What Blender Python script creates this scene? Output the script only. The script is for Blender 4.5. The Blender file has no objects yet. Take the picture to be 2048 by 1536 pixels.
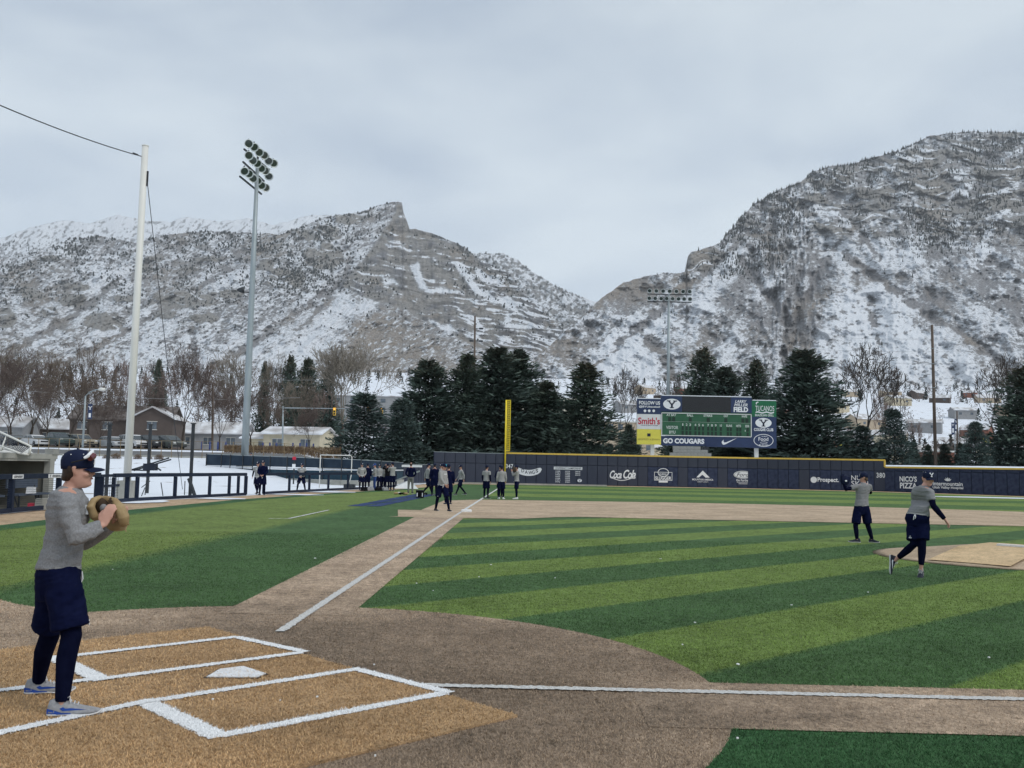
import bpy, math, random
import numpy as np
from mathutils import Vector, Matrix
random.seed(7); RNG = np.random.default_rng(11)
SC = bpy.context.scene
COL = SC.collection
# ------------------------------------------------------------ camera
FPX, PITCH, ROLL, EYE = 1894.5, 0.0879, 0.0193, 1.758      # focal length in pixels of the 2048 wide photo
_fw = np.array([0, math.cos(PITCH), math.sin(PITCH)]); _r = np.array([1., 0, 0]); _u = np.cross(_r, _fw)
_r2 = _r*math.cos(ROLL)+_u*math.sin(ROLL); _u2 = -_r*math.sin(ROLL)+_u*math.cos(ROLL)
cam = bpy.data.objects.new('camera', bpy.data.cameras.new('camera')); COL.objects.link(cam)
cam.matrix_world = Matrix(((_r2[0], _u2[0], -_fw[0], 0), (_r2[1], _u2[1], -_fw[1], 0), (_r2[2], _u2[2], -_fw[2], EYE), (0, 0, 0, 1)))
cam.data.sensor_width = 36; cam.data.lens = FPX/2048*36
cam.data.clip_start = 0.1; cam.data.clip_end = 30000
SC.camera = cam
# ------------------------------------------------------------ sky, sun, exposure
world = bpy.data.worlds.new('World'); SC.world = world; world.use_nodes = True
wt = world.node_tree; wt.nodes.clear()
def wn(t, **k):
    n = wt.nodes.new(t)
    for a, b in k.items(): setattr(n, a, b)
    return n
SUN_EL, SUN_AZ = math.radians(46), math.radians(122)
sky = wn('ShaderNodeTexSky', sky_type='NISHITA'); sky.sun_disc = False; sky.sun_elevation = SUN_EL; sky.sun_rotation = SUN_AZ
tc = wn('ShaderNodeTexCoord'); mp = wn('ShaderNodeMapping'); mp.inputs['Scale'].default_value = (1.0, 1.0, 2.6); mp.inputs['Rotation'].default_value=(0.1,0.25,0.3)
nz = wn('ShaderNodeTexNoise'); nz.inputs['Scale'].default_value = 2.6; nz.inputs['Detail'].default_value = 5; nz.inputs['Roughness'].default_value = 0.48; nz.inputs['Distortion'].default_value = 0.25
rmp = wn('ShaderNodeValToRGB'); rmp.color_ramp.elements[0].position = 0.40; rmp.color_ramp.elements[1].position = 0.62
rmp.color_ramp.elements[0].color = (5.35, 6.3, 7.5, 1); rmp.color_ramp.elements[1].color = (7.3, 8.2, 9.0, 1)
sep = wn('ShaderNodeSeparateXYZ'); hr = wn('ShaderNodeMapRange'); hr.inputs[1].default_value = 0.0; hr.inputs[2].default_value = 0.45; hr.inputs[3].default_value = 1.16; hr.inputs[4].default_value = 0.90
mul = wn('ShaderNodeMix', data_type='RGBA', blend_type='MULTIPLY'); mul.inputs[0].default_value = 1
mixn = wn('ShaderNodeMix', data_type='RGBA'); mixn.inputs[0].default_value = 0.96
bg = wn('ShaderNodeBackground'); bg.inputs['Strength'].default_value = 0.1
wo = wn('ShaderNodeOutputWorld')
L = wt.links.new
L(tc.outputs['Generated'], mp.inputs[0]); L(mp.outputs[0], nz.inputs[0]); L(nz.outputs[0], rmp.inputs[0])
L(tc.outputs['Generated'], sep.inputs[0]); L(sep.outputs[2], hr.inputs[0])
L(rmp.outputs[0], mul.inputs[6]); L(hr.outputs[0], mul.inputs[7])
L(sky.outputs[0], mixn.inputs[6]); L(mul.outputs[2], mixn.inputs[7]); L(mixn.outputs[2], bg.inputs[0]); L(bg.outputs[0], wo.inputs[0])
sun = bpy.data.objects.new('sun', bpy.data.lights.new('sun', 'SUN')); COL.objects.link(sun)
sun.data.energy = 1.5; sun.data.angle = math.radians(25); sun.data.color = (1, 0.97, 0.92)
# the sun stands high behind the clouds, to the right and a little behind the camera
sun.rotation_euler = (math.radians(90)-SUN_EL, 0, math.radians(58))
SC.view_settings.view_transform = 'Standard'; SC.view_settings.look = 'None'; SC.view_settings.gamma = 1
SC.view_settings.exposure = 0.06; SC.view_settings.use_curve_mapping = False
SC.render.engine = 'CYCLES'
SC.cycles.max_bounces = 6; SC.cycles.volume_bounces = 0; SC.cycles.transparent_max_bounces = 12

# ------------------------------------------------------------ helpers
def ray(x, y): return _fw+_r2*((x-1024)/FPX)+_u2*((768-y)/FPX)
def gnd(x, y, z=0.0):
    d = ray(x, y); t = (z-EYE)/d[2]; return (d[0]*t, d[1]*t)
def at(x, y, Y):
    """the point seen at photo pixel x, y at the distance Y ahead"""
    d = ray(x, y); t = Y/d[1]; return np.array([d[0]*t, Y, EYE+d[2]*t])
HOME = np.array([-2.40, 7.77]); TD = np.array([.0185, .9998]); FD = np.array([.9998, -.0185])
def fld(a, b):            # a along the first base line, b along the third base line
    p = HOME+FD*a+TD*b; return (float(p[0]), float(p[1]))
def tag(o, label=None, cat=None, group=None, kind=None):
    if label: o['label'] = label
    if cat: o['category'] = cat
    if group: o['group'] = group
    if kind: o['kind'] = kind
    return o
def empty(name, loc=(0, 0, 0), rz=0.0, label=None, cat=None, group=None):
    o = bpy.data.objects.new(name, None); COL.objects.link(o); o.location = loc; o.rotation_euler = (0, 0, rz)
    o.empty_display_size = 0.2
    return tag(o, label, cat, group)
def link(name, me, parent=None, loc=None):
    o = bpy.data.objects.new(name, me); COL.objects.link(o)
    if parent is not None: o.parent = parent
    if loc is not None: o.location = loc
    return o
def copy_tree(o, parent=None):
    c = o.copy(); COL.objects.link(c); c.parent = parent
    for ch in list(o.children): copy_tree(ch, c)
    return c
def rot2(x, y, a): return (x*math.cos(a)-y*math.sin(a), x*math.sin(a)+y*math.cos(a))

class MB:
    """collects simple shapes in one vertex / face list"""
    def __init__(s): s.v = []; s.f = []; s.m = []; s.mats = []; s.cur = 0
    def mat(s, m):
        if m not in s.mats: s.mats.append(m)
        s.cur = s.mats.index(m); return s
    def add(s, vs, fs):
        n = len(s.v); s.v += [tuple(map(float, q)) for q in vs]
        for f in fs: s.f.append(tuple(i+n for i in f)); s.m.append(s.cur)
        return s
    def box(s, c, d, rz=0.0, taper=1.0):
        x, y, z = [q/2 for q in d]; vs = []
        for k, t in ((-1, 1.0), (1, taper)):
            for a, b in ((-1, -1), (1, -1), (1, 1), (-1, 1)):
                px, py = rot2(a*x*t, b*y*t, rz); vs.append((c[0]+px, c[1]+py, c[2]+k*z))
        return s.add(vs, [(3, 2, 1, 0), (4, 5, 6, 7), (0, 1, 5, 4), (1, 2, 6, 5), (2, 3, 7, 6), (3, 0, 4, 7)])
    def bar(s, p, q, w, h=None, up=(0, 0, 1)):
        """box along p-q, w wide, h high"""
        h = h or w; p = Vector(p); q = Vector(q); d = (q-p)
        if d.length < 1e-9: return s
        d.normalize(); up = Vector(up)
        if abs(d.dot(up)) > .98: up = Vector((0, 1, 0))
        a = d.cross(up).normalized()*w/2; b = a.cross(d).normalized()*h/2
        vs = [p-a-b, p+a-b, p+a+b, p-a+b, q-a-b, q+a-b, q+a+b, q-a+b]
        return s.add(vs, [(0, 1, 2, 3), (7, 6, 5, 4), (1, 0, 4, 5), (2, 1, 5, 6), (3, 2, 6, 7), (0, 3, 7, 4)])
    def tube(s, pts, rs, n=8, cap=True, flat=1.0):
        pts = [Vector(p) for p in pts]
        if not hasattr(rs, '__len__'): rs = [rs]*len(pts)
        rings = []; prev = None
        for i, p in enumerate(pts):
            d = (pts[min(i+1, len(pts)-1)]-pts[max(i-1, 0)])
            if d.length < 1e-9: d = Vector((0, 0, 1))
            d.normalize()
            if prev is None:
                u = Vector((1, 0, 0)) if abs(d.x) < .9 else Vector((0, 1, 0))
            else: u = prev
            u = (u-d*u.dot(d)).normalized(); prev = u; w = d.cross(u)
            rings.append([p+(u*math.cos(2*math.pi*k/n)+w*math.sin(2*math.pi*k/n)*flat)*rs[i] for k in range(n)])
        return s.loft(rings, cap)
    def loft(s, rings, cap=True, closed=True):
        n = len(rings[0]); b = len(s.v); vs = [q for r in rings for q in r]; fs = []
        for i in range(len(rings)-1):
            for k in range(n if closed else n-1):
                k2 = (k+1) % n; fs.append((i*n+k, i*n+k2, (i+1)*n+k2, (i+1)*n+k))
        if cap: fs.append(tuple(reversed(range(n)))); fs.append(tuple((len(rings)-1)*n+k for k in range(n)))
        return s.add(vs, fs)
    def lathe(s, c, prof, n=16, axis='z'):
        rings = []
        for r, h in prof:
            ring = []
            for k in range(n):
                a = 2*math.pi*k/n; p = (r*math.cos(a), r*math.sin(a), h)
                if axis == 'y': p = (p[0], p[2], p[1])
                if axis == 'x': p = (p[2], p[0], p[1])
                ring.append((c[0]+p[0], c[1]+p[1], c[2]+p[2]))
            rings.append(ring)
        return s.loft(rings)
    def blob(s, c, r, n=10, m=7):
        """ellipsoid"""
        if not hasattr(r, '__len__'): r = (r, r, r)
        rings = []
        for i in range(m):
            t = math.pi*(i+.5)/m if m > 3 else math.pi*(i+.5)/m
            rings.append([(c[0]+r[0]*math.sin(t)*math.cos(2*math.pi*k/n), c[1]+r[1]*math.sin(t)*math.sin(2*math.pi*k/n), c[2]-r[2]*math.cos(t)) for k in range(n)])
        return s.loft(rings)
    def poly(s, pts, z0, z1=None):
        """flat polygon at z0, or prism from z0 up to z1"""
        n = len(pts)
        if z1 is None: return s.add([(x, y, z0) for x, y in pts], [tuple(range(n))])
        vs = [(x, y, z0) for x, y in pts]+[(x, y, z1) for x, y in pts]
        return s.add(vs, [tuple(reversed(range(n))), tuple(range(n, 2*n))]+[(i, (i+1) % n, n+(i+1) % n, n+i) for i in range(n)])
    def mesh(s, name, smooth=False, mat=None):
        me = bpy.data.meshes.new(name); me.from_pydata(s.v, [], s.f)
        ms = s.mats or ([mat] if mat else [])
        for m in ms: me.materials.append(m)
        if len(s.mats) > 1: me.polygons.foreach_set('material_index', s.m)
        if smooth: me.polygons.foreach_set('use_smooth', [True]*len(me.polygons))
        me.update(); return me
    def obj(s, name, mat=None, parent=None, smooth=False, loc=None):
        return link(name, s.mesh(name, smooth, mat), parent, loc)
def np_mesh(name, V, Fq, mat, smooth=False, attrs=None, tri=False, mats=None, mi=None):
    me = bpy.data.meshes.new(name); V = np.ascontiguousarray(V, dtype=np.float32); Fq = np.ascontiguousarray(Fq, dtype=np.int32)
    k = Fq.shape[1]
    me.vertices.add(len(V)); me.vertices.foreach_set('co', V.ravel())
    me.loops.add(Fq.size); me.loops.foreach_set('vertex_index', Fq.ravel())
    me.polygons.add(len(Fq)); me.polygons.foreach_set('loop_start', np.arange(0, Fq.size, k, dtype=np.int32))
    try: me.polygons.foreach_set('loop_total', np.full(len(Fq), k, dtype=np.int32))
    except Exception: pass
    for m in (mats or [mat]): me.materials.append(m)
    if mi is not None: me.polygons.foreach_set('material_index', np.ascontiguousarray(mi, dtype=np.int32))
    if smooth: me.polygons.foreach_set('use_smooth', np.ones(len(Fq), dtype=bool))
    if attrs:
        for an, arr in attrs.items():
            a = me.attributes.new(an, 'FLOAT_COLOR', 'POINT')
            buf = np.ones((len(V), 4), dtype=np.float32); buf[:, :3] = arr; a.data.foreach_set('color', buf.ravel())
    me.update(calc_edges=True); return me

# ------------------------------------------------------------ materials
def material(name):
    m = bpy.data.materials.new(name); m.use_nodes = True; nt = m.node_tree
    b = nt.nodes['Principled BSDF']; return m, nt, b
def simple(name, col, rough=.7, var=.15, scale=8.0, metal=0.0, bump=0.0, spec=.3, col2=None, stretch=(1, 1, 1), detail=4.0, sheen=0.0, emit=None):
    m, nt, b = material(name); N = nt.nodes.new; Lk = nt.links.new
    b.inputs['Roughness'].default_value = rough; b.inputs['Metallic'].default_value = metal; b.inputs['Specular IOR Level'].default_value = spec
    if sheen: b.inputs['Sheen Weight'].default_value = sheen
    t = N('ShaderNodeTexCoord'); mpn = N('ShaderNodeMapping'); mpn.inputs['Scale'].default_value = stretch
    Lk(t.outputs['Object'], mpn.inputs[0])
    n = N('ShaderNodeTexNoise'); n.inputs['Scale'].default_value = scale; n.inputs['Detail'].default_value = detail; Lk(mpn.outputs[0], n.inputs[0])
    r = N('ShaderNodeValToRGB'); c2 = col2 or tuple(min(1, c*(1+var)) for c in col); c1 = tuple(c*(1-var) for c in col) if not col2 else col
    r.color_ramp.elements[0].position = .32; r.color_ramp.elements[1].position = .68
    r.color_ramp.elements[0].color = (*c1, 1); r.color_ramp.elements[1].color = (*c2, 1)
    Lk(n.outputs[0], r.inputs[0]); Lk(r.outputs[0], b.inputs['Base Color'])
    if bump:
        bn = N('ShaderNodeBump'); bn.inputs['Strength'].default_value = bump; bn.inputs['Distance'].default_value = 0.02
        Lk(n.outputs[0], bn.inputs['Height']); Lk(bn.outputs[0], b.inputs['Normal'])
    if emit:
        b.inputs['Emission Color'].default_value = (*emit[0], 1); b.inputs['Emission Strength'].default_value = emit[1]
    return m
def attr_mat(name, attr='Col', rough=.95, bump=None, spec=.1, extra=0.0):
    m, nt, b = material(name); N = nt.nodes.new; Lk = nt.links.new
    a = N('ShaderNodeAttribute'); a.attribute_name = attr; b.inputs['Roughness'].default_value = rough; b.inputs['Specular IOR Level'].default_value = spec
    Lk(a.outputs['Color'], b.inputs['Base Color']); return m
# ============================================================ the playing field
def turf_mat(name, dark, light, stripe=None, fibre=(1.0, 1.0), wear=None):
    """artificial turf: stripes by field position, blade grain, faint wear"""
    m, nt, b = material(name); N = nt.nodes.new; Lk = nt.links.new
    b.inputs['Roughness'].default_value = .8; b.inputs['Specular IOR Level'].default_value = .12
    g = N('ShaderNodeNewGeometry'); sp = N('ShaderNodeSeparateXYZ'); Lk(g.outputs['Position'], sp.inputs[0])
    def noise(scale, detail=3.0, rough=.6, sx=1, sy=1):
        mpn = N('ShaderNodeMapping'); mpn.inputs['Scale'].default_value = (sx, sy, 1); Lk(g.outputs['Position'], mpn.inputs[0])
        n = N('ShaderNodeTexNoise'); n.inputs['Scale'].default_value = scale; n.inputs['Detail'].default_value = detail; n.inputs['Roughness'].default_value = rough
        Lk(mpn.outputs[0], n.inputs[0]); return n.outputs[0]
    def mth(op, a, c, clamp=False):
        x = N('ShaderNodeMath'); x.operation = op; x.use_clamp = clamp
        for i, q in enumerate((a, c)):
            if isinstance(q, (int, float)): x.inputs[i].default_value = q
            elif q is not None: Lk(q, x.inputs[i])
        return x.outputs[0]
    if stripe:
        nx, ny, off, width = stripe
        s_ = mth('ADD', mth('MULTIPLY', sp.outputs[0], nx), mth('MULTIPLY', sp.outputs[1], ny))
        s_ = mth('DIVIDE', mth('SUBTRACT', s_, off), width*2)
        jit = mth('MULTIPLY', mth('SUBTRACT', noise(9, 4, .7), .5), .09)
        s_ = mth('ADD', s_, jit)
        fr = mth('SUBTRACT', mth('FRACT', s_, None), .5)       # below 0: dark, above 0: light
        d = mth('MULTIPLY', mth('SUBTRACT', .25, mth('ABSOLUTE', mth('SUBTRACT', mth('ABSOLUTE', fr, None), .25), None)), 1.0)
        sg = mth('MULTIPLY', mth('MULTIPLY', d, mth('SIGN', fr, None)), 26)
        fac = mth('ADD', sg, .5, True)
    else: fac = None
    mixc = N('ShaderNodeMix'); mixc.data_type = 'RGBA'; mixc.inputs[6].default_value = (*dark, 1); mixc.inputs[7].default_value = (*light, 1)
    if fac is not None: Lk(fac, mixc.inputs[0])
    else:
        w = N('ShaderNodeMapRange'); w.inputs[1].default_value = .35; w.inputs[2].default_value = .68; Lk(noise(.55, 4, .6), w.inputs[0]); Lk(w.outputs[0], mixc.inputs[0])
    # grain of the blades: fine, middle and broad
    f1 = noise(150, 2, .7); f2 = noise(34, 4, .75, 1.0, .55); f3 = noise(5.5, 4, .65); f4 = noise(.7, 3, .6)
    gsum = mth('ADD', mth('ADD', mth('MULTIPLY', mth('SUBTRACT', f1, .5), 1.1*fibre[0]), mth('MULTIPLY', mth('SUBTRACT', f2, .5), 2.6*fibre[0])),
               mth('ADD', mth('MULTIPLY', mth('SUBTRACT', f3, .5), 1.7*fibre[1]), mth('MULTIPLY', mth('SUBTRACT', f4, .5), .95*fibre[1])))
    gain = mth('MAXIMUM', mth('ADD', gsum, 1.0), .25)
    if wear:      # damp trodden ground round the plate
        cx_, cy_, r0, r1, lo = wear; dx = mth('SUBTRACT', sp.outputs[0], cx_); dy = mth('SUBTRACT', sp.outputs[1], cy_)
        rr = mth('ADD', mth('SQRT', mth('ADD', mth('MULTIPLY', dx, dx), mth('MULTIPLY', mth('MULTIPLY', dy, dy), 1.0)), None), mth('MULTIPLY', mth('SUBTRACT', f4, .5), 5.0))
        w2 = N('ShaderNodeMapRange'); w2.interpolation_type = 'SMOOTHSTEP'; w2.inputs[1].default_value = r0; w2.inputs[2].default_value = r1; w2.inputs[3].default_value = lo; w2.inputs[4].default_value = 1; Lk(rr, w2.inputs[0]); gain = mth('MULTIPLY', gain, w2.outputs[0])
    mu = N('ShaderNodeMix'); mu.data_type = 'RGBA'; mu.blend_type = 'MULTIPLY'; mu.inputs[0].default_value = 1
    Lk(mixc.outputs[2], mu.inputs[6]); Lk(gain, mu.inputs[7]); Lk(mu.outputs[2], b.inputs['Base Color'])
    bn = N('ShaderNodeBump'); bn.inputs['Strength'].default_value = .9; bn.inputs['Distance'].default_value = .02
    Lk(mth('ADD', mth('MULTIPLY', f1, .5), f2), bn.inputs['Height']); Lk(bn.outputs[0], b.inputs['Normal'])
    return m
G_DARK, G_LIGHT = (.068, .128, .048), (.152, .218, .058)
M_in = turf_mat('infield_turf', G_DARK, G_LIGHT, (-.686, .728, 3.34, 1.61))
M_out = turf_mat('outfield_turf', (.080, .145, .045), (.160, .225, .058), (.0185, .9998, 51.6, 6.6))
M_foul = turf_mat('foul_turf', G_DARK, (.150, .205, .056), (1, -.0185, -18.5, 5.75))
M_edge = turf_mat('edge_turf', (.042, .105, .042), (.055, .125, .048))
M_skin = turf_mat('clay_coloured_turf', (.35, .26, .185), (.50, .375, .27), None, (1.0, .9), (-1.2, 8.2, 1.4, 5.4, .56))
M_skin_far = turf_mat('clay_turf_infield', (.42, .315, .215), (.54, .41, .29), None, (.5, .6))
M_home = M_skin
M_tan = turf_mat('tan_turf', (.35, .22, .115), (.49, .325, .18), None, (.9, .7))
M_mound = turf_mat('mound_tan', (.58, .41, .23), (.68, .50, .30), None, (.4, .5))
M_track = turf_mat('warning_track', (.42, .29, .18), (.54, .39, .26), None, (.5, .8))
M_chalk = simple('painted_fibre_white', (.62, .62, .62), .9, .2, 60, bump=.4, col2=(.84, .84, .83))
M_chalk_old = simple('worn_painted_fibre', (.40, .39, .37), .9, .2, 45, bump=.4, col2=(.66, .65, .62))
M_chalk_far = simple('painted_line_white', (.6, .6, .57), .9, .12, 10)
M_snow, nt, b = material('snow'); N = nt.nodes.new
b.inputs['Roughness'].default_value = .7; b.inputs['Specular IOR Level'].default_value = .2
g_ = N('ShaderNodeNewGeometry'); n_ = N('ShaderNodeTexNoise'); n_.inputs['Scale'].default_value = .35; n_.inputs['Detail'].default_value = 8; n_.inputs['Roughness'].default_value = .62
r_ = N('ShaderNodeValToRGB'); r_.color_ramp.elements[0].position = .30; r_.color_ramp.elements[0].color = (.20, .155, .115, 1)
r_.color_ramp.elements[1].position = .40; r_.color_ramp.elements[1].color = (.78, .81, .86, 1)
nt.links.new(g_.outputs['Position'], n_.inputs[0]); nt.links.new(n_.outputs[0], r_.inputs[0]); nt.links.new(r_.outputs[0], b.inputs['Base Color'])
bn = N('ShaderNodeBump'); bn.inputs['Distance'].default_value = .3; nt.links.new(n_.outputs[0], bn.inputs['Height']); nt.links.new(bn.outputs[0], b.inputs['Normal'])

def sheet(name, pts, z, mat, th=None):
    m = MB(); m.poly(pts, z-(th or .0), z if th else None) if th else m.poly(pts, z)
    o = m.obj(name, mat); return tag(o, kind='structure')
def arc(c, r, a0, a1, n=48): return [(c[0]+r*math.cos(math.radians(a0+(a1-a0)*i/n)), c[1]+r*math.sin(math.radians(a0+(a1-a0)*i/n))) for i in range(n+1)]

# the land all around (one sheet to the horizon, rising behind the fences to the foot of the mountains)
def land_z(x, y):
    """height of the land outside the playing field"""
    x = np.asarray(x, float); y = np.asarray(y, float)
    z = np.zeros(np.broadcast(x, y).shape)
    sst = lambda t: np.clip(t, 0, 1)**2*(3-2*np.clip(t, 0, 1))
    left = sst((-14-x)/10.0)*sst((y-70)/45.0)*3.1          # bank up to the road on the left
    left += sst((-10-x)/20.0)*sst((y-150)/150.0)*5
    wall_y = np.interp(x, [-8, -.5, 25, 38, 48, 70], [98, 101.6, 104, 100, 90, 70])
    back = sst((y-wall_y-2)/12.0)*2.9*sst((x+18)/16.0)
    far = np.clip((y-200)/1500.0, 0, 1)*160*sst((y-150)/500.0)
    return np.maximum(left, back)+far
gx = np.concatenate([np.linspace(-6500, -400, 40), np.linspace(-380, -90, 30), np.linspace(-88, 90, 140), np.linspace(95, 380, 30), np.linspace(400, 6500, 40)])
gy = np.concatenate([np.linspace(-60, 60, 30), np.linspace(62, 260, 140), np.linspace(265, 1000, 60), np.linspace(1050, 6000, 40)])
GX, GY = np.meshgrid(gx, gy); GZ = land_z(GX, GY)
GZ = GZ-.02-.10*((GX > -13)&(GX < 80)&(GY < 60))
V = np.stack([GX.ravel(), GY.ravel(), GZ.ravel()], 1); nx, ny = len(gx), len(gy)
I, J = np.meshgrid(np.arange(nx-1), np.arange(ny-1)); a_ = (J*nx+I).ravel(); Q = np.stack([a_, a_+1, a_+nx+1, a_+nx], 1)
tag(link('ground', np_mesh('ground', V, Q, M_snow, True)), kind='structure')
def ground_under(x, y): return float(land_z(x, y))-.02

Z1, Z2, Z3, Z4 = .004, .008, .012, .016
# turf sheets, each butting against its neighbour
track_edge = [(-13.1, -6), (-13.25, 25), (-13.45, 34), (-12.8, 45), (-11.3, 55), (-10.0, 61), (-7.9, 71), (-6.6, 80), (-5.6, 90), (-5.2, 95.5)]
fence_line = [(-15.2, 6), (-15.6, 22), (-15.75, 29.4), (-16.1, 40), (-13.9, 50), (-12.7, 57.5), (-11.0, 65.6), (-9.3, 75), (-8.4, 84), (-7.9, 98)]
wallp = [(-7.9, 98), (-.55, 101.6), (25.9, 104), (39.4, 100), (48.2, 90), (58, 78)]
wt_in = [(-5.2, 95.5), (-.5, 97.2), (26, 99.6), (37.5, 96), (46.0, 86.4), (57, 73), (70, 50)]
sheet('warning_track', [(-40, -6)]+[(-40, 20)]+[(-15.9, 20)]+[(x-.15, y) for x, y in fence_line[1:]]+[(x, y+.1) for x, y in wallp[1:]]+[(90, 30), (90, -6)], 0.0, M_track)
sheet('outfield_turf', [fld(0, 40.3), fld(0, 88)]+wt_in[1:]+[(60, 30), (45, 30)]+arc((10.8, 20.6), 31.7, 12, 100, 40), Z1, M_out)
sheet('foul_turf', track_edge+[fld(0, 88)]+[fld(0, 40.3), fld(-1.5, 40.3), fld(-1.25, 24.7), fld(-.9, 4.05)]+arc(HOME, 4.1, 102.5, 128, 12)+[(-5.9, 11.6), (-6.3, 11.94), (-8, 12.6), (-9.6, 12.2), (-9.8, -6)], Z1, M_foul)
sheet('turf_border_strip', track_edge+[(x+.95, y) for x, y in reversed(track_edge[:7])], Z2, M_edge)
sheet('infield_turf', [fld(.45, 4.05)]+[fld(.38, 24.7), fld(2.2, 25.0), fld(3.6, 26.6), fld(4.4, 27.15), fld(8, 26.9), fld(27, 26.9), fld(27, .35)]+[fld(4.08, .35)]+arc(HOME, 4.1, 4, 82.6, 30), Z1, M_in)
sheet('side_turf', [fld(4.0, -1.05), fld(30, -1.05), fld(30, -14), fld(-1, -14)]+arc(HOME, 4.1, -82, -16, 26), Z1, M_edge)
sheet('home_circle', arc(HOME, 4.104, 0, 360, 90)[:-1], Z2, M_home)
sheet('on_deck_path', [fld(-1.2, 3.6)]+arc(HOME, 4.098, 100, 128, 12)+[(-5.9, 11.6), (-6.3, 11.94), (-8, 12.6), (-9.6, 12.2), (-9.8, -6), (-1, -6)], Z1-.0005, M_home)
sheet('third_base_path', [fld(-1.0, 3.4), fld(.50, 3.4), fld(.38, 24.9), fld(-1.3, 24.9)], Z3, M_skin)
sheet('first_base_path', [fld(3.4, .352), fld(30, .352), fld(30, -1.052), fld(3.4, -1.052)], Z3, M_skin)
sheet('infield_skin', [fld(-2.2, 24.8), fld(.37, 24.8), fld(2.2, 25.0), fld(3.6, 26.6), fld(4.4, 27.15), fld(8, 26.9), fld(45, 26.9), (45, 30)]+arc((10.8, 20.6), 31.75, 18, 100, 40)[:]+[(-1.6, 51), (-3.35, 48.4), (-3.5, 37.7), (-4.4, 37.6), fld(-1.9, 25.1)], Z4, M_skin_far)
# mound: a low cone with the tan table on it
MC = (10.9, 20.7); mb = MB(); rings = []
for r, h in ((2.85, .010), (2.6, .035), (2.0, .11), (1.3, .20), (.9, .25), (.05, .255)): rings.append([(MC[0]+r*math.cos(k*math.pi/24), MC[1]+r*math.sin(k*math.pi/24), h) for k in range(48)])
mb.loft(rings); tag(mb.obj('pitching_mound', M_skin_far, smooth=True), kind='structure')
mb = MB(); d45 = np.array([-.72, -.694]); n45 = np.array([.694, -.72]); vs = []
for s_, hz in ((2.52, .058), (1.55, .182), (.9, .262), (-.9, .264)):
    for w_ in (-.78, .78): p = np.array(MC)+d45*s_+n45*w_; vs.append((p[0], p[1], hz))
mb.add(vs, [(0, 1, 3, 2), (2, 3, 5, 4), (4, 5, 7, 6)]); tag(mb.obj('mound_landing_strip', M_mound), kind='structure')
mb = MB(); mb.box((MC[0], MC[1], .285), (.61, .15, .04), math.radians(-46)); tag(mb.obj('pitching_rubber', M_chalk), 'white pitching rubber on top of the tan mound at the right edge', 'pitching rubber')

# tan box round home plate with the painted lines
tanp = [gnd(1035, 1437), gnd(415, 1258), gnd(0, 1293)]
dv = np.array(tanp[0])-np.array(gnd(620, 1536)); dv /= np.linalg.norm(dv)
pA = np.array(tanp[0]); ex = np.array(tanp[0])-np.array(tanp[1])
tan_poly = [tuple(pA), tuple(tanp[1]), tuple(np.array(tanp[1])-dv*5.2), tuple(pA-dv*5.2)]
mb = MB(); mb.poly(tan_poly, .006, .026); tag(mb.obj('home_plate_turf', M_tan), kind='structure')
def ragged(m, p, q, w, z, step=.012, amp=.007, th=.004):
    """a line of painted fibres with an uneven edge, raised a little"""
    p = np.array(p); q = np.array(q); d = q-p; L_ = np.linalg.norm(d); d /= L_; n = np.array([-d[1], d[0]]); k = max(2, int(L_/step))
    t = np.linspace(0, L_, k+1); a = w/2+RNG.normal(0, amp, k+1); c = w/2+RNG.normal(0, amp, k+1)
    A = p+d*t[:, None]+n*a[:, None]; B = p+d*t[:, None]-n*c[:, None]; zz = z+RNG.uniform(0, th, k+1)
    vs = [(*A[i], z+float(RNG.uniform(0, th))) for i in range(k+1)]+[(*B[i], z+float(RNG.uniform(0, th))) for i in range(k+1)]
    m.add(vs, [(i, i+1, k+2+i, k+1+i) for i in range(k)])
def gp(*a): return [gnd(*q) for q in a]
ZL = .030
mb = MB()
near = dict(a=gnd(890, 1392), b=gnd(440, 1478), c=gnd(298, 1413), d=gnd(708, 1347))
far = dict(a=gnd(603, 1311), b=gnd(470, 1280), c=gnd(112, 1320), d=gnd(205, 1365))
k = .0006
for i, (p, q, w) in enumerate([((890, 1394), (437, 1481), .11), ((440, 1484), (288, 1411), .15), ((275, 1415), (716, 1345), .10), ((706, 1344), (900, 1394), .10),
              ((470, 1280), (612, 1311), .10), ((603, 1312), (195, 1367), .10), ((118, 1322), (476, 1280), .10), ((103, 1320), (206, 1369), .15),
              ((305, 1409), (-260, 1533), .10), ((212, 1364), (-200, 1414), .10)]):
    ragged(mb, gnd(*p), gnd(*q), w, ZL+i*k)
tag(mb.obj('batters_box_lines', M_chalk), kind='structure')
mb = MB(); ragged(mb, fld(0, 2.25), fld(0, 30.0), .105, ZL-.012, .02); mb2 = MB()
tag(mb.obj('third_base_line', M_chalk_old), kind='structure')
mb = MB(); ragged(mb, fld(1.72, 0), fld(28, 0), .105, ZL-.012, .02); tag(mb.obj('first_base_line', M_chalk_old), kind='structure')
mb = MB(); ragged(mb, fld(0, 30.0), fld(0.2, 91.5), .13, ZL-.010, .3, .01); tag(mb.obj('left_field_line', M_chalk_far), kind='structure')
mb = MB(); p0, p1, p2 = gnd(537, 1038), gnd(578, 1038), gnd(657, 1021)
ragged(mb, p0, p1, .10, .016, .1, .005); ragged(mb, p1, p2, .10, .017, .1, .005); tag(mb.obj('coaching_box_line', M_chalk_far), kind='structure')
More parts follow.
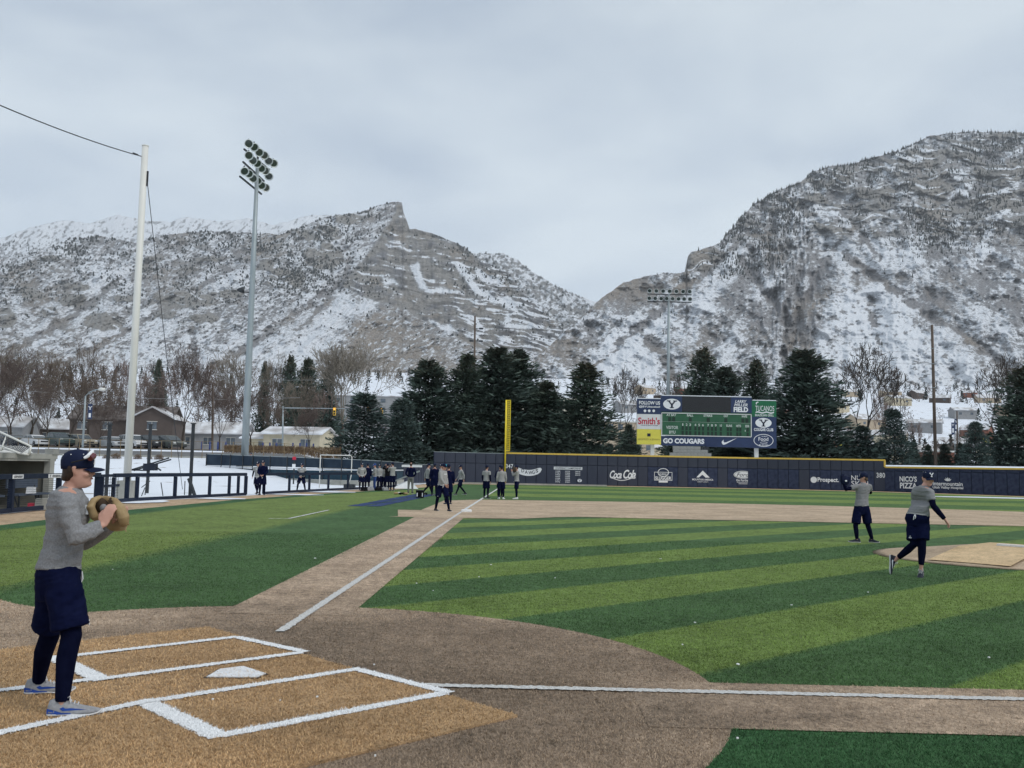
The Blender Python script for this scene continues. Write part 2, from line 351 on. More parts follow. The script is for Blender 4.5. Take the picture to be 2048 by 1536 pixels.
# home plate
mb = MB(); pl = gp((412, 1362), (439, 1346), (486, 1340), (532, 1355), (513, 1363)); ap = np.mean(pl, 0)
mb.poly([tuple(ap+(np.array(q)-ap)*1.05) for q in pl][::-1], .02, .028); mb.mat(simple('dark_gap', (.03, .025, .02), .9))
mb = MB(); mb.poly([tuple(ap+(np.array(q)-ap)*1.10) for q in pl][::-1], .027, .029); tag(mb.obj('plate_cutout', simple('black_rubber_edge', (.025, .02, .018), .9)), kind='structure')
mb = MB(); mb.poly([tuple(ap+(np.array(q)-ap)*.99) for q in pl][::-1], .028, .036)
tag(mb.obj('home_plate', simple('scuffed_plate', (.62, .62, .63), .6, .1, 20, col2=(.80, .80, .80))), 'white five sided home plate set in tan turf between the batting boxes', 'home plate')
# third base bag
mb = MB(); c3 = fld(.19, 29.2)
def rbox(mb, c, d, rz, r=.03):
    x, y, z = d; rings = []
    for zz, ins in ((-z/2, 0), (z/2-r, 0), (z/2-r*.3, r*.35), (z/2, r)):
        pts = []
        for sx, sy, a0 in ((1, 1, 0), (-1, 1, 90), (-1, -1, 180), (1, -1, 270)):
            for t in (0, 45, 90):
                a = math.radians(a0+t); px = sx*(x/2-r)+(r-ins)*math.cos(a); py = sy*(y/2-r)+(r-ins)*math.sin(a); q = rot2(px, py, rz); pts.append((c[0]+q[0], c[1]+q[1], c[2]+zz))
        rings.append(pts)
    mb.loft(rings)
rbox(mb, (c3[0], c3[1], .055), (.40, .40, .10), -.0185)
tag(mb.obj('third_base', simple('white_vinyl', (.75, .75, .73), .5)), 'square white third base bag sitting on the chalk foul line', 'base')
# blue letters painted in the turf beside the coaching box
M_blue = simple('blue_painted_turf', (.022, .045, .13), .9, .3, 20, bump=.3)
mb = MB(); seg = 9
for row in (0, 1):
    for i in range(seg):
        t0 = i/seg; t1 = (i+.86)/seg
        def P(t, s): x0 = -6.85+1.05*t; return (x0+s*1.45-.05*random.random(), 40.0+19*t+s*.4)
        s0 = .02+.52*row; s1 = s0+.44
        mb.poly([P(t0, s0), P(t0, s1), P(t1, s1), P(t1, s0)], .017)
        if i % 2 == 0: mb.poly([P(t1+.002, s0+.1), P(t1+.002, s1-.05), P((i+.998)/seg, s1-.05), P((i+.998)/seg, s0+.1)], .017)
tag(mb.obj('painted_turf_lettering', M_blue), kind='structure')
# loose white bits on the turf
mb = MB()
spots = [(634, 1403, .028), (982, 1133, .05), (833, 1171, .03), (958, 1158, .03), (1321, 1121, .05), (1583, 1215, .03), (1390, 1251, .03), (1736, 1189, .03), (1110, 1160, .03), (866, 1186, .02), (748, 1337, .02), (1476, 1336, .04), (750, 1523, .015), (1365, 1296, .02), (1978, 1322, .03), (1475, 1487, .02), (425, 1408, .02), (560, 1410, .014), (225, 1143, .02), (630, 1120, .05)]
for x, y, r in spots:
    p = gnd(x, y); a = random.random()*3
    mb.box((p[0], p[1], .035), (r*.7, r*.5, .010), a)
tag(mb.obj('turf_litter', simple('white_scrap', (.8, .8, .78))), kind='stuff')

# blades of turf standing in the part nearest to the camera
def zone_colour(x, y):
    P = np.stack([x, y], 1); col = np.zeros((len(x), 3)); z = np.zeros(len(x)); r = np.linalg.norm(P-HOME, axis=1)
    a = (P-HOME)@FD; b_ = (P-HOME)@TD
    n = -.686*x+.728*y; st = (np.floor((n-3.34)/1.61) % 2 == 0)
    col[:] = np.where(st[:, None], G_DARK, G_LIGHT)
    circ = r < 4.1; path = ((b_ < .352)&(b_ > -1.05)&(a > 0))|((a > -1.0)&(a < .47)&(b_ > 3))
    side = (b_ < -1.05)&(a > -1)&~circ
    col[side] = (.045, .11, .045)
    lf = (a < -.95)&~circ; col[lf] = G_DARK; col[lf&(x < -6.9)] = (.150, .205, .056)
    home = circ|(lf&(y < np.interp(x, [-9.6, -8, -6.3, -5.9, -5], [12.2, 12.6, 11.94, 11.6, 11.0])))
    big = (np.sin(x*1.7+y*.9)+np.sin(y*2.3-x*1.1)+np.sin(x*.6-y*3.1))*.08
    hc = np.array((.41, .31, .22))*np.clip(.58+.42*(np.hypot(x+1.2, y-8.2)-1.4)/4.0, .58, 1)[:, None]
    col[home] = hc[home]
    pth = path&~circ; col[pth] = hc[pth]
    u = np.array(tan_poly[1])-np.array(tan_poly[0]); ul = np.linalg.norm(u); u = u/ul; q = P-np.array(tan_poly[0]); ta = q@u; tb = q@(-dv)
    tanm = (ta > 0)&(ta < ul)&(tb > 0); col[tanm] = (.44, .295, .16); z[tanm] = .02
    return col*(1+big[:, None])*1.25, z
NB = 420000
u_ = RNG.random(NB)**1.25; yy = 5.0*(24.0/5.0)**u_          # density falls with distance
xx = RNG.uniform(-1, 1, NB)*yy*.62
cc, zz = zone_colour(xx, yy)
for (p, q, w) in (((890, 1394), (437, 1481), .055), ((440, 1484), (288, 1411), .075), ((275, 1415), (716, 1345), .05), ((706, 1344), (900, 1394), .05), ((470, 1280), (612, 1311), .05), ((603, 1312), (195, 1367), .05), ((118, 1322), (476, 1280), .05), ((103, 1320), (206, 1369), .075), ((305, 1409), (-260, 1533), .05), ((212, 1364), (-200, 1414), .05)):
    a = np.array(gnd(*p)); e = np.array(gnd(*q))-a; l_ = np.linalg.norm(e); e /= l_; dx, dy = xx-a[0], yy-a[1]; t = dx*e[0]+dy*e[1]; d = np.abs(-dx*e[1]+dy*e[0]); k = (t > 0)&(t < l_)&(d < w+.012); cc[k] = .80; zz[k] = .022
h_ = RNG.uniform(.010, .022, NB); w_ = RNG.uniform(.0018, .0034, NB)*(.6+yy/12); az = RNG.uniform(0, 6.283, NB); ln = RNG.uniform(.006, .022, NB); la = RNG.uniform(0, 6.283, NB)
base = np.stack([xx, yy, zz+.006], 1)
sd = np.stack([np.cos(az)*w_, np.sin(az)*w_, np.zeros(NB)], 1); tip = base+np.stack([np.cos(la)*ln, np.sin(la)*ln, h_], 1)
V = np.stack([base-sd, base+sd, tip], 1).reshape(-1, 3); Fq = np.arange(NB*3).reshape(-1, 3)
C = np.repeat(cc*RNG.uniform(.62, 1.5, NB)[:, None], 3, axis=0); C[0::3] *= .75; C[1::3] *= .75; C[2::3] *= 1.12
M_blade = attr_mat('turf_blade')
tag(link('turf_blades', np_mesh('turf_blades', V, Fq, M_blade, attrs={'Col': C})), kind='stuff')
# ============================================================ the mountains
def _hash(ix, iy, s):
    h = (ix*374761393+iy*668265263+s*1442695041) & 0xffffffff
    h = ((h ^ (h >> 13))*1274126177) & 0xffffffff; h = h ^ (h >> 16)
    return (h & 0xffff).astype(np.float32)/65535.0*6.2831853
def perlin(x, y, s=0):
    x0 = np.floor(x).astype(np.int64); y0 = np.floor(y).astype(np.int64); fx = (x-x0).astype(np.float32); fy = (y-y0).astype(np.float32)
    def gr(ax, ay, dx, dy):
        a = _hash(ax, ay, s); return np.cos(a)*dx+np.sin(a)*dy
    u = fx*fx*fx*(fx*(fx*6-15)+10); v = fy*fy*fy*(fy*(fy*6-15)+10)
    a = gr(x0, y0, fx, fy); b = gr(x0+1, y0, fx-1, fy); c = gr(x0, y0+1, fx, fy-1); d = gr(x0+1, y0+1, fx-1, fy-1)
    return (a+u*(b-a)+v*((c+u*(d-c))-(a+u*(b-a))))*1.45
def fbm(x, y, o=5, s=0, g=.5):
    r = 0; a = 1; t = 0
    for i in range(o): r = r+a*perlin(x*2**i+17.3*i, y*2**i-9.1*i, s+i); t += a; a *= g
    return r/t
def ridged(x, y, o=5, s=0, g=.5):
    r = 0; a = 1; t = 0
    for i in range(o): r = r+a*(1-2*np.abs(perlin(x*2**i+7.7*i, y*2**i+3.3*i, s+i))); t += a; a *= g
    return r/t
def sm(a, b, x): t = np.clip((x-a)/(b-a), 0, 1); return t*t*(3-2*t)
def dist_line(u, v, pts, taper=False):
    d = np.full(u.shape, 1e9, np.float32)
    for (x0, y0), (x1, y1) in zip(pts[:-1], pts[1:]):
        ex, ey = x1-x0, y1-y0; t = np.clip(((u-x0)*ex+(v-y0)*ey)/(ex*ex+ey*ey), 0, 1)
        d = np.minimum(d, np.hypot(u-x0-t*ex, v-y0-t*ey))
    return d
def region(u, v, pts, soft=12, wob=14, s=3):
    """soft 0..1 mask of a polygon with a noisy outline"""
    n_ = fbm(u/46, v/46, 4, s)*wob*2; m_ = fbm(u/46+30, v/46-20, 4, s+9)*wob*2
    U, Vv = u+n_, v+m_; ins = np.zeros(u.shape, bool); q = pts+[pts[0]]
    for (x0, y0), (x1, y1) in zip(q[:-1], q[1:]):
        if y0 == y1: continue
        c = ((y0 > Vv) != (y1 > Vv)) & (U < (x1-x0)*(Vv-y0)/(y1-y0)+x0); ins ^= c
    d = dist_line(U, Vv, q); return sm(-soft, soft, np.where(ins, d, -d))
SNOW = np.array((.80, .82, .85)); ROCK = np.array((.235, .225, .21)); ROCKB = np.array((.32, .275, .225)); BRUSH = np.array((.195, .188, .19)); BRUSHB = np.array((.27, .235, .20)); DARKR = np.array((.14, .14, .145))
def mixc(a, b, t): return a*(1-t[..., None])+b*t[..., None]
def build_range(name, sky_pts, base_v, Dr, Df, shade, du=1.8, dv=1.8, u0=-60, u1=2110, jag=2.0, relief=None, mat=None, gam=1.0):
    us = np.arange(u0, u1+du, du); xs, ys = zip(*sky_pts); vs = np.interp(us, xs, ys)
    vs = vs+fbm(us/22, us*0+hash(name) % 7, 4, 5)*jag*2.2+perlin(us/4.3, us*0, 8)*jag*.35
    rows = int(max(base_v-vs.min(), 50)/dv)
    T = np.linspace(0, 1, rows)[:, None]*np.ones(len(us))[None]
    bv = base_v if np.isscalar(base_v) else np.interp(us, *zip(*base_v))
    U = np.ones_like(T)*us[None]; Vp = bv+(vs[None]-bv)*T
    dr = Dr if np.isscalar(Dr) else np.interp(us, *zip(*Dr)); df = Df if np.isscalar(Df) else np.interp(us, *zip(*Df))
    hfrac = np.clip((bv-Vp)/(bv-vs.min()), 0, 1)      # absolute height so that the slope is shared by neighbours
    D = df+(dr-df)*hfrac**gam
    col, rel = shade(U, Vp, T)
    D = D+rel
    d0 = _fw[None, None]+_r2*((U-1024)/FPX)[..., None]+_u2*((768-Vp)/FPX)[..., None]
    t = D/d0[..., 1]; P = d0*t[..., None]; P[..., 2] += EYE
    # the far side of the ridge drops away behind it
    back = P[-1].copy(); back2 = back.copy(); back2[:, 1] += 500; back2[:, 2] -= 350
    Pn = np.concatenate([P, back2[None]], 0); Cn = np.concatenate([col, col[-1:]], 0)
    R, Cc = Pn.shape[:2]; I, J = np.meshgrid(np.arange(Cc-1), np.arange(R-1)); a = (J*Cc+I).ravel()
    Q = np.stack([a, a+1, a+Cc+1, a+Cc], 1)
    cf = Cn.reshape(-1, 3); lum = cf.mean(1, keepdims=True); me = np_mesh(name, Pn.reshape(-1, 3), Q, mat, True)
    at_ = me.attributes.new('Col', 'FLOAT_COLOR', 'POINT'); at_.data.foreach_set('color', np.ascontiguousarray(np.concatenate([cf*np.minimum(1, .215/lum), lum], 1), dtype=np.float32).ravel())
    o = tag(link(name, me), kind='structure')
    return dict(o=o, us=us, vs=vs, P=P, U=U, V=Vp, col=col)
M_mtn, nt, b = material('mountain_side'); a = nt.nodes.new('ShaderNodeAttribute'); a.attribute_name = 'Col'
b.inputs['Roughness'].default_value = .95; b.inputs['Specular IOR Level'].default_value = .05
N = nt.nodes.new; Lk = nt.links.new; g_ = N('ShaderNodeNewGeometry'); mp_ = N('ShaderNodeMapping'); mp_.inputs['Scale'].default_value = (1, .45, 1.7); Lk(g_.outputs['Position'], mp_.inputs[0])
n_ = N('ShaderNodeTexNoise'); n_.inputs['Scale'].default_value = .10; n_.inputs['Detail'].default_value = 4; n_.inputs['Roughness'].default_value = .62; Lk(mp_.outputs[0], n_.inputs[0])
def mm(op, x, y):
    q = N('ShaderNodeMath'); q.operation = op
    for i, v in enumerate((x, y)):
        if isinstance(v, (int, float)): q.inputs[i].default_value = v
        else: Lk(v, q.inputs[i])
    return q.outputs[0]
sn_ = mm('ADD', a.outputs['Alpha'], mm('MULTIPLY', mm('SUBTRACT', n_.outputs[0], .5), 1.25)); mr = N('ShaderNodeMapRange'); mr.interpolation_type = 'SMOOTHSTEP'; mr.inputs[1].default_value = .33; mr.inputs[2].default_value = .74; Lk(sn_, mr.inputs[0])
n2_ = N('ShaderNodeTexNoise'); n2_.inputs['Scale'].default_value = .16; n2_.inputs['Detail'].default_value = 3; Lk(mp_.outputs[0], n2_.inputs[0])
mu = N('ShaderNodeMix'); mu.data_type = 'RGBA'; mu.blend_type = 'MULTIPLY'; mu.inputs[0].default_value = 1; Lk(a.outputs['Color'], mu.inputs[6]); Lk(mm('ADD', mm('MULTIPLY', n2_.outputs[0], 1.5), .25), mu.inputs[7])
mx = N('ShaderNodeMix'); mx.data_type = 'RGBA'; mx.inputs[7].default_value = (.64, .66, .69, 1); Lk(mr.outputs[0], mx.inputs[0]); Lk(mu.outputs[2], mx.inputs[6]); Lk(mx.outputs[2], b.inputs['Base Color'])

def strata(u, v, tilt, s):
    """long thin bands, tilted: thin=1 on ledges"""
    w = v+u*tilt+fbm(u/120, v/120, 3, s)*40
    return fbm(u/85, w/7.5, 4, s+1, .6)

# -- farthest snowy range on the left
def shade_far(u, v, T):
    n = fbm(u/9+v/14, v/9, 4, 21, .6); r = ridged(u/70+v/200, v/60, 5, 22)
    col = mixc(SNOW*np.ones(u.shape+(3,)), BRUSH*1.05, sm(.06, .30, n+.16*(v-460)/60+.14*r-.02)*.75)
    return col, r*60+n*10
far = build_range('snowy_range', [(-80, 492), (0, 478), (60, 455), (125, 440), (180, 447), (235, 429), (290, 441), (340, 443), (375, 434), (440, 443), (495, 437), (550, 450), (620, 430), (660, 430), (720, 445), (800, 500)], 560, 8200, 7000, shade_far, 2.4, 2.4, -60, 800, 1.6, mat=M_mtn)
# -- ridge in the gap in the middle
def shade_mid2(u, v, T):
    n = fbm(u/7, v/9, 4, 31, .6); col = mixc(SNOW*np.ones(u.shape+(3,)), BRUSH*1.1, sm(.12, .36, n)*.5); return col, n*20
build_range('snowy_ridge', [(1090, 575), (1130, 588), (1160, 592), (1190, 603), (1230, 640)], 720, 7600, 6600, shade_mid2, 2.4, 2.4, 1090, 1230, 1.4, mat=M_mtn)
def shade_mid(u, v, T):
    w = v-.62*(u-1000); n = fbm(u/8+v/16, v/8-u/20, 4, 41, .6); r = ridged((u+v*.3)/60, (v-u*.5)/45, 5, 42)
    st = strata(u, v, -.1, 43)
    rock = sm(-.1, .35, r*.6+fbm(u/45, v/45, 3, 44)+.15)
    col = mixc(SNOW*np.ones(u.shape+(3,)), ROCK*1.05, np.clip(rock*.85, 0, 1)*sm(-.25, .1, st*.6+n*.8))
    col = mixc(col, BRUSH*.9, sm(.12, .3, n)*.75)
    return col, r*55+n*12+st*3
mid = build_range('middle_ridge', [(900, 492), (940, 505), (985, 507), (1005, 507), (1035, 520), (1060, 540), (1100, 565), (1140, 585), (1165, 596), (1195, 625), (1240, 680)], 800, 6300, 4800, shade_mid, 2.0, 2.0, 900, 1240, 2.2, mat=M_mtn)

# -- the left mountain with the sharp peak
LG = [  # gullies and ribs running down to the left: (points, width, depth)
    ([(655, 585), (600, 625), (520, 680), (430, 735), (350, 790)], 9, 34, 1), ([(470, 540), (380, 590), (280, 650), (150, 720), (40, 770)], 9, 30, 1),
    ([(240, 560), (180, 610), (90, 670), (0, 720)], 9, 28, 1), ([(640, 640), (560, 700), (520, 740), (470, 790)], 7, 26, -1), ([(400, 610), (330, 660), (240, 730)], 8, 26, -1),
    ([(560, 500), (500, 545), (430, 580)], 8, 22, -1), ([(300, 500), (230, 560), (120, 610), (0, 650)], 10, 26, -1), ([(700, 520), (690, 560), (655, 610), (600, 660)], 10, 44, 1),
    ([(385, 660), (390, 720), (370, 780)], 9, 26, 1), ([(705, 450), (640, 500), (560, 540), (480, 560)], 10, 30, -1)]
CLIFF = [(797, 405), (807, 415), (820, 457), (860, 466), (905, 483), (950, 512), (985, 532), (1020, 548), (1060, 600), (1128, 662), (1100, 705), (1020, 700), (960, 700), (900, 665), (850, 640), (800, 617), (745, 600), (680, 572), (715, 535), (755, 480), (785, 440)]
PATCHES = [[(815, 525), (830, 520), (850, 560), (868, 585), (840, 580), (832, 560)], [(760, 548), (790, 562), (800, 572), (770, 568)], [(910, 535), (930, 560), (950, 590), (985, 600), (1050, 640), (1030, 612), (960, 575), (925, 530)], [(990, 590), (1020, 595), (1055, 625), (1010, 612)], [(855, 640), (900, 650), (915, 665), (870, 660)], [(880, 670), (905, 700), (900, 700)], [(1000, 640), (1080, 655), (1060, 662), (1010, 655)], [(950, 665), (965, 690), (950, 682)], [(740, 420), (790, 425), (760, 455), (720, 500), (700, 490), (720, 450)], [(950, 540), (1010, 560), (1000, 575), (960, 560)], [(870, 575), (930, 582), (930, 590), (880, 583)]]
OUTCROPS = [(370, 603, 62, 20), (210, 645, 42, 18), (145, 600, 30, 14), (95, 625, 22, 9), (330, 632, 28, 10), (650, 515, 40, 26), (640, 470, 50, 18), (560, 555, 30, 18), (460, 590, 30, 10), (590, 560, 22, 22), (290, 540, 20, 8), (160, 575, 22, 8), (60, 590, 30, 12), (10, 640, 25, 22), (250, 600, 26, 9), (420, 520, 26, 7), (530, 530, 20, 16), (700, 440, 34, 12), (620, 430, 36, 10), (500, 500, 20, 6), (410, 640, 30, 10), (100, 520, 26, 6), (310, 520, 22, 6), (380, 540, 20, 6)]
def cover(cov, bcol, dark, thin):
    """snow with brush standing through it: thin first, then dense, then dark thicket"""
    c = mixc(SNOW*np.ones(cov.shape+(3,)), bcol, np.clip(thin, 0, .6)); c = mixc(c, bcol, sm(-.16, .16, cov)*.66); return mixc(c, dark, sm(.10, .42, cov)*.72)
def carve(u, v, n2, r2, lines, cov, rel, n):
    for (q, w, dd, sg) in lines:
        d = dist_line(u+n2*17, v+r2*8, q); g = np.exp(-(d/w)**2*.35); rel = rel+sg*dd*g*(1+.6*n2)
        if sg > 0: cov = cov+.48*np.exp(-(d/(w*.7))**2)*(1+1.2*n2+.8*n)-.20*np.exp(-((d-w*1.7)/(w*.8))**2)
        else: cov = cov-.30*np.exp(-(d/(w*1.3))**2)
    return cov, rel
def shade_left(u, v, T):
    # direction of the slope: features run down to the left
    c, s_ = math.cos(math.radians(-30)), math.sin(math.radians(-30)); a = u*c+v*s_; p = -u*s_+v*c
    r = ridged(a/210, p/60, 6, 51, .6); r2 = ridged(u/52, v/40, 4, 52)
    n = fbm(a/15, p/4.8, 4, 53, .7); n2 = fbm(u/24, v/20, 4, 54); br = fbm(u/130, v/110, 3, 55); nf = perlin(u/3.2, v/2.2, 59)
    st = strata(u, v, -.08, 56); st3 = fbm(u/60, (v-.1*u)/3.6, 3, 58, .6)
    low = sm(620, 760, v)
    cov = n*.85+n2*.35-.46*r+.14*br+.40*st+.30*st3+.16*nf+.08*(1-low)+.20
    rel = -(r*100+r2*34+n*10+st*12)
    cov, rel = carve(u, v, n2, r2, LG, cov, rel, n)
    bcol = mixc(BRUSH*1.12*np.ones(u.shape+(3,)), BRUSHB, sm(-.1, .35, br+.55*low-.1))
    col = cover(cov, bcol, bcol*.72, .16+.5*br+.12*(1-low))
    led = sm(.16, .3, st+.3*n2)*sm(-.2, .2, br+.1)*(1-low)      # thin ledges of bare rock
    col = mixc(col, ROCK*1.05, led*.6)
    for (x, y, w, h) in OUTCROPS:
        k = 1-(((u-x+n2*14)/w)**2+((v-y+r2*5)/h)**2); k = k+n2*.9+.5*n; mk = sm(-.1, .35, k)
        rc = ROCK*(1.18+.25*fbm(u/5, v/22, 4, int(x) % 50, .6))[..., None]; rc = mixc(rc, SNOW, sm(.22, .36, st+.1*n)*.8)
        col = col*(1-mk[..., None])+rc*mk[..., None]; rel += -mk*26*sm(y+h, y-h, v)
    # brown foot under the cliff
    bz = region(u, v, [(655, 610), (740, 612), (830, 625), (905, 690), (930, 770), (900, 830), (600, 830), (640, 720), (700, 680)], 40, 34, 7)*.8
    cb = mixc(ROCKB*np.ones(u.shape+(3,)), BRUSHB*.95, sm(-.2, .3, n2)); cb = cb*(1+.3*fbm(u/6, v/14, 4, 71))[..., None]
    cb = mixc(cb, SNOW, sm(.08, .30, -n+.35*st-.02-.2*n2)*.8)
    col = mixc(col, cb.mean(-1, keepdims=True)*0+cb, bz*.0) if False else col*(1-bz[..., None])+cb*bz[..., None]
    sw = region(u, v, [(690, 582), (745, 602), (760, 625), (700, 640), (640, 700), (560, 760), (430, 790), (560, 700), (640, 630)], 12, 12, 8)
    col = col*(1-.75*sw[..., None])+(mixc(SNOW*np.ones(u.shape+(3,)), BRUSHB, sm(.12, .4, n)*.6))*.75*sw[..., None]
    # the cliff itself
    ck = region(u, v, CLIFF, 4, 5, 9)
    st2 = fbm(u/70, (v-.18*u+fbm(u/90, v/90, 3, 61)*14)/6.5, 4, 62, .6)+.35*fbm(u/14, v/12, 3, 67); vert = fbm(u/5.0, v/48, 4, 63, .6); facet = fbm((u+v*.6)/34, (v-u*.4)/30, 4, 64)
    rc = mixc(ROCK*np.ones(u.shape+(3,)), DARKR*1.15, sm(-.1, .4, facet+.25*sm(900, 1100, u)))*(1+.30*vert+.22*st2)[..., None]
    rc = mixc(rc, ROCKB*.92, sm(.12, .5, fbm(u/60, v/40, 3, 65)+.15*sm(560, 460, v))*.6)
    rc = rc*(1-.38*sm(-.02, -.3, st2))[..., None]; rc = mixc(rc, SNOW, sm(.20, .30, st2+.25*facet+.16*sm(840, 1050, u)-.07*sm(600, 450, v))*.95)
    for i, q in enumerate(PATCHES):
        pk = region(u, v, q, 4, 7, 80+i); rc = rc*(1-pk[..., None]*.9)+SNOW*pk[..., None]*.9*(1-.25*sm(.1, .4, n)[..., None])
    col = col*(1-ck[..., None])+rc*ck[..., None]
    led = np.round(((v-.18*u)+fbm(u/60, v/60, 3, 66)*14)/30)*30-(v-.18*u)
    rel = rel*(1-ck)+ck*(-60-facet*62-vert*9-st2*6+led*.12)
    return np.clip(col, 0, 1), rel
left = build_range('left_mountain', [(-80, 520), (0, 516), (60, 508), (100, 494), (140, 478), (200, 472), (270, 486), (340, 468), (420, 462), (500, 466), (560, 469), (600, 455), (640, 438), (680, 429), (720, 425), (750, 413), (780, 405), (797, 403), (804, 405), (807, 425), (813, 440), (819, 457), (830, 457), (860, 465), (905, 483), (930, 495), (950, 512), (985, 532), (1020, 548), (1060, 600), (1100, 635), (1130, 662), (1175, 720), (1200, 800)], 860, 4700, 2300, shade_left, 1.5, 1.5, -60, 1200, 1.7, mat=M_mtn, gam=1.0)

# -- the right mountain
RG = [([(1655, 498), (1690, 512), (1740, 548), (1800, 592), (1870, 640), (1950, 690), (2040, 760)], 9, 44, 1), ([(1480, 520), (1500, 545), (1540, 600), (1578, 655), (1572, 720)], 9, 40, 1), ([(1660, 515), (1620, 580), (1590, 640), (1575, 700), (1560, 790)], 9, 46, 1),
      ([(1440, 520), (1370, 580), (1300, 640), (1230, 700), (1150, 770)], 10, 34, 1), ([(1280, 668), (1310, 690), (1340, 745), (1350, 800)], 13, 26, 1), ([(1340, 640), (1270, 690), (1200, 750)], 10, 20, -1), ([(1740, 600), (1757, 690), (1770, 780)], 11, 30, 1),
      ([(1520, 500), (1600, 500), (1670, 506)], 4, 14, 1), ([(1470, 535), (1400, 620), (1370, 700), (1360, 790)], 14, 34, -1), ([(1590, 510), (1545, 560), (1480, 640), (1450, 740)], 10, 18, -1), ([(1690, 540), (1660, 620), (1640, 700), (1620, 800)], 12, 26, -1),
      ([(1800, 380), (1760, 430), (1700, 470), (1660, 500)], 7, 24, 1), ([(1960, 370), (1930, 440), (1910, 480)], 8, 24, 1), ([(1880, 640), (1930, 720), (1960, 800)], 12, 22, -1), ([(1980, 520), (2048, 560), (2110, 600)], 8, 26, 1), ([(1770, 500), (1850, 560), (1960, 630), (2060, 700)], 18, 26, -1), ([(1620, 360), (1640, 400), (1700, 440), (1760, 520)], 6, 20, 1)]
RCL = [[(1374, 512), (1400, 497), (1440, 487), (1460, 500), (1440, 525), (1400, 545), (1374, 546)], [(1800, 305), (1870, 285), (1890, 330), (1860, 345), (1800, 340)], [(1800, 360), (1850, 345), (1900, 370), (1880, 400), (1830, 385)], [(1700, 375), (1760, 370), (1800, 400), (1740, 410)], [(1560, 395), (1650, 385), (1660, 400), (1590, 410)], [(1650, 330), (1720, 330), (1700, 370), (1650, 380)], [(1960, 380), (2020, 370), (2060, 420), (1990, 425), (1960, 410)], [(1940, 330), (2060, 320), (2110, 350), (2040, 365), (1940, 350)], [(1830, 400), (1920, 420), (1880, 440), (1820, 430)], [(1620, 440), (1680, 450), (1680, 465), (1640, 462)], [(1730, 455), (1770, 460), (1760, 478), (1735, 470)], [(1850, 440), (1900, 450), (1880, 470), (1850, 462)], [(2000, 430), (2080, 430), (2090, 460), (2010, 460)], [(1900, 300), (1960, 310), (1950, 325), (1900, 320)]]
def shade_right(u, v, T):
    c, s_ = math.cos(math.radians(40)), math.sin(math.radians(40)); side = sm(1500, 1650, u)
    ang = np.radians(-38+76*side); a = u*np.cos(ang)+v*np.sin(ang); p = -u*np.sin(ang)+v*np.cos(ang)
    r = ridged(u/120+side*3, v/90, 5, 101, .55); r2 = ridged(u/45, v/34, 4, 102)
    aa = (u+v)*.7; pp = (v-u)*.7; n = fbm(u/12, v/6, 4, 103, .65)*.6+fbm(aa/16, pp/7, 4, 113, .6)*.4*side+fbm(pp/16, aa/7, 4, 114, .6)*.4*(1-side)
    n2 = fbm(u/28, v/20, 4, 104); big = fbm(u/120, v/90, 3, 105)
    st = strata(u, v, -.02, 106)
    up = sm(520, 440, v-.0*u)*sm(1380, 1500, u)
    bright = region(u, v, [(1690, 560), (1760, 590), (1900, 690), (1990, 770), (1880, 800), (1700, 800), (1620, 770), (1680, 680), (1660, 600)], 26, 22, 12)
    bright = np.maximum(bright, region(u, v, [(1150, 790), (1230, 690), (1270, 680), (1310, 740), (1330, 800)], 20, 14, 13)*.8)
    shrubby = region(u, v, [(1560, 500), (1700, 540), (1640, 680), (1570, 700), (1470, 640), (1440, 560)], 30, 22, 14)
    shrubby = np.maximum(shrubby, region(u, v, [(1800, 560), (1950, 560), (2110, 600), (2110, 700), (1990, 690), (1870, 630)], 40, 22, 15))
    nf = perlin(u/3.0, v/2.2, 119)
    cov = n*.95+n2*.40-.42*r+.30*st*up+.18*big+.17*nf+.30-.46*bright+.16*shrubby+.04*up
    rel = -(r*105+r2*36+n*10+st*9*up)
    cov, rel = carve(u, v, n2, r2, RG, cov, rel, n)
    for q in ([(1810, 300), (1770, 350), (1730, 400)], [(1560, 400), (1620, 450), (1660, 500)], [(1960, 340), (1900, 400), (1870, 460), (1820, 500)], [(1660, 460), (1720, 520), (1780, 560)], [(2048, 400), (1990, 450), (1960, 500)]):
        cov = cov-.4*np.exp(-(dist_line(u+n2*20, v+r2*8, q)/6.5)**2)
    pn = fbm(u/20, v/9.5, 3, 120, .5); cov = cov+.42*sm(.10, .20, pn+.12*n)*bright
    bcol = mixc(BRUSH*1.1*np.ones(u.shape+(3,)), BRUSHB, sm(.0, .5, big+.4*sm(1500, 1100, u)*sm(560, 760, v)))
    col = cover(cov, bcol, bcol*.66, (.24+.5*big+.15*shrubby)*(1-bright))
    # bands of rock high up
    rb = sm(-.04, .16, fbm(u/90, (v+fbm(u/100, v/100, 3, 107)*26)/15, 4, 108, .55)+.12*n2-.02)*up
    rc = ROCK*(1.05+.28*fbm(u/5, v/20, 4, 109, .6)+.2*st)[..., None]; rc = mixc(rc, ROCKB, sm(.1, .5, big)*.35); rc = rc*(1-.35*sm(-.05, -.3, st))[..., None]; rc = mixc(rc, SNOW, sm(.14, .24, st+.1*n)*.95)
    col = col*(1-rb[..., None]*.9)+rc*rb[..., None]*.9
    for i, q in enumerate(RCL):
        mk = region(u, v, q, 5, 14, 130+i); col = col*(1-mk[..., None])+(rc*1.02)*mk[..., None]; rel -= 24*mk*sm(0, 1, mk)
    rel -= 20*rb
    return np.clip(col, 0, 1), rel
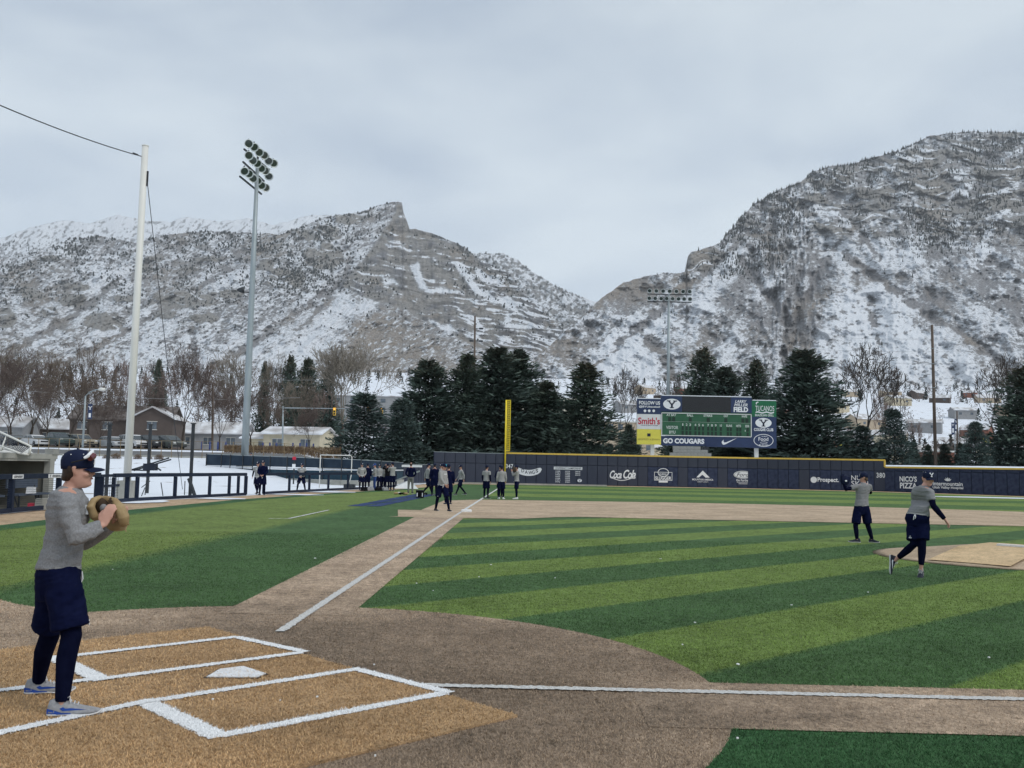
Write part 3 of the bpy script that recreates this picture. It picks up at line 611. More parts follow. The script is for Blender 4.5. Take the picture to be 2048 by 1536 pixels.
right = build_range('right_mountain', [(1040, 800), (1062, 722), (1100, 692), (1130, 662), (1160, 640), (1190, 608), (1220, 583), (1250, 565), (1290, 552), (1330, 546), (1372, 545), (1375, 514), (1382, 505), (1410, 496), (1440, 487), (1455, 465), (1480, 437), (1510, 407), (1560, 379), (1600, 366), (1625, 343), (1660, 333), (1700, 329), (1750, 314), (1800, 300), (1850, 276), (1880, 268), (1930, 264), (1990, 263), (2048, 266), (2120, 272)], 860, 4100, 1700, shade_right, 1.5, 1.5, 1040, 2110, 2.2, mat=M_mtn, gam=1.0)

# -- trees that stand on the slopes (far too many and small to count): cones and round crowns
def slope_trees(name, R, dens, n, hw, hh, seed, mat, cone=True, ridge=0):
    rg = np.random.default_rng(seed); P = R['P']; rows, cols = P.shape[:2]
    jr = rg.integers(1, rows-1, n*8); ic = rg.integers(1, cols-1, n*8)
    w = dens(R['U'][jr, ic], R['V'][jr, ic]); ok = rg.random(n*8) < w; jr, ic = jr[ok][:n], ic[ok][:n]
    if ridge: ii = np.array([i for i in rg.integers(1, cols-1, ridge*4) if rg.random() < dens(np.array([R['us'][i]]), np.array([R['vs'][i]+4]))[0]][:ridge], int); jr = np.concatenate([jr, np.full(len(ii), rows-2)]); ic = np.concatenate([ic, ii])
    pts = P[jr, ic]; m = len(pts); mpp = pts[:, 1]/FPX
    size = rg.uniform(.55, 1.3, m)*(1+.5*(rg.random(m) < .12)); W_ = hw*mpp*size; H_ = hh*mpp*size*rg.uniform(.8, 1.25, m); k = 6
    prof = [(1.0, 0), (.0, 1.0)] if cone else [(.75, -.1), (1.0, .35), (.6, .85), (.0, 1.0)]
    vs = []
    for pr, ph in prof:
        for q in range(k):
            a = q*2*math.pi/k; rr = pr*W_*rg.uniform(.75, 1.2, m); vs.append(np.stack([pts[:, 0]+rr*math.cos(a), pts[:, 1]+rr*math.sin(a)-2, pts[:, 2]-H_*.12+H_*ph], 1))
    Vv = np.stack(vs, 1).reshape(-1, 3); L_ = len(prof)
    fs = []
    for l in range(L_-1):
        for q in range(k): fs.append((l*k+q, l*k+(q+1) % k, (l+1)*k+(q+1) % k, (l+1)*k+q))
    F_ = (np.arange(m)[:, None, None]*(k*L_)+np.array(fs)[None]).reshape(-1, 4)
    tag(link(name, np_mesh(name, Vv, F_, mat)), kind='stuff'); return m
M_far_tree = simple('distant_conifer', (.030, .036, .036), .9, .35, .02, col2=(.055, .062, .058))
def dl(u, v):
    w = .35*sm(.0, .3, fbm(u/60, v/40, 3, 201)+.15)*sm(640, 560, v)*sm(820, 700, u)+.03*sm(760, 650, v)
    w = w+.5*sm(545, 480, v)*sm(.1, .4, fbm(u/40, v/30, 3, 202)+.2)*sm(800, 600, u)+.8*np.exp(-(np.hypot((u-610)/50, (v-550)/28))**2)+.16*sm(850, 950, u)*sm(1130, 1000, u)*sm(640, 520, v)
    w = w*(1-.8*np.exp(-(np.hypot((u-840)/60, (v-560)/80))**2)); return w
slope_trees('mountain_junipers', left, dl, 6000, 1.4, 3.4, 3, M_far_tree, False, 120)
def dr(u, v):
    edge = np.interp(u, [1372, 1455, 1510, 1600, 1700, 1850, 1950, 2048], [520, 470, 410, 366, 329, 276, 263, 266]); d = v-edge
    w = .8*sm(70, 10, d)*sm(1420, 1470, u)*sm(1880, 1800, u)*sm(-.25, .2, fbm(u/30, v/24, 3, 211)+.05)
    w = w+.75*sm(.12, .3, fbm(u/34, v/30, 3, 212)+.08)*sm(500, 440, v)*sm(1640, 1760, u)
    for x, y, a, c in ((1535, 490, 30, 45), (1575, 440, 30, 40), (1860, 455, 45, 30), (1960, 400, 25, 50), (1480, 530, 50, 20), (1890, 480, 60, 22), (1990, 300, 80, 25)): w = w+.7*np.exp(-(np.hypot((u-x)/a, (v-y)/c))**2)
    return w+.012*sm(700, 520, v)+.004
slope_trees('mountain_firs', right, dr, 5500, 1.25, 6.2, 4, M_far_tree, True, 260)
slope_trees('ridge_firs', mid, lambda u, v: .35+0*u, 1500, 1.3, 4.4, 5, M_far_tree, True, 60)
slope_trees('distant_firs', far, lambda u, v: .16*sm(460, 500, v)+.03, 900, 1.4, 4.6, 6, M_far_tree, True)
# -- winter haze that lets the far slopes pale
mb = MB(); mb.box((0, 4200, 950), (17000, 9600, 1904)); hz = mb.obj('haze')
mz = bpy.data.materials.new('haze'); mz.use_nodes = True; nt = mz.node_tree; nt.nodes.clear(); oo = nt.nodes.new('ShaderNodeOutputMaterial'); pv = nt.nodes.new('ShaderNodeVolumePrincipled')
pv.inputs['Density'].default_value = .000045; pv.inputs['Color'].default_value = (.93, .96, 1, 1); pv.inputs['Anisotropy'].default_value = 0.0; nt.links.new(pv.outputs[0], oo.inputs['Volume'])
hz.data.materials.append(mz); tag(hz, kind='stuff')
# ============================================================ walls, scoreboard, poles, rails
M_navy = simple('navy_pad', (.015, .023, .052), .8, .12, 3, col2=(.040, .052, .098))
M_greynavy = simple('weathered_navy_pad', (.034, .040, .062), .8, .12, .9, col2=(.052, .060, .085), stretch=(1, 1, .4))
M_navypaint = simple('navy_paint', (.013, .020, .040), .5, .2, 5, col2=(.019, .028, .052), spec=.15)
M_yellow = simple('yellow_cap', (.64, .43, .08), .5, .1, 6, col2=(.74, .52, .11))
M_white = simple('white_print', (.78, .79, .80), .6, .04, 5)
M_ink = simple('dark_print', (.015, .02, .04), .6, .04, 5)
M_board_navy = simple('board_navy', (.028, .045, .105), .5, .1, 1.5)
M_screen = simple('screen_black', (.004, .004, .006), .25, .2, 3, spec=.5)
M_green = simple('board_green', (.030, .105, .055), .6, .12, 1.2, col2=(.040, .125, .068))
M_tgreen = simple('sign_green', (.015, .135, .060), .5, .1, 2)
M_bulb = simple('unlit_digit', (.020, .040, .030), .7, .2, 20)
M_yel_sign = simple('sign_yellow', (.72, .64, .10), .5, .05, 2)
M_red = simple('sign_red', (.50, .03, .06), .5, .05, 2)
M_gold = simple('faded_gold_print', (.42, .36, .08), .5, .05, 2)
M_galv = simple('galvanised_steel', (.27, .31, .32), .45, .12, 4, metal=.3, col2=(.34, .38, .39), stretch=(1, 1, .15))
M_paintw = simple('white_painted_steel', (.66, .65, .60), .4, .05, 3, col2=(.74, .73, .68), stretch=(1, 1, .2))
M_darksteel = simple('dark_steel', (.035, .04, .045), .5, .2, 6)
M_concrete = simple('concrete', (.30, .30, .27), .9, .12, 2.0, col2=(.40, .39, .35), bump=.2)
M_concdark = simple('dark_concrete', (.16, .155, .13), .9, .15, 1.4, col2=(.22, .21, .175), bump=.2)  # darker concrete tone for the inner walls and floor of the dugout
M_block = simple('grey_block', (.27, .27, .25), .9, .15, 6, col2=(.33, .33, .31), bump=.3)
M_wood = simple('weathered_pole_wood', (.075, .055, .042), .9, .3, 3, col2=(.13, .10, .08), stretch=(1, 1, .08), bump=.4)
M_wire = simple('wire', (.03, .03, .035), .6, .1, 4)
M_netting = simple('net_twine', (.02, .025, .04), .8, .1, 4)
M_teal = simple('windscreen_mesh', (.014, .040, .062), .8, .2, 2, col2=(.022, .055, .082))
M_teal2 = simple('navy_windscreen', (.012, .024, .042), .8, .25, 1.2, col2=(.026, .044, .066))
M_benchblue = simple('bench_vinyl', (.075, .095, .13), .5, .12, 4)
M_lens = simple('floodlight_lens', (.045, .060, .052), .15, .2, 6, spec=.6)
M_reflector = simple('spun_aluminium', (.50, .54, .53), .35, .15, 6, metal=.55)

_fonts = {}
def text_poly(s, shear=0.0, bold=0.0, spacing=1.0):
    key = (s, shear, bold, spacing)
    if key in _fonts: return _fonts[key]
    c = bpy.data.curves.new('txt', 'FONT'); c.body = s; c.shear = shear; c.offset = bold; c.resolution_u = 3; c.space_character = spacing; c.align_x = 'LEFT'; c.fill_mode = 'FRONT'
    o = bpy.data.objects.new('txt', c); COL.objects.link(o); dg = bpy.context.evaluated_depsgraph_get(); me = o.evaluated_get(dg).to_mesh()
    v = np.array([x.co[:2] for x in me.vertices]); f = [tuple(p.vertices) for p in me.polygons]; o.evaluated_get(dg).to_mesh_clear()
    bpy.data.objects.remove(o); bpy.data.curves.remove(c)
    v = (v-v.min(0))/(v.max(0)-v.min(0)); _fonts[key] = (v, f); return v, f
class Face:
    """a vertical face on which flat print is laid; x, z in metres along it"""
    def __init__(s, o, r, off=.03): s.o = np.array(o, float); s.r = np.array(r, float)/np.linalg.norm(r); s.n = np.array([s.r[1], -s.r[0], 0.]); s.off = off
    def p(s, x, z, k=0): return s.o+s.r*x+np.array([0, 0, z])+s.n*(s.off+k)
    def text(s, mb, t, x, z, w, h, shear=0, bold=.02, spacing=1.0, k=0, arch=0):
        v, f = text_poly(t, shear, bold, spacing)
        mb.add([s.p(x+a*w, z+b*h+arch*4*(a-.5)**2-arch*.5, k) for a, b in v], f)
    def shape(s, mb, pts, k=0): mb.add([s.p(a, b, k) for a, b in pts], [tuple(range(len(pts)))])
    def oval(s, mb, x, z, a, b, k=0, n=28): s.shape(mb, [(x+a*math.cos(t*2*math.pi/n), z+b*math.sin(t*2*math.pi/n)) for t in range(n)], k)
    def ring(s, mb, x, z, a, b, w, k=0, n=28):
        vs = []
        for t in range(n): c, d = math.cos(t*2*math.pi/n), math.sin(t*2*math.pi/n); vs += [s.p(x+a*c, z+b*d, k), s.p(x+(a-w)*c, z+(b-w)*d, k)]
        mb.add(vs, [(2*i, 2*((i+1) % n), 2*((i+1) % n)+1, 2*i+1) for i in range(n)])
    def rect(s, mb, x0, z0, x1, z1, k=0): s.shape(mb, [(x0, z0), (x1, z0), (x1, z1), (x0, z1)], k)
def y_mark(F, mb, x, z, h, k=0):
    """stretch Y with slab feet"""
    P = lambda q: [(x+a*h, z+b*h) for a, b in q]
    F.shape(mb, P([(-.12, -.42), (.12, -.42), (.12, .02), (-.12, .02)]), k)
    F.shape(mb, P([(-.26, -.5), (.26, -.5), (.26, -.39), (-.26, -.39)]), k+.001)
    for sg in (-1, 1):
        q = [(sg*.0, -.10), (sg*.14, -.06), (sg*.50, .38), (sg*.30, .38), (sg*.0, .06)]
        F.shape(mb, P(q if sg > 0 else q[::-1]), k+.002)
        q = [(sg*.16, .33), (sg*.64, .33), (sg*.64, .45), (sg*.16, .45)]; F.shape(mb, P(q if sg > 0 else q[::-1]), k+.003)
def swoosh(F, mb, x, z, w, k=0):
    pts = [(0, .18), (.04, .04), (.14, .0), (.28, .05), (1.0, .46), (.30, .17), (.17, .15), (.12, .22), (.13, .34)]
    F.shape(mb, [(x+a*w, z+b*w) for a, b in pts], k)

# -- outfield wall, padded panel by padded panel
WH, WL, WROW = 3.22, 2.48, 2.14
wall = empty('outfield_wall', (0, 100, 0), 0, 'long dark navy padded outfield wall with yellow top edge and painted sponsor logos', 'outfield wall')
wp = [np.array(q, float) for q in wallp+[(66, 64)]]
def wall_hit(px):
    d = ray(px, 960); best = None
    for a, b in zip(wp[:-1], wp[1:]):
        e = b-a; M = np.array([[d[0], -e[0]], [d[1], -e[1]]]); t, s_ = np.linalg.solve(M, a)
        if -1e-6 <= s_ <= 1.0001 and t > 0: return a+e*s_, a, e/np.linalg.norm(e)
    return wp[-1], wp[-2], (wp[-1]-wp[-2])/np.linalg.norm(wp[-1]-wp[-2])
def to_px(X, Y, Z):
    d = np.array([X, Y, Z-EYE]); z = d@_fw; return 1024+FPX*(d@_r2)/z, 768-FPX*(d@_u2)/z
def wall_face(px): p, a, e = wall_hit(px); return Face((p[0], p[1], 0), (e[0], e[1], 0), .10)
def wz(px, py):
    """height on the wall of the photo point"""
    p, a, e = wall_hit(px); d = ray(px, py); t = p[1]/d[1]; return EYE+d[2]*t
def wx(F, px): p, a, e = wall_hit(px); return float((np.array([p[0], p[1], 0])-F.o)@F.r)
DARK = [(1294, 1355), (1374, 1435), (1455, 1600), (1621, 1751), (1772, 1930), (1931, 2100)]
PW = 1.115; panel_mesh = {}
def panel(px, c, e, w, z0, z1, dark):
    key = (round(w, 2), round(z1-z0, 2), dark)
    if key not in panel_mesh:
        m = MB(); h = z1-z0; g = .012; b_ = .02
        m.add([(-w/2+g, 0, g), (w/2-g, 0, g), (w/2-g, 0, h-g), (-w/2+g, 0, h-g), (-w/2+g+b_, -.075, g+b_), (w/2-g-b_, -.075, g+b_), (w/2-g-b_, -.075, h-g-b_), (-w/2+g+b_, -.075, h-g-b_)],
              [(4, 5, 6, 7), (0, 1, 5, 4), (1, 2, 6, 5), (2, 3, 7, 6), (3, 0, 4, 7)])
        panel_mesh[key] = m.mesh('panel', False, M_navy if dark else M_greynavy)
    o = link('panel', panel_mesh[key], wall, (c[0], c[1]-100, z0)); o.rotation_euler = (0, 0, math.atan2(e[1], e[0]))
backing = MB(); capm = MB().mat(M_yellow); capg = MB()
for si, (a, b) in enumerate(zip(wp[:-1], wp[1:])):
    e = b-a; L_ = np.linalg.norm(e); e /= L_; n = max(1, round(L_/PW)); w = L_/n; low = si >= 3
    top = WL if low else WH; nrm = np.array([-e[1], e[0]])*.12
    backing.add([(*(a), 0), (*(b), 0), (*(b), top), (*(a), top), (*(a+nrm), 0), (*(b+nrm), 0), (*(b+nrm), top), (*(a+nrm), top)], [(0, 1, 2, 3), (5, 4, 7, 6), (3, 2, 6, 7), (1, 5, 6, 2), (4, 0, 3, 7)])
    for i in range(n):
        c = a+e*w*(i+.5); px, _ = to_px(c[0], c[1], 1.5); dk = any(p <= px <= q for p, q in DARK)
        panel(px, c, e, w, .02, WROW, dk); panel(px, c, e, w, WROW, top-.02, False if not low else dk)
    tgt = capg if si == 0 else capm; h_ = .05 if si == 0 else .17; mid_ = nrm/2
    tgt.bar((*(a+mid_-e*.01), top+h_/2-.02), (*(b+mid_+e*.01), top+h_/2-.02), .24 if si else .14, h_)
p4 = wp[3]; capm.box((p4[0], p4[1]+.02, (WH+WL)/2+.09), (.17, .30, WH-WL), -.45)
backing.mat(M_navypaint); backing.obj('backing', None, wall, loc=(0, -100, 0)); capm.obj('yellow_cap', None, wall, loc=(0, -100, 0)); capg.obj('grey_cap', M_galv, wall, loc=(0, -100, 0))
def wall_print(name, fn, px, m=M_white):
    F = wall_face(px); mbb = MB(); fn(F, mbb); o = mbb.obj(name, m, wall, loc=(0, -100, 0)); return o
def WT(t, x0, y0, x1, y1, **k):
    """text print filling the photo box x0..x1, y0 (top)..y1 (bottom) on the wall"""
    xm = (x0+x1)/2
    def fn(F, m): a, c = wx(F, x0), wx(F, x1); z0, z1 = wz(xm, y1), wz(xm, y0); F.text(m, t, a, z0, c-a, z1-z0, **k)
    return wall_print('lettering', fn, xm)
WT('347', 1011, 928, 1025.5, 936.5, bold=.015, spacing=1.1); WT('380', 1753, 945.5, 1770, 955.5, bold=.015, spacing=1.1)
def saus(F, m):
    zc = wz(1058, 938); n = 18; a, c = wx(F, 1030), wx(F, 1083); top, bot = [], []
    for i in range(n+1):
        t = i/n; x = a+(c-a)*t; sag = .42*(1-(2*t-1)**2); hw = .32*min(1, math.sqrt(max(0, 1-(abs(2*t-1))**6))+.05)
        top.append((x, zc-sag+hw)); bot.append((x, zc-sag-hw))
    F.shape(m, bot+top[::-1])
wall_print('sausage_shape', saus, 1058)
def dawgs(F, m):
    a, c = wx(F, 1042), wx(F, 1077); zc = wz(1058, 938)-.56
    for i, ch in enumerate('DAWGS'): t = (i+.5)/5; x = a+(c-a)*t; F.text(m, ch, x-.17, zc+.42*(2*t-1)**2*.75, .30 if ch != 'W' else .40, .36, bold=.01, k=.012)
wall_print('lettering', dawgs, 1058, M_ink)
def champs(F, m):
    x0, x1 = wx(F, 1107), wx(F, 1164); F.rect(m, x0, wz(1135, 939.3), x1, wz(1135, 933.8))
    for ci, (pa, pb, nr) in enumerate(((1110.5, 1120, 7), (1130, 1139.5, 7), (1150, 1160, 3))):
        a, c = wx(F, pa), wx(F, pb)
        for r in range(nr): z = wz(1135, 942.6+3.55*r); F.text(m, str([1958, 1961, 1965, 1967, 1968, 1971, 1976, 1979, 1983, 1985, 1988, 1993, 1994, 2001, 2016, 2017, 2019][(ci*7+r) % 17]), a, z-.07, c-a, .12, bold=.02)
    F.oval(m, wx(F, 1159), wz(1159, 961), .24, .17)
wall_print('championship_list', champs, 1135)
WT('CONFERENCE CHAMPIONSHIPS', 1109, 934.6, 1162, 938.4, bold=.01, k=.01).data.materials[0] = M_ink
wall_print('y_emblem', lambda F, m: y_mark(F, m, wx(F, 1159), wz(1159, 961), .22, .01), 1159, M_ink)
WT('Coca', 1219, 941, 1243, 957, shear=.35, bold=.025, spacing=.85); WT('Cola', 1246, 939.5, 1271, 957.5, shear=.35, bold=.025, spacing=.85)
def coca(F, m):
    x0, x1 = wx(F, 1221), wx(F, 1270); z = wz(1245, 958); n = 14; up, dn = [], []
    for i in range(n+1): t = i/n; zz = z+.16*math.sin(t*5.2+2.4); up.append((x0+(x1-x0)*t, zz+.045)); dn.append((x0+(x1-x0)*t, zz-.03))
    F.shape(m, dn+up[::-1])
wall_print('underline_flourish', coca, 1245)
def slug(F, m):
    a, c = wx(F, 1308), wx(F, 1344); zt, zb = wz(1326, 944), wz(1326, 961); w = .05
    for (x0, z0, x1, z1) in ((a, zb, c, zb+w), (a, zt-w, c, zt), (a, zb, a+w, zt), (c-w, zb, c, zt)): F.rect(m, x0, z0, x1, z1)
    xm = (a+c)/2; F.ring(m, xm, zt-.05, .62, .46, .07, .003); F.rect(m, xm-.5, wz(1326, 965), xm+.5, zb-.02, .002)
    F.text(m, 'LOUISVILLE', xm-.55, (zt+zb)/2+.12, 1.1, .2, bold=.02, k=.012); F.text(m, 'SLUGGER', a+.1, zb+.08, c-a-.2, .36, bold=.03, k=.012)
wall_print('bat_maker_badge', slug, 1326)
def mam(F, m):
    xc = wx(F, 1405); z0 = wz(1405, 955); z1 = wz(1405, 941)
    F.shape(m, [(xc-.72, z0), (xc-.42, z0), (xc-.05, z0+.30), (xc+.18, z0+.12), (xc+.30, z0), (xc+.78, z0), (xc, z1)])
    F.text(m, 'MOUNTAIN AMERICA', wx(F, 1384), wz(1405, 961), wx(F, 1426)-wx(F, 1384), .20, bold=.02); F.text(m, 'CREDIT UNION', wx(F, 1394), wz(1405, 964.6), wx(F, 1416)-wx(F, 1394), .10, bold=.01)
wall_print('mountain_logo', mam, 1405)
def ford(F, m):
    xc = wx(F, 1485.5); z = wz(1485.5, 949.5); F.oval(m, xc, z, 1.06, .42)
    F.text(m, 'Go Further', wx(F, 1472), wz(1485, 963), wx(F, 1499)-wx(F, 1472), .27, bold=.02)
    F.rect(m, xc-.70, wz(1485, 965.4), xc+.70, wz(1485, 964.8)); F.rect(m, xc-.5, wz(1485, 968), xc+.5, wz(1485, 967.2))
wall_print('oval_badge', ford, 1485.5)
def ford2(F, m): xc = wx(F, 1485.5); z = wz(1485.5, 949.5); F.text(m, 'Ford', xc-.72, z-.2, 1.42, .42, shear=.35, bold=.0, k=.02); F.ring(m, xc, z, .99, .36, .03, .018)
wall_print('lettering', ford2, 1485.5, M_ink)
def prosp(F, m): F.oval(m, wx(F, 1627.5), wz(1627.5, 959.5), .33, .33)
wall_print('round_emblem', prosp, 1628)
WT('Prospect.', 1635, 955, 1677.5, 966.5, bold=.03); WT('NU', 1702.5, 951, 1722, 960.5, bold=.0); WT('SKIN', 1702.5, 962, 1736, 972, bold=.0)
WT("NICO'S", 1800, 952.5, 1834.5, 963.5, bold=.03); WT('PIZZA', 1800.5, 965.5, 1834.5, 977, bold=.03)
WT('Intermountain', 1866.5, 963.5, 1926, 971.5, bold=.02); WT('Utah Valley Hospital', 1866, 972.6, 1927, 979, bold=.025)
def imh(F, m):
    xc, z = wx(F, 1896.5), wz(1896.5, 962.5)
    for a in (-60, -32, 0, 32, 60):
        r = math.radians(a); dx, dz = math.sin(r), math.cos(r); px_, pz_ = dz, -dx; R = .42
        F.shape(m, [(xc, z), (xc+dx*R*.55+px_*.07, z+dz*R*.55+pz_*.07), (xc+dx*R, z+dz*R), (xc+dx*R*.55-px_*.07, z+dz*R*.55-pz_*.07)][::-1], abs(a)*.0001)
wall_print('starburst_emblem', imh, 1896.5)

# -- low grey corrugated wall that closes the corner on the left
cw = empty('corner_fence', (-10, 98, 0), 0, 'low grey ribbed fence between the bullpen and the tall navy outfield wall', 'fence')
A, B = at(806, 965, 92)[:2], wp[0].copy(); e = B-A; L_ = np.linalg.norm(e); e /= L_; n = int(L_/.5); pm = None
for i in range(n):
    c = A+e*(i+.5)*L_/n
    if pm is None: m = MB(); m.box((0, 0, .93), (L_/n-.03, .06, 1.82)); m.box((L_/n*.25, -.045, .93), (.05, .03, 1.8)); pm = m.mesh('panel', False, M_greynavy)
    o = link('panel', pm, cw, (c[0]+10, c[1]-98, .02)); o.rotation_euler = (0, 0, math.atan2(e[1], e[0]))
m = MB(); m.bar((*(A-np.array([-10, 98])), 1.88), (*(B-np.array([-10, 98])), 1.88), .12, .06); m.obj('top_rail', M_galv, cw)

# -- yellow foul pole
fp = at(1009.5, 960, 101.3); FPO = (fp[0], 101.3, 0)
pole = empty('foul_pole', FPO, 0, 'bright yellow foul pole with a narrow mesh wing above the navy wall', 'foul pole')
m = MB(); ztop = at(1013, 800, 101.3)[2]; zlow = at(1013, 902, 101.3)[2]
m.tube([(0, 0, 0), (0, 0, ztop)], .085, 10); M_fy = simple('foul_pole_yellow', (.86, .66, .04), .45, .04, 3); m.obj('pole', M_fy, pole, True)
m = MB(); W_ = .46
for z in (zlow, ztop-.03): m.bar((.08, 0, z), (W_, 0, z), .07)
m.bar((W_, 0, zlow), (W_, 0, ztop), .07); m.obj('wing_frame', M_fy, pole)
m = MB(); nn = 46
for i in range(nn): z = zlow+(ztop-zlow)*(i+.5)/nn; m.bar((.08, .01, z), (W_, .01, z+(.08 if i % 2 else -.02)), .035)
for x in (.15, .22, .29, .36): m.bar((x, .02, zlow), (x, .02, ztop), .03)
m.obj('wing_mesh', simple('yellow_mesh', (.70, .55, .06), .6, .2, 12), pole)

# -- scoreboard
SY = 112.0
def bx(px, py=845): return float(at(px, py, SY)[0])
def bz(px, py): return float(at(px, py, SY)[2])
SB = empty('scoreboard', (bx(1410), SY, 0), 0, 'large navy and green baseball scoreboard on posts behind the outfield wall', 'scoreboard')
SF = Face((0, -.30, 0), (1, 0, 0), .02)
def sx(px): return bx(px)-bx(1410)
def spanel(name, x0, y0, x1, y1, mat, th=.5, f=0.0):
    xm = (x0+x1)/2; za, zb = bz(xm, y1), bz(xm, y0); m = MB(); m.box(((sx(x0)+sx(x1))/2, -.05+f, (za+zb)/2), (sx(x1)-sx(x0)-.01, th, zb-za-.01)); return m.obj(name, mat, SB)
def sprint(name, mat, fn): m = MB(); fn(m); return m.obj(name, mat, SB)
def ST(m, t, x0, y0, x1, y1, **k): xm = (x0+x1)/2; z0 = bz(xm, y1); SF.text(m, t, sx(x0), z0, sx(x1)-sx(x0), bz(xm, y0)-z0, **k)
M_whitesign = simple('white_sign', (.68, .68, .67), .5, .04, 2)
spanel('sign_panel', 1273.5, 797.5, 1321.5, 828.5, M_board_navy); spanel('sign_panel', 1273.5, 828.5, 1321.5, 858.5, M_whitesign); spanel('sign_panel', 1273.5, 858.5, 1321.5, 889, M_yel_sign)
spanel('sign_panel', 1321.5, 792, 1363, 824.5, M_board_navy); spanel('video_screen', 1363, 793, 1460.5, 825.5, M_screen); spanel('sign_panel', 1460.5, 794.5, 1502.5, 827, M_board_navy)
spanel('score_panel', 1321.5, 824.7, 1502.5, 872.5, M_green); spanel('sign_panel', 1321.5, 872.7, 1411, 891.5, M_board_navy); spanel('sign_panel', 1411, 873.5, 1502.5, 894.5, M_board_navy)
spanel('sign_panel', 1502.5, 801.5, 1551.5, 834, M_tgreen); spanel('sign_panel', 1502.5, 834, 1551.5, 865, M_board_navy); spanel('sign_panel', 1502.5, 865, 1551.5, 896.5, M_board_navy)
sprint('frame', M_whitesign, lambda m: [m.bar((sx(a), -.33, bz(a, b)), (sx(c), -.33, bz(a, b) if b > 0 and abs(a-c) > 5 else bz(c, d)), .09) for a, b, c, d in
       ((1322.5, 826, 1501, 829.5), (1322.5, 870.6, 1501, 873.5), (1322.5, 826, 1322.5, 870.6), (1501, 829.5, 1501, 873.8))])
sprint('snow_cap', simple('snow_rim', (.8, .82, .86), .7, .03, 3), lambda m: [m.bar((sx(a), -.1, bz(a, b)+.04), (sx(c), -.1, bz(a, b)+.04), .45, .09) for a, b, c in ((1274, 797.5, 1320), (1323, 791.6, 1502), (1504, 801.3, 1551))])
def TX(t, x0, y0, x1, y1, mat=M_white, **k): return sprint('lettering', mat, lambda m: ST(m, t, x0, y0, x1, y1, **k))
for a_ in (('FOLLOW US', 1277, 802.5, 1319, 809.5, .03), ('@BYUbaseball', 1277, 811.5, 1319, 816.5, .02), ('FIELD', 1466, 814.5, 1495, 824.5, .05), ('GO COUGARS', 1325.5, 877, 1407.5, 887.5, .05), ('TUCANOS', 1509.5, 812, 1547, 822.5, 0), ('BRAZILIAN GRILL', 1509, 828.5, 1546, 833, .01), ('COUGAR CLUB', 1506.5, 856.5, 1545, 862.5, .03), ('NUSKIN', 1522, 872, 1533, 874, .01), ('Food', 1515.5, 874.5, 1535, 882, .01), ('801.422.2827', 1516, 889, 1535, 891.5, .02)): TX(*a_[:5], bold=a_[5])
TX('LARRY', 1469, 800.5, 1492, 806.3, shear=.25, bold=.02); TX('MILLER', 1467, 807.3, 1494, 813, shear=.25, bold=.02)
for q in (1289, 1297.5, 1306.5): sprint('round_icon', M_white, lambda m: SF.oval(m, sx(q), bz(q, 822), .16, .16))
sprint('oval_emblem', M_white, lambda m: SF.oval(m, sx(1342.7), bz(1342.7, 808.6), 1.03, .64)); sprint('oval_emblem', M_white, lambda m: SF.oval(m, sx(1525.5), bz(1525.5, 846), .96, .58)); sprint('swoosh_mark', M_white, lambda m: swoosh(SF, m, sx(1442), bz(1457, 890), 1.85))
n = 12; a = sx(1510); c = sx(1546.5)
sprint('wavy_line', M_white, lambda m: SF.shape(m, [(a+(c-a)*i/n, bz(1528, 826.5)+.06*math.sin(i*1.1)) for i in range(n+1)]+[(a+(c-a)*i/n, bz(1528, 825)+.06*math.sin(i*1.1)+.05) for i in range(n, -1, -1)]))
sprint('oval_ring', M_white, lambda m: SF.ring(m, sx(1525.5), bz(1525.5, 881), 1.17, .75, .07)); sprint('fish_outline', M_white, lambda m: SF.ring(m, sx(1526), bz(1526, 885.5), .42, .12, .04))
sprint('bird_mark', M_white, lambda m: SF.shape(m, [(sx(1510), bz(1510, 806)), (sx(1514), bz(1514, 803.5)), (sx(1516.5), bz(1516, 805)), (sx(1513), bz(1513, 806)), (sx(1511.5), bz(1511.5, 810))][::-1], .001))
M_bl = simple('board_lettering', (.62, .66, .62), .6, .04, 5)
for t, a, c in (('AT BAT', 1332, 1351.5), ('BALL', 1373, 1385.5), ('STRIKE', 1406, 1423.5), ('OUT', 1446, 1455), ('H/E', 1482.5, 1493)): y = 827.7+((a+c)/2-1335)*.0193; TX(t, a, y, c, y+4.6, M_bl, bold=.03)
for t, a, c in (('1', 1363.7, 1365.5), ('2', 1370.5, 1374), ('3', 1377.5, 1381), ('4', 1388, 1391.5), ('5', 1395.5, 1399), ('6', 1403, 1406.5), ('7', 1413.5, 1417), ('8', 1421, 1424.5), ('9', 1428.5, 1432), ('10', 1438.5, 1442.5), ('RUNS', 1451.5, 1463), ('HITS', 1471, 1480.5), ('ERR', 1489.5, 1497.5)): y = 847+((a+c)/2-1364)*.025; TX(t, a, y, c, y+4.8, M_bl, bold=.02)
TX('VISITOR', 1331.5, 852, 1355.5, 858.3, M_bl, bold=.015); TX('BYU', 1337.5, 861.5, 1350, 867.5, M_bl, bold=.015); TX('I', 1488.5, 860, 1489.7, 863.5, M_bl); sprint('divider', M_bl, lambda m: m.bar((sx(1323), -.31, bz(1410, 844.8)+.02), (sx(1500), -.31, bz(1410, 844.8)-.02), .015))
def DW(q, y, w, h): sprint('digit_window', M_bulb, lambda m: SF.rect(m, sx(q-w), bz(q, y+h), sx(q+w), bz(q, y), .004))
for q in (1338.5, 1346.5, 1379.5, 1415.5, 1450.5, 1484.5, 1492.5): DW(q, 834.5+(q-1338)*.0193, 3, 8.5)
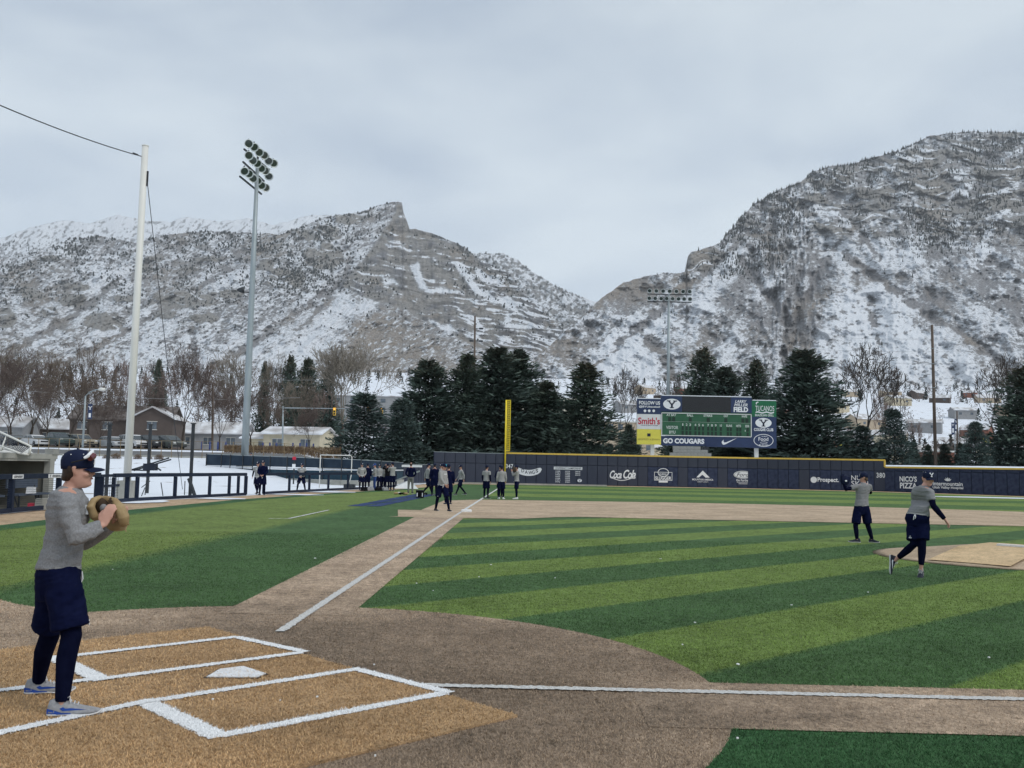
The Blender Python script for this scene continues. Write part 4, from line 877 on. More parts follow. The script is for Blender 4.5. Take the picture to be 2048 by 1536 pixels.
for q in (1364.5, 1372.2, 1379.7, 1390, 1397.5, 1405, 1415.3, 1423, 1430.5, 1440.5, 1454.5, 1460.5, 1473.5, 1479.5, 1494): y = 852.5+(q-1364)*.024; DW(q, y, 2.1, 7.8); DW(q, y+9.7, 2.1, 7.8)
sprint('y_emblem', M_ink, lambda m: y_mark(SF, m, sx(1342.7), bz(1342.7, 808.6), .96, .012)); sprint('y_emblem', M_ink, lambda m: y_mark(SF, m, sx(1525.5), bz(1525.5, 846), .86, .012))
TX("Smith's", 1275.5, 835, 1319, 849, M_red, bold=.02); TX('FOOD & DRUG STORES', 1281, 850.3, 1315, 851.8, M_ink); sprint('square_emblem', M_ink, lambda m: SF.rect(m, sx(1294), bz(1297, 873), sx(1300.5), bz(1297, 867))); TX('SIEGFRIED & JENSEN', 1275, 877, 1319, 881.5, M_gold, bold=.01)
for q, y in ((1305.5, 912), (1513.5, 917), (1411, 911)):
    m = MB(); m.box((sx(q), .25, bz(q, y)-1.2+((bz(q, 880)-bz(q, y)+1.2)/2)), (.42 if q != 1411 else .3, .42, bz(q, 880)-bz(q, y)+1.2)); m.obj('post', M_paintw if q != 1411 else M_galv, SB)
m = MB(); m.box((sx(1410), -.25, bz(1410, 900)), (.75, .5, .75)); m.box((sx(1410), -.52, bz(1410, 900)), (.55, .05, .55)); m.obj('speaker_box', M_darksteel, SB)

# -- block wall under the scoreboard, block by block
bw = empty('block_wall', (bx(1370), 110.0, 0), 0, 'stepped grey concrete block wall below the scoreboard beside snow', 'block wall'); bm = MB(); bm.box((0, 0, 0), (.78, .4, .36)); bme = bm.mesh('block', False, M_block)
for r, (a, c) in enumerate(((1334, 1420), (1337, 1406), (1340, 1396))):
    X0, X1 = bx(a)-bx(1370), bx(c)-bx(1370); n = int((X1-X0)/.8)
    for i in range(n): link('block', bme, bw, (X0+.4+.8*i+.2*(r % 2), 0, bz(1370, 912.5)+.18+.38*r))

# -- floodlight mast on the left, lamps in three rows
def lamp_unit(parent, p, d, s=1.0):
    """bowl reflector looking along d"""
    d = Vector(d).normalized(); q = d.to_track_quat('Z', 'Y')
    if 'lamp' not in _fonts:
        m = MB(); m.lathe((0, 0, 0), [(.07, -.30), (.12, -.26), (.15, -.10), (.27, .02), (.33, .12), (.335, .15), (.30, .15), (.27, .06)], 14); a_ = m.mesh('lamp', True, M_reflector)
        m = MB(); m.lathe((0, 0, 0), [(.27, .07), (.265, .10), (.05, .11)], 14); b_ = m.mesh('lens', False, M_lens); m = MB(); m.lathe((0, 0, 0), [(.335, .12), (.35, .12), (.35, .17), (.30, .17), (.30, .13)], 14); m.f = m.f[:-2]; m.m = m.m[:-2]; _fonts['lamp_rim'] = m.mesh('rim', True, simple('bright_rim', (.62, .66, .64), .3, .1, 9, metal=.3))
        m = MB(); m.tube([(0, .30, -.02), (0, .36, -.20), (0, .20, -.42), (0, .0, -.46)], .028, 5); m.tube([(0, -.30, -.02), (0, -.36, -.20), (0, -.20, -.42), (0, .0, -.46)], .028, 5); c_ = m.mesh('yoke', True, M_darksteel)
        _fonts['lamp'] = (a_, b_, c_)
    a_, b_, c_ = _fonts['lamp']; o = link('lamp', a_, parent, p); o.rotation_mode = 'QUATERNION'; o.rotation_quaternion = q; o.scale = (s, s, s)
    link('lens', b_, o); link('yoke', c_, o); link('rim', _fonts['lamp_rim'], o)
LY = 90.0; lb = at(488, 945, LY); lz = ground_under(lb[0], LY)
mast = empty('floodlight_mast', (lb[0], LY, lz), 0, 'tall galvanised floodlight mast with three tiers of round lamps left of the field', 'floodlight')
tp = at(506.5, 330, LY)-np.array([lb[0], LY, lz]); m = MB(); hh = tp[2]
m.tube([(0, 0, -.5), (0, 0, .3*hh), (0, 0, .65*hh), (tp[0]*0, 0, hh)], [.36, .32, .26, .17], 12); m.obj('pole', M_galv, mast, True)
m = MB(); m.tube([(0, 0, .0), (0, 0, .5)], .75, 14); m.obj('footing', M_concrete, mast)
for ri, (q0, Y0, q1, Y1, lamps) in enumerate((((488, 300), 87, (539, 338), 93.2, 6), ((486, 324), 87, (528, 362), 93, 6), ((479.5, 352), 87, (523, 389), 92.8, 6))):
    A = at(*q0, Y0); B = at(*q1, Y1); zz = (A[2]+B[2])/2; A[2] = B[2] = zz; o_ = np.array([lb[0], LY, lz]); m = MB(); m.bar(A-o_, B-o_, .14, .14); m.obj('crossarm', M_darksteel, mast)
    for k in range(lamps):
        p = A+(B-A)*(k+.1)/(lamps-.9); lamp_unit(mast, p-o_+np.array([.42+.10*((k*2+ri) % 2), -.2, .50+.12*((k+ri) % 2)]), (.30+.25*((k*3+ri) % 4)/1.5, -.80-.10*((k+ri) % 3), -.30-.22*((k*2+ri) % 3)), 1.22)
m = MB(); m.bar((0, 0, hh-1), (0, 0, at(506, 296, LY)[2]-lz), .16); m.obj('mast_head', M_darksteel, mast)
m = MB(); sp = at(481, 580, LY)-np.array([lb[0], LY, lz]); m.bar((0, 0, sp[2]-.2), (sp[0]+.2, 0, sp[2]-.2), .06); m.lathe((sp[0], 0, sp[2]), [(.12, -.3), (.26, .05), (.32, .30)], 10, 'x'); m.obj('loudspeaker', M_darksteel, mast, True)
# -- floodlight mast far behind the scoreboard
LY = 150.0; lb = at(1336, 912, LY); lz = ground_under(lb[0], LY)
mast = empty('floodlight_mast', (lb[0], LY, lz), 0, 'distant floodlight mast rising behind the scoreboard with two wide rows of lamps', 'floodlight')
hz_ = at(1339, 588, LY)[2]-lz; m = MB(); m.tube([(0, 0, -.5), (0, 0, hz_*.5), (0, 0, hz_)], [.34, .27, .18], 10); m.obj('pole', M_galv, mast, True)
for ri, (y, n) in enumerate(((589, 7), (604, 8))):
    z = at(1339, y, LY)[2]-lz; x0, x1 = at(1295, y, LY)[0]-lb[0], at(1383, y, LY)[0]-lb[0]; m = MB(); m.bar((x0, 0, z), (x1, 0, z), .14); m.obj('crossarm', M_darksteel, mast)
    for k in range(n): x = x0+(x1-x0)*(k+.3)/(n-.4); lamp_unit(mast, (x, -.2, z+.52), (-.25+.1*(k % 3), -.85, -.42), 1.05)

# -- white net pole with its stay cables
WY = 43.0; wb = at(252.5, 990, WY)
wpole = empty('net_pole', (wb[0], WY, 0), 0, 'tall white painted steel net pole rising behind the dugout rail', 'net pole')
wt_ = at(287.5, 293, WY); m = MB(); m.tube([(0, 0, 0), (0, 0, wt_[2]*.5), (0, 0, wt_[2])], [.172, .160, .145], 14); m.obj('pole', M_paintw, wpole, True)
m = MB(); m.tube([(0, 0, wt_[2]), (0, 0, wt_[2]+.05)], .155, 14); m.obj('cap', M_paintw, wpole, True)
m = MB(); m.box((.02, .0, .42), (.72, .7, .84), 0, .93); m.obj('pedestal', M_concrete, wpole)
def wire(mb, a, b, sag, r, n=16):
    a = np.array(a, float); b = np.array(b, float); mb.tube([a+(b-a)*t+np.array([0, 0, -sag*4*t*(1-t)]) for t in np.linspace(0, 1, n)], r, 4, cap=False)
m = MB(); a = at(284, 313, WY); b = at(-240, 100, 26); wire(m, a-np.array([wb[0], WY, 0]), b-np.array([wb[0], WY, 0]), .25, .022); m.obj('stay_cable', M_wire, wpole)
m = MB(); a = at(291, 330, WY); b = at(366, 955, 60); b[2] = 0; wire(m, a-np.array([wb[0], WY, 0]), b-np.array([wb[0], WY, 0]), .2, .018); a2 = at(295, 355, WY); m.tube([a2-np.array([wb[0], WY, .4]), a2-np.array([wb[0], WY, -.3])], .045, 6); m.obj('stay_cable', M_wire, wpole)
m = MB(); m.tube([at(266, 306, WY)-np.array([wb[0], WY, 0]), at(276, 310, WY)-np.array([wb[0], WY, 0])], .04, 6); m.obj('turnbuckle', M_darksteel, wpole)

# -- dark posts of the batting cage behind the rail
for px, yt, yb, Y, lab in ((215, 850, 938, 46, 'dark cage post standing in snow left of the white net pole'), (297, 850, 932, 52, 'dark cage post just right of the white net pole above the tilted frame'), (380, 848, 990, 48, 'dark cage post with a bent foot halfway between net pole and floodlight mast')):
    p = at(px, yb, Y); t = at(px, yt, Y); po = empty('cage_post', (p[0], Y, 0), 0, lab, 'post', 'dark batting cage posts'); m = MB(); m.box((0, 0, t[2]/2-.1), (.135, .135, t[2]+.2)); m.obj('shaft', M_darksteel, po)
    m = MB(); m.box((0, 0, t[2]+.03), (.22, .22, .05)); m.obj('cap', M_darksteel, po)
    if px == 380: m = MB(); m.bar((-.06, -.12, .9), (.35, -.25, -.02), .13); m.obj('brace', M_darksteel, po)
fr = empty('batting_cage', (*at(300, 930, 50)[:2], 0), 0, 'black tilted batting cage frame lying on the snow behind the rail', 'batting cage'); O_ = np.array([*at(300, 930, 50)[:2], 0]); m = MB()
for a, b in (((262, 940), (338, 916)), ((268, 941), (342, 919)), ((300, 926), (322, 941)), ((262, 940), (300, 941))): m.bar(at(*a, 50)-O_, at(*b, 50)-O_, .07)
m.obj('tube_frame', M_darksteel, fr); m = MB(); c = at(301, 934, 50)-O_; m.box(c, (.6, .5, .36)); m.obj('folded_net', M_netting, fr)
m = MB()
for a, b in (((293, 960), (290, 990)), ((283, 975), (300, 962)), ((290, 975), (283, 992)), ((322, 965), (326, 992)), ((370, 962), (369, 990))): m.bar(at(*a, 47)-O_, at(*b, 47)-O_, .035)
m.obj('leg', M_darksteel, fr)

# -- navy rail fence along the foul line
fl = [np.array(q, float) for q in fence_line]
def fence_hit(px):
    d = ray(px, 960)
    for a, b in zip(fl[:-1], fl[1:]):
        e = b-a; t, s_ = np.linalg.solve(np.array([[d[0], -e[0]], [d[1], -e[1]]]), a)
        if -1e-6 <= s_ <= 1.0001 and t > 0: return a+e*s_
    return fl[-2]
RZ = 1.13
def rail_section(pxs, label, group, top=True, big=None, th=.13, zt=RZ):
    P0 = fence_hit(pxs[0]); R = empty('rail_fence', (P0[0], P0[1], 0), 0, label, 'rail fence', group); P_ = [fence_hit(q)-P0 for q in pxs]
    dense = [fence_hit(q)-P0 for q in np.linspace(pxs[0], pxs[-1], 7)]
    for nm, z, h, w in (('top_rail', zt, .16, .12), ('bottom_rail', .10, .14, .12)):
        m = MB()
        for a, b in zip(dense[:-1], dense[1:]): m.bar((*a, z), (*b, z), w, h)
        m.obj(nm, M_navypaint, R)
    for i, a in enumerate(P_): m = MB(); w = (big[i] if big else th); m.box((0, .0, zt/2), (w, .12, zt-.17)); m.obj('post', M_navypaint, R, loc=(a[0], a[1], 0))
    return R, P0
r1, P1 = rail_section([-40, 24, 118, 199], 'navy dugout rail with two small sponsor plates in front of the concrete dugout', 'navy rails', big=[.12, .16, .16, .34], zt=1.17)
m = MB()
for z in np.linspace(.25, 1.0, 12): a = fence_hit(-40)-P1; b = fence_hit(112)-P1; m.bar((a[0], a[1]+.08, z), (b[0], b[1]+.08, z), .008)
m.obj('safety_net', M_netting, r1)
def plate(px0, px1, y0, y1, t, yoval):
    a, b = fence_hit(px0), fence_hit(px1); F = Face((a[0]-P1[0], a[1]-P1[1], 0), (b[0]-a[0], b[1]-a[1], 0), .075); w = np.linalg.norm(b-a); z1 = 1.23; z0 = 1.10; m = MB(); F.rect(m, 0, z0, w, z1)
    m.obj('sponsor_plate', M_white, r1); m = MB(); F.text(m, t, w*(.28 if yoval else .1), z0+.03, w*(.68 if yoval else .8), .07, shear=.2, bold=.02, k=.01)
    if yoval: y_mark(F, m, w*.12, z0+.065, .10, .01)
    m.obj('lettering', M_ink, r1)
plate(20, 42, 0, 0, 'GENESIS', False); plate(92, 119, 0, 0, 'BASEBALL', True)
r2_, P2 = rail_section([228, 255, 275, 351, 420, 459, 477, 492], 'long navy rail with square posts in front of snow between net pole and floodlight mast', 'navy rails', big=[.12, .16, .14, .14, .13, .13, .13, .16])
r3, P3 = rail_section([528, 579, 619, 657, 696, 726, 757, 792], 'navy rail running in front of the bullpen behind the standing players', 'navy rails')
# gate with mesh between the first two rails
g0, g1 = fence_hit(201), fence_hit(238); gt = empty('rail_gate', (g0[0], g0[1], 0), 0, 'navy framed wire mesh gate beside the concrete foot of the white net pole', 'gate'); m = MB(); e = g1-g0
for z in (.12, .72, 1.13): m.bar((0, 0, z), (*e, z), .08, .10)
m.bar((*(e*.0), .1), (*(e*.0), 1.15), .12); m.obj('gate_frame', M_navypaint, gt); m = MB()
for t in np.linspace(.08, .95, 11): m.bar((*(e*t), .15), (*(e*t), 1.1), .012)
for z in np.linspace(.2, 1.08, 9): m.bar((0, 0, z), (*e, z), .012)
m.obj('wire_mesh', M_darksteel, gt)

# -- concrete dugout: its open front faces the field
dg = empty('dugout', (-18.8, 30, 0), 0, 'concrete dugout with flat grey roof slab and dark open front behind the navy rail', 'dugout')
zt = 1.74; m = MB(); m.box((-1.2, -1.0, zt+.09), (5.8, 13.8, .18)); m.obj('roof', M_concrete, dg); m = MB(); m.box((1.62, -1.0, zt-.03), (.10, 13.7, .10)); m.obj('front_beam', M_concrete, dg)
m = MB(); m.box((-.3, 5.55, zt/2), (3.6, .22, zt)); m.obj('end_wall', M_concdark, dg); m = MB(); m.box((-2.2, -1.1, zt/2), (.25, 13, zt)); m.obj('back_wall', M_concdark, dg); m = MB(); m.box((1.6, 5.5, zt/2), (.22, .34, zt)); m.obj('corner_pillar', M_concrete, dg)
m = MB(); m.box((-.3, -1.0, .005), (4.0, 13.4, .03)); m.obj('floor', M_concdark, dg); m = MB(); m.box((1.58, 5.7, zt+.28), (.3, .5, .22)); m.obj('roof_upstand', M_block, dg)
for (X_, Y0_, Y1_, lab) in ((-17.0, 32.6, 34.7, 'blue grey bench with a high backrest behind the dugout rail'), (-17.0, 28.2, 31.4, 'blue grey bench at the left edge of the picture behind the rail')):
    w = Y1_-Y0_; be = empty('bench', (X_, (Y0_+Y1_)/2, 0), math.pi/2, lab, 'bench', 'dugout benches')
    m = MB(); m.box((0, .22, .86), (w, .06, .30)); m.obj('backrest', M_benchblue, be); m = MB(); m.box((.1, -.05, .50), (w+.3, .42, .06)); m.obj('seat', M_benchblue, be)
    for s_ in (-1, 1): m = MB(); m.bar((s_*w*.38, .2, .8), (s_*w*.32, -.05, .0), .05); m.bar((s_*w*.32, -.05, .0), (s_*w*.32, -.05, .48), .05); m.obj('leg', M_darksteel, be)
for px, py, w, h, mat, nm, lab in ((88, 1000, .42, .34, M_concrete, 'equipment_box', 'pale grey equipment box under the dugout bench'), (62, 984, .26, .2, M_white, 'paper_carton', 'small white carton sitting on the dugout bench seat'), (69, 1006, .28, .18, M_red, 'red_helmet_bag', 'small red bag on the dugout floor beside the grey box')):
    y_ = 32.6 if nm != 'paper_carton' else 33.2; p = at(px, py, y_); z = 0.03 if nm != 'paper_carton' else .53; m = MB(); m.box((0, 0, h/2), (w, .3, h), .2, .9); m.box((0, 0, h+.015), (w*.95, .29, .03), .2, .9); tag(m.obj(nm, mat, None, loc=(p[0], y_-.1*(nm != 'paper_carton'), z)), lab, 'box' if nm != 'red_helmet_bag' else 'bag')
# frame with net lying on the dugout roof
sc_ = empty('pitching_screen', (*at(20, 890, 32)[:2], zt+.2), 0, 'white tubular protective screen with torn net lying on the dugout roof', 'screen'); O_ = np.array([*at(20, 890, 32)[:2], zt+.2]); m = MB()
pts = {'a': at(-30, 850, 33), 'b': at(62, 893, 31.5), 'c': at(58, 909, 31.5), 'd': at(40, 907, 31.4), 'e': at(-10, 888, 32.4), 'f': at(14, 871, 32.3), 'g': at(2, 901, 32.0)}
for a, b in ('ab', 'bc', 'ed', 'dc', 'fg'): m.tube([pts[a]-O_, pts[b]-O_], .038, 7)
m.obj('tube_frame', M_paintw, sc_, True); m = MB()
for t in np.linspace(.3, 1, 17):
    p = pts['a']+(pts['b']-pts['a'])*t; q = pts['e']+(pts['d']-pts['e'])*t; m.bar(p-O_, q-O_+(pts['d']-pts['e'])*.02, .014)
for t in np.linspace(.1, .9, 9): m.bar(pts['f']+(pts['g']-pts['f'])*t-O_, pts['b']+(pts['d']-pts['b'])*t-O_, .014)
m.obj('net', M_netting, sc_)
m = MB(); m.box((0, 0, .12), (1.5, 1.0, .24), .3, .7); tag(m.obj('roof_snow', simple('old_snow', (.62, .62, .60), .9, .1, 3), None, loc=(at(8, 900, 33)[0], 33.2, zt+.2)), kind='stuff')

# -- bullpen: windscreen fence on a low concrete kerb
bp = empty('bullpen_fence', (-16, 86, 0), 0, 'long dark teal windscreen fence of the bullpen behind the players', 'fence'); O_ = np.array([-16, 86, 0])
kn = [(412, 91), (530, 87), (574, 84), (700, 80), (760, 80), (806, 92)]
def bpp(px): Y = float(np.interp(px, *zip(*kn))); return np.array([at(px, 940, Y)[0], Y])
def bh(px): return float(np.interp(px, [412, 640, 700, 806], [2.45, 2.2, 2.15, 2.0]))
gz = lambda px: max(0, ground_under(*bpp(px)))
prev = None
cuts = [412, 442, 460, 485, 505, 540, 574, 610, 645, 683, 722, 762, 806]
for a, c in zip(cuts[:-1], cuts[1:]):
    A, C = bpp(a), bpp(c); za, zc = gz(a), gz(c)
    for nm, z0, z1, mt in (('windscreen_panel', 1.42, None, M_teal2), ('lower_screen_panel', .42, 1.18, M_teal)):
        ta = bh(a) if z1 is None else z1; tc_ = bh(c) if z1 is None else z1; m = MB(); d = np.array([0, .04]); v = [(*(A-O_[:2]), z0+.0), (*(C-O_[:2]), z0), (*(C-O_[:2]), tc_), (*(A-O_[:2]), ta)]; v2 = [(q[0], q[1]+.05, q[2]) for q in v]
        m.add(v+v2, [(0, 1, 2, 3), (7, 6, 5, 4), (3, 2, 6, 7), (1, 0, 4, 5), (0, 3, 7, 4), (2, 1, 5, 6)]); m.obj(nm, mt, bp)
    m = MB(); m.tube([(*(A-O_[:2]+np.array([0, -.05])), 0), (*(A-O_[:2]+np.array([0, -.05])), bh(a)+.05)], .05, 6); m.obj('post', M_darksteel, bp)
    m = MB(); m.bar((*(A-O_[:2]), 1.30), (*(C-O_[:2]), 1.30), .10, .12); m.obj('snowy_ledge', simple('ledge', (.55, .57, .60), .8, .1, 4) if a == 412 else bpy.data.materials['ledge'], bp)
    m = MB(); m.bar((*(A-O_[:2]), bh(a)+.03), (*(C-O_[:2]), bh(c)+.03), .05); m.obj('top_rail', M_galv, bp)
    m = MB(); m.bar((*(A-O_[:2]), .2), (*(C-O_[:2]), .2), .25, .42); m.obj('kerb', M_concrete, bp)
# white net frame beside the players
nf = empty('ball_screen', (*at(702, 968, 70)[:2], 0), 0, 'white pipe net frame standing in front of the bullpen fence', 'net frame'); X = at(702, 940, 70)[0]; zt_ = at(702, 911, 70)[2]; m = MB(); xl = at(640, 911, 70)[0]-X
m.tube([(-.15, 0, .2), (0, 0, 1.0), (0, 0, zt_-.1), (-.1, 0, zt_), (xl, 0, zt_)], .035, 6); m.tube([(xl, 0, zt_), (xl, 0, 0)], .035, 6); m.obj('pipe', M_paintw, nf, True); m = MB(); m.box((-.1, 0, .16), (.8, .5, .3)); m.obj('base_box', M_darksteel, nf)
sp_ = empty('speed_clock', (*at(588.5, 925, 78)[:2], 0), 0, 'dark post with a white box on the bullpen fence above the single player', 'post'); z0 = at(588, 930, 78)[2]; m = MB(); m.box((0, 0, z0/2+.3), (.10, .1, z0+.6)); m.obj('shaft', M_darksteel, sp_); m = MB(); m.box((0, -.1, z0-.1), (.24, .15, .36)); m.obj('white_box', M_white, sp_); m = MB(); m.box((0, -.05, z0+.55), (.25, .2, .25)); m.obj('dark_head', M_red, sp_)
tb = empty('tarp_cart', (*at(815, 950, 72)[:2], 0), 0, 'grey and white tilted tarp cart at the corner of the bullpen', 'cart'); m = MB(); m.bar((-1.1, 0, .5), (.9, 0, 1.35), .5, .10); m.obj('frame', M_galv, tb); m = MB(); m.box((.3, .2, 1.72), (1.5, .5, .16)); m.obj('white_cover', M_white, tb); m = MB(); m.add([(-1, -.5, .02), (.9, -.5, .02), (.2, -.2, .65), (-.5, .3, .45), (.8, .4, .02)], [(0, 1, 2), (0, 2, 3), (2, 1, 4), (3, 2, 4)]); m.obj('crumpled_tarp', M_white, tb)
# snow patches lying on the warning track
m = MB()
for (x, y, a, c) in ((770, 968, 3.2, .9), (640, 984, 2.2, .35), (590, 990, 1.6, .2), (284, 1004, 1.0, .45), (440, 998, 1.2, .25), (830, 966, 2.6, 1.2), (1990, 996, 6, .5)):
    p = gnd(x, y); n = 18; m.add([(p[0]+a*math.cos(k*2*math.pi/n)*(1+.2*math.sin(k*3)), p[1]+c*4*math.sin(k*2*math.pi/n)*(1+.15*math.cos(k*5)), .03) for k in range(n)], [tuple(range(n))])
tag(m.obj('snow_patch', simple('patch_snow', (.78, .80, .84), .8, .05, 3)), kind='stuff')
# ============================================================ trees, houses, cars behind the field
M_needle = attr_mat('spruce_needles', rough=.85, spec=.08); M_bark = simple('bark', (.05, .04, .032), .95, .3, 5, stretch=(1, 1, .3)); M_twig = attr_mat('bare_twigs', rough=.95, spec=.05)
def quads_to_mesh(name, C, A, B, cols, mat):
    """rhombic leaves: centre C, half axes A (long) and B (wide)"""
    V = np.stack([C-A, C-A*.1+B, C+A, C-A*.1-B], 1).reshape(-1, 3); n = len(C); F = np.arange(n*4).reshape(n, 4)
    return np_mesh(name, V, F, mat, attrs={'Col': np.repeat(cols, 4, 0)})
def spruce_mesh(seed, dense=1.0, openness=0.0, blue=0.0, brown=.5, n=15000, spread=.27, pw=.72):
    """crown of unit height, spread wide; drooping boughs that carry sprays of needles"""
    g = np.random.default_rng(seed); nb = int(230+130*dense); h = g.random(nb)**1.25*.965+.015; az = np.arange(nb)*2.39996+g.normal(0, .35, nb)
    lump = 1+.16*np.sin(az*2+seed)+.12*np.sin(az*3+h*9+seed*2); L = spread*(1-h)**pw*lump*g.uniform(.62, 1.12, nb)+.008
    L *= 1+openness*g.choice([-.5, .35], nb)*(h < .9); up = np.interp(h, [0, .5, 1], [-.42, -.12, .9])+g.normal(0, .12, nb)
    k = n//nb; bi = np.repeat(np.arange(nb), k); t = g.random(nb*k)**.62
    r = L[bi]*t; lat = g.normal(0, 1, nb*k)*(.10+.20*np.sin(t*math.pi*.85))*L[bi]; z = h[bi]+np.where(up[bi] > 0, up[bi]*r, up[bi]*r*(1-.55*t))-np.abs(lat)*.30-g.normal(0, .016, nb*k)
    a = az[bi]; C = np.stack([np.cos(a)*r-np.sin(a)*lat, np.sin(a)*r+np.cos(a)*lat, z], 1)
    out = a+np.sign(lat)*g.uniform(.2, 1.0, nb*k); dn = g.normal(-.25, .5, nb*k)+.8*t
    A = np.stack([np.cos(out), np.sin(out), dn], 1); A /= np.linalg.norm(A, axis=1)[:, None]; ln = g.uniform(.014, .031, nb*k)*(1-.35*h[bi]); A *= ln[:, None]
    q = g.normal(0, 1, (nb*k, 3)); B = np.cross(A, q); B /= np.linalg.norm(B, axis=1)[:, None]+1e-9; B *= (ln*g.uniform(.22, .42, nb*k))[:, None]
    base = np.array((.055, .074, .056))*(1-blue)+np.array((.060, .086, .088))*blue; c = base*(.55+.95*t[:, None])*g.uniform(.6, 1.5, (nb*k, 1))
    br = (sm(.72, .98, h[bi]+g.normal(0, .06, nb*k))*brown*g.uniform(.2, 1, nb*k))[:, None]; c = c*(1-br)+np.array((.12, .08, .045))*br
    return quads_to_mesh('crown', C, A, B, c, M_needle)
def taper_tubes(P, Q, R0, R1, k=3):
    d = Q-P; d /= np.linalg.norm(d, axis=1)[:, None]+1e-9; u = np.cross(d, np.where(np.abs(d[:, 2:3]) < .9, np.array([[0, 0, 1.]]), np.array([[1., 0, 0]]))); u /= np.linalg.norm(u, axis=1)[:, None]; w = np.cross(d, u); n = len(P); V = []
    for (c, r) in ((P, R0), (Q, R1)):
        for i in range(k): a = 2*math.pi*i/k; V.append(c+(u*math.cos(a)+w*math.sin(a))*r[:, None])
    V = np.stack(V, 1).reshape(-1, 3); F = np.array([(i, (i+1) % k, k+(i+1) % k, k+i) for i in range(k)]); return V, (np.arange(n)[:, None, None]*2*k+F[None]).reshape(-1, 4)
def bare_mesh(seed, spread=.5, upright=.5, trunk=.22, levels=6, kids=3, col=(.085, .070, .058), tipcol=(.16, .125, .10), thick=.020, twigr=.0016, weep=0.0):
    g = np.random.default_rng(seed); segs = []
    cur = [(np.array([0, 0, 0.]), np.array([g.normal(0, .04), g.normal(0, .04), 1.]), trunk, thick, 0)]
    trunk_segs = []
    while cur:
        nxt = []
        for p, d, L, r, lv in cur:
            d = d/np.linalg.norm(d); m = 3 if lv < 4 else 2; rr = r; q = p; pts = [p]
            for i in range(m):
                d = d+g.normal(0, .10+.03*lv, 3)+np.array([0, 0, .05*upright-(weep*.25 if lv > 2 else 0)]); d /= np.linalg.norm(d); e = q+d*L/m; r1 = rr*(.82 if lv < levels else .5); (trunk_segs if lv == 0 else segs).append((q, e, rr, r1, lv)); q = e; rr = r1; pts.append(e)
            if lv < levels:
                k = kids+(1 if lv == 0 else 0)+(g.random() < .45)
                for i in range(k):
                    sp = pts[-1] if (i < 2 or lv == 0) else pts[1+g.integers(0, len(pts)-1)]; ang = g.uniform(.25, .75)*(spread*1.5)*(1.25 if lv == 0 else 1); a = g.uniform(0, 6.28) if lv else 2*math.pi*i/k+g.normal(0, .3)
                    u = np.cross(d, [0.3, .2, 1]); u /= np.linalg.norm(u)+1e-9; w = np.cross(d, u); nd = d*math.cos(ang)+(u*math.cos(a)+w*math.sin(a))*math.sin(ang); nd[2] += .22*upright
                    nxt.append((sp, nd, L*(g.uniform(.95, 1.15) if lv == 0 else g.uniform(.62, .86)), max(rr*(.78 if i < 2 else .6), twigr), lv+1))
        cur = nxt
    P, Q, R0, R1, LV = [np.array(x, float) for x in zip(*segs)]; top = Q[:, 2].max(); P /= top; Q /= top
    V, F = taper_tubes(P, Q, np.maximum(R0, twigr), np.maximum(R1, twigr*.8)); c = np.array(col)+(np.array(tipcol)-np.array(col))*np.clip((LV-2)/(levels-2), 0, 1)[:, None]; c = c*g.uniform(.75, 1.25, (len(P), 1))
    me = np_mesh('branches', V, F, M_twig, attrs={'Col': np.repeat(c, 6, 0)})
    P, Q, R0, R1, LV = [np.array(x, float) for x in zip(*trunk_segs)]; V, F = taper_tubes(P/top, Q/top, R0*1.15, R1*1.1, 8)
    return me, np_mesh('trunk', V, F, M_bark, True)
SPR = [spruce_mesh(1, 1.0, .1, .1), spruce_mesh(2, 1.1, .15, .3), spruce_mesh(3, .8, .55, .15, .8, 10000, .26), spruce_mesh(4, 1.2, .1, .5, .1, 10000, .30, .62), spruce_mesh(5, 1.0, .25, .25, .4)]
m = MB(); m.tube([(0, 0, -.03), (0, 0, .5), (0, 0, .96)], [.014, .009, .002], 7); SPT = m.mesh('trunk', True, M_bark)
def conifer(px, ytop, ybase, wpx, Y, v, label, group='dark spruces behind the outfield wall', name='spruce_tree', rz=None, base_z=None):
    b = at(px, ybase, Y); z = ground_under(b[0], Y) if base_z is None else base_z; H = at(px, ytop, Y)[2]-z; W_ = wpx/FPX*Y/2
    o = empty(name, (b[0], Y, z), random.random()*6.28 if rz is None else rz, label, 'tree', group)
    sprd = (.165, .160, .170, .185, .165)[v]; c = link('crown', SPR[v], o); s = W_/sprd; c.scale = (s, s, H*.985); c.location.z = H*.02; t = link('trunk', SPT, o); t.scale = (H, H, H); return o
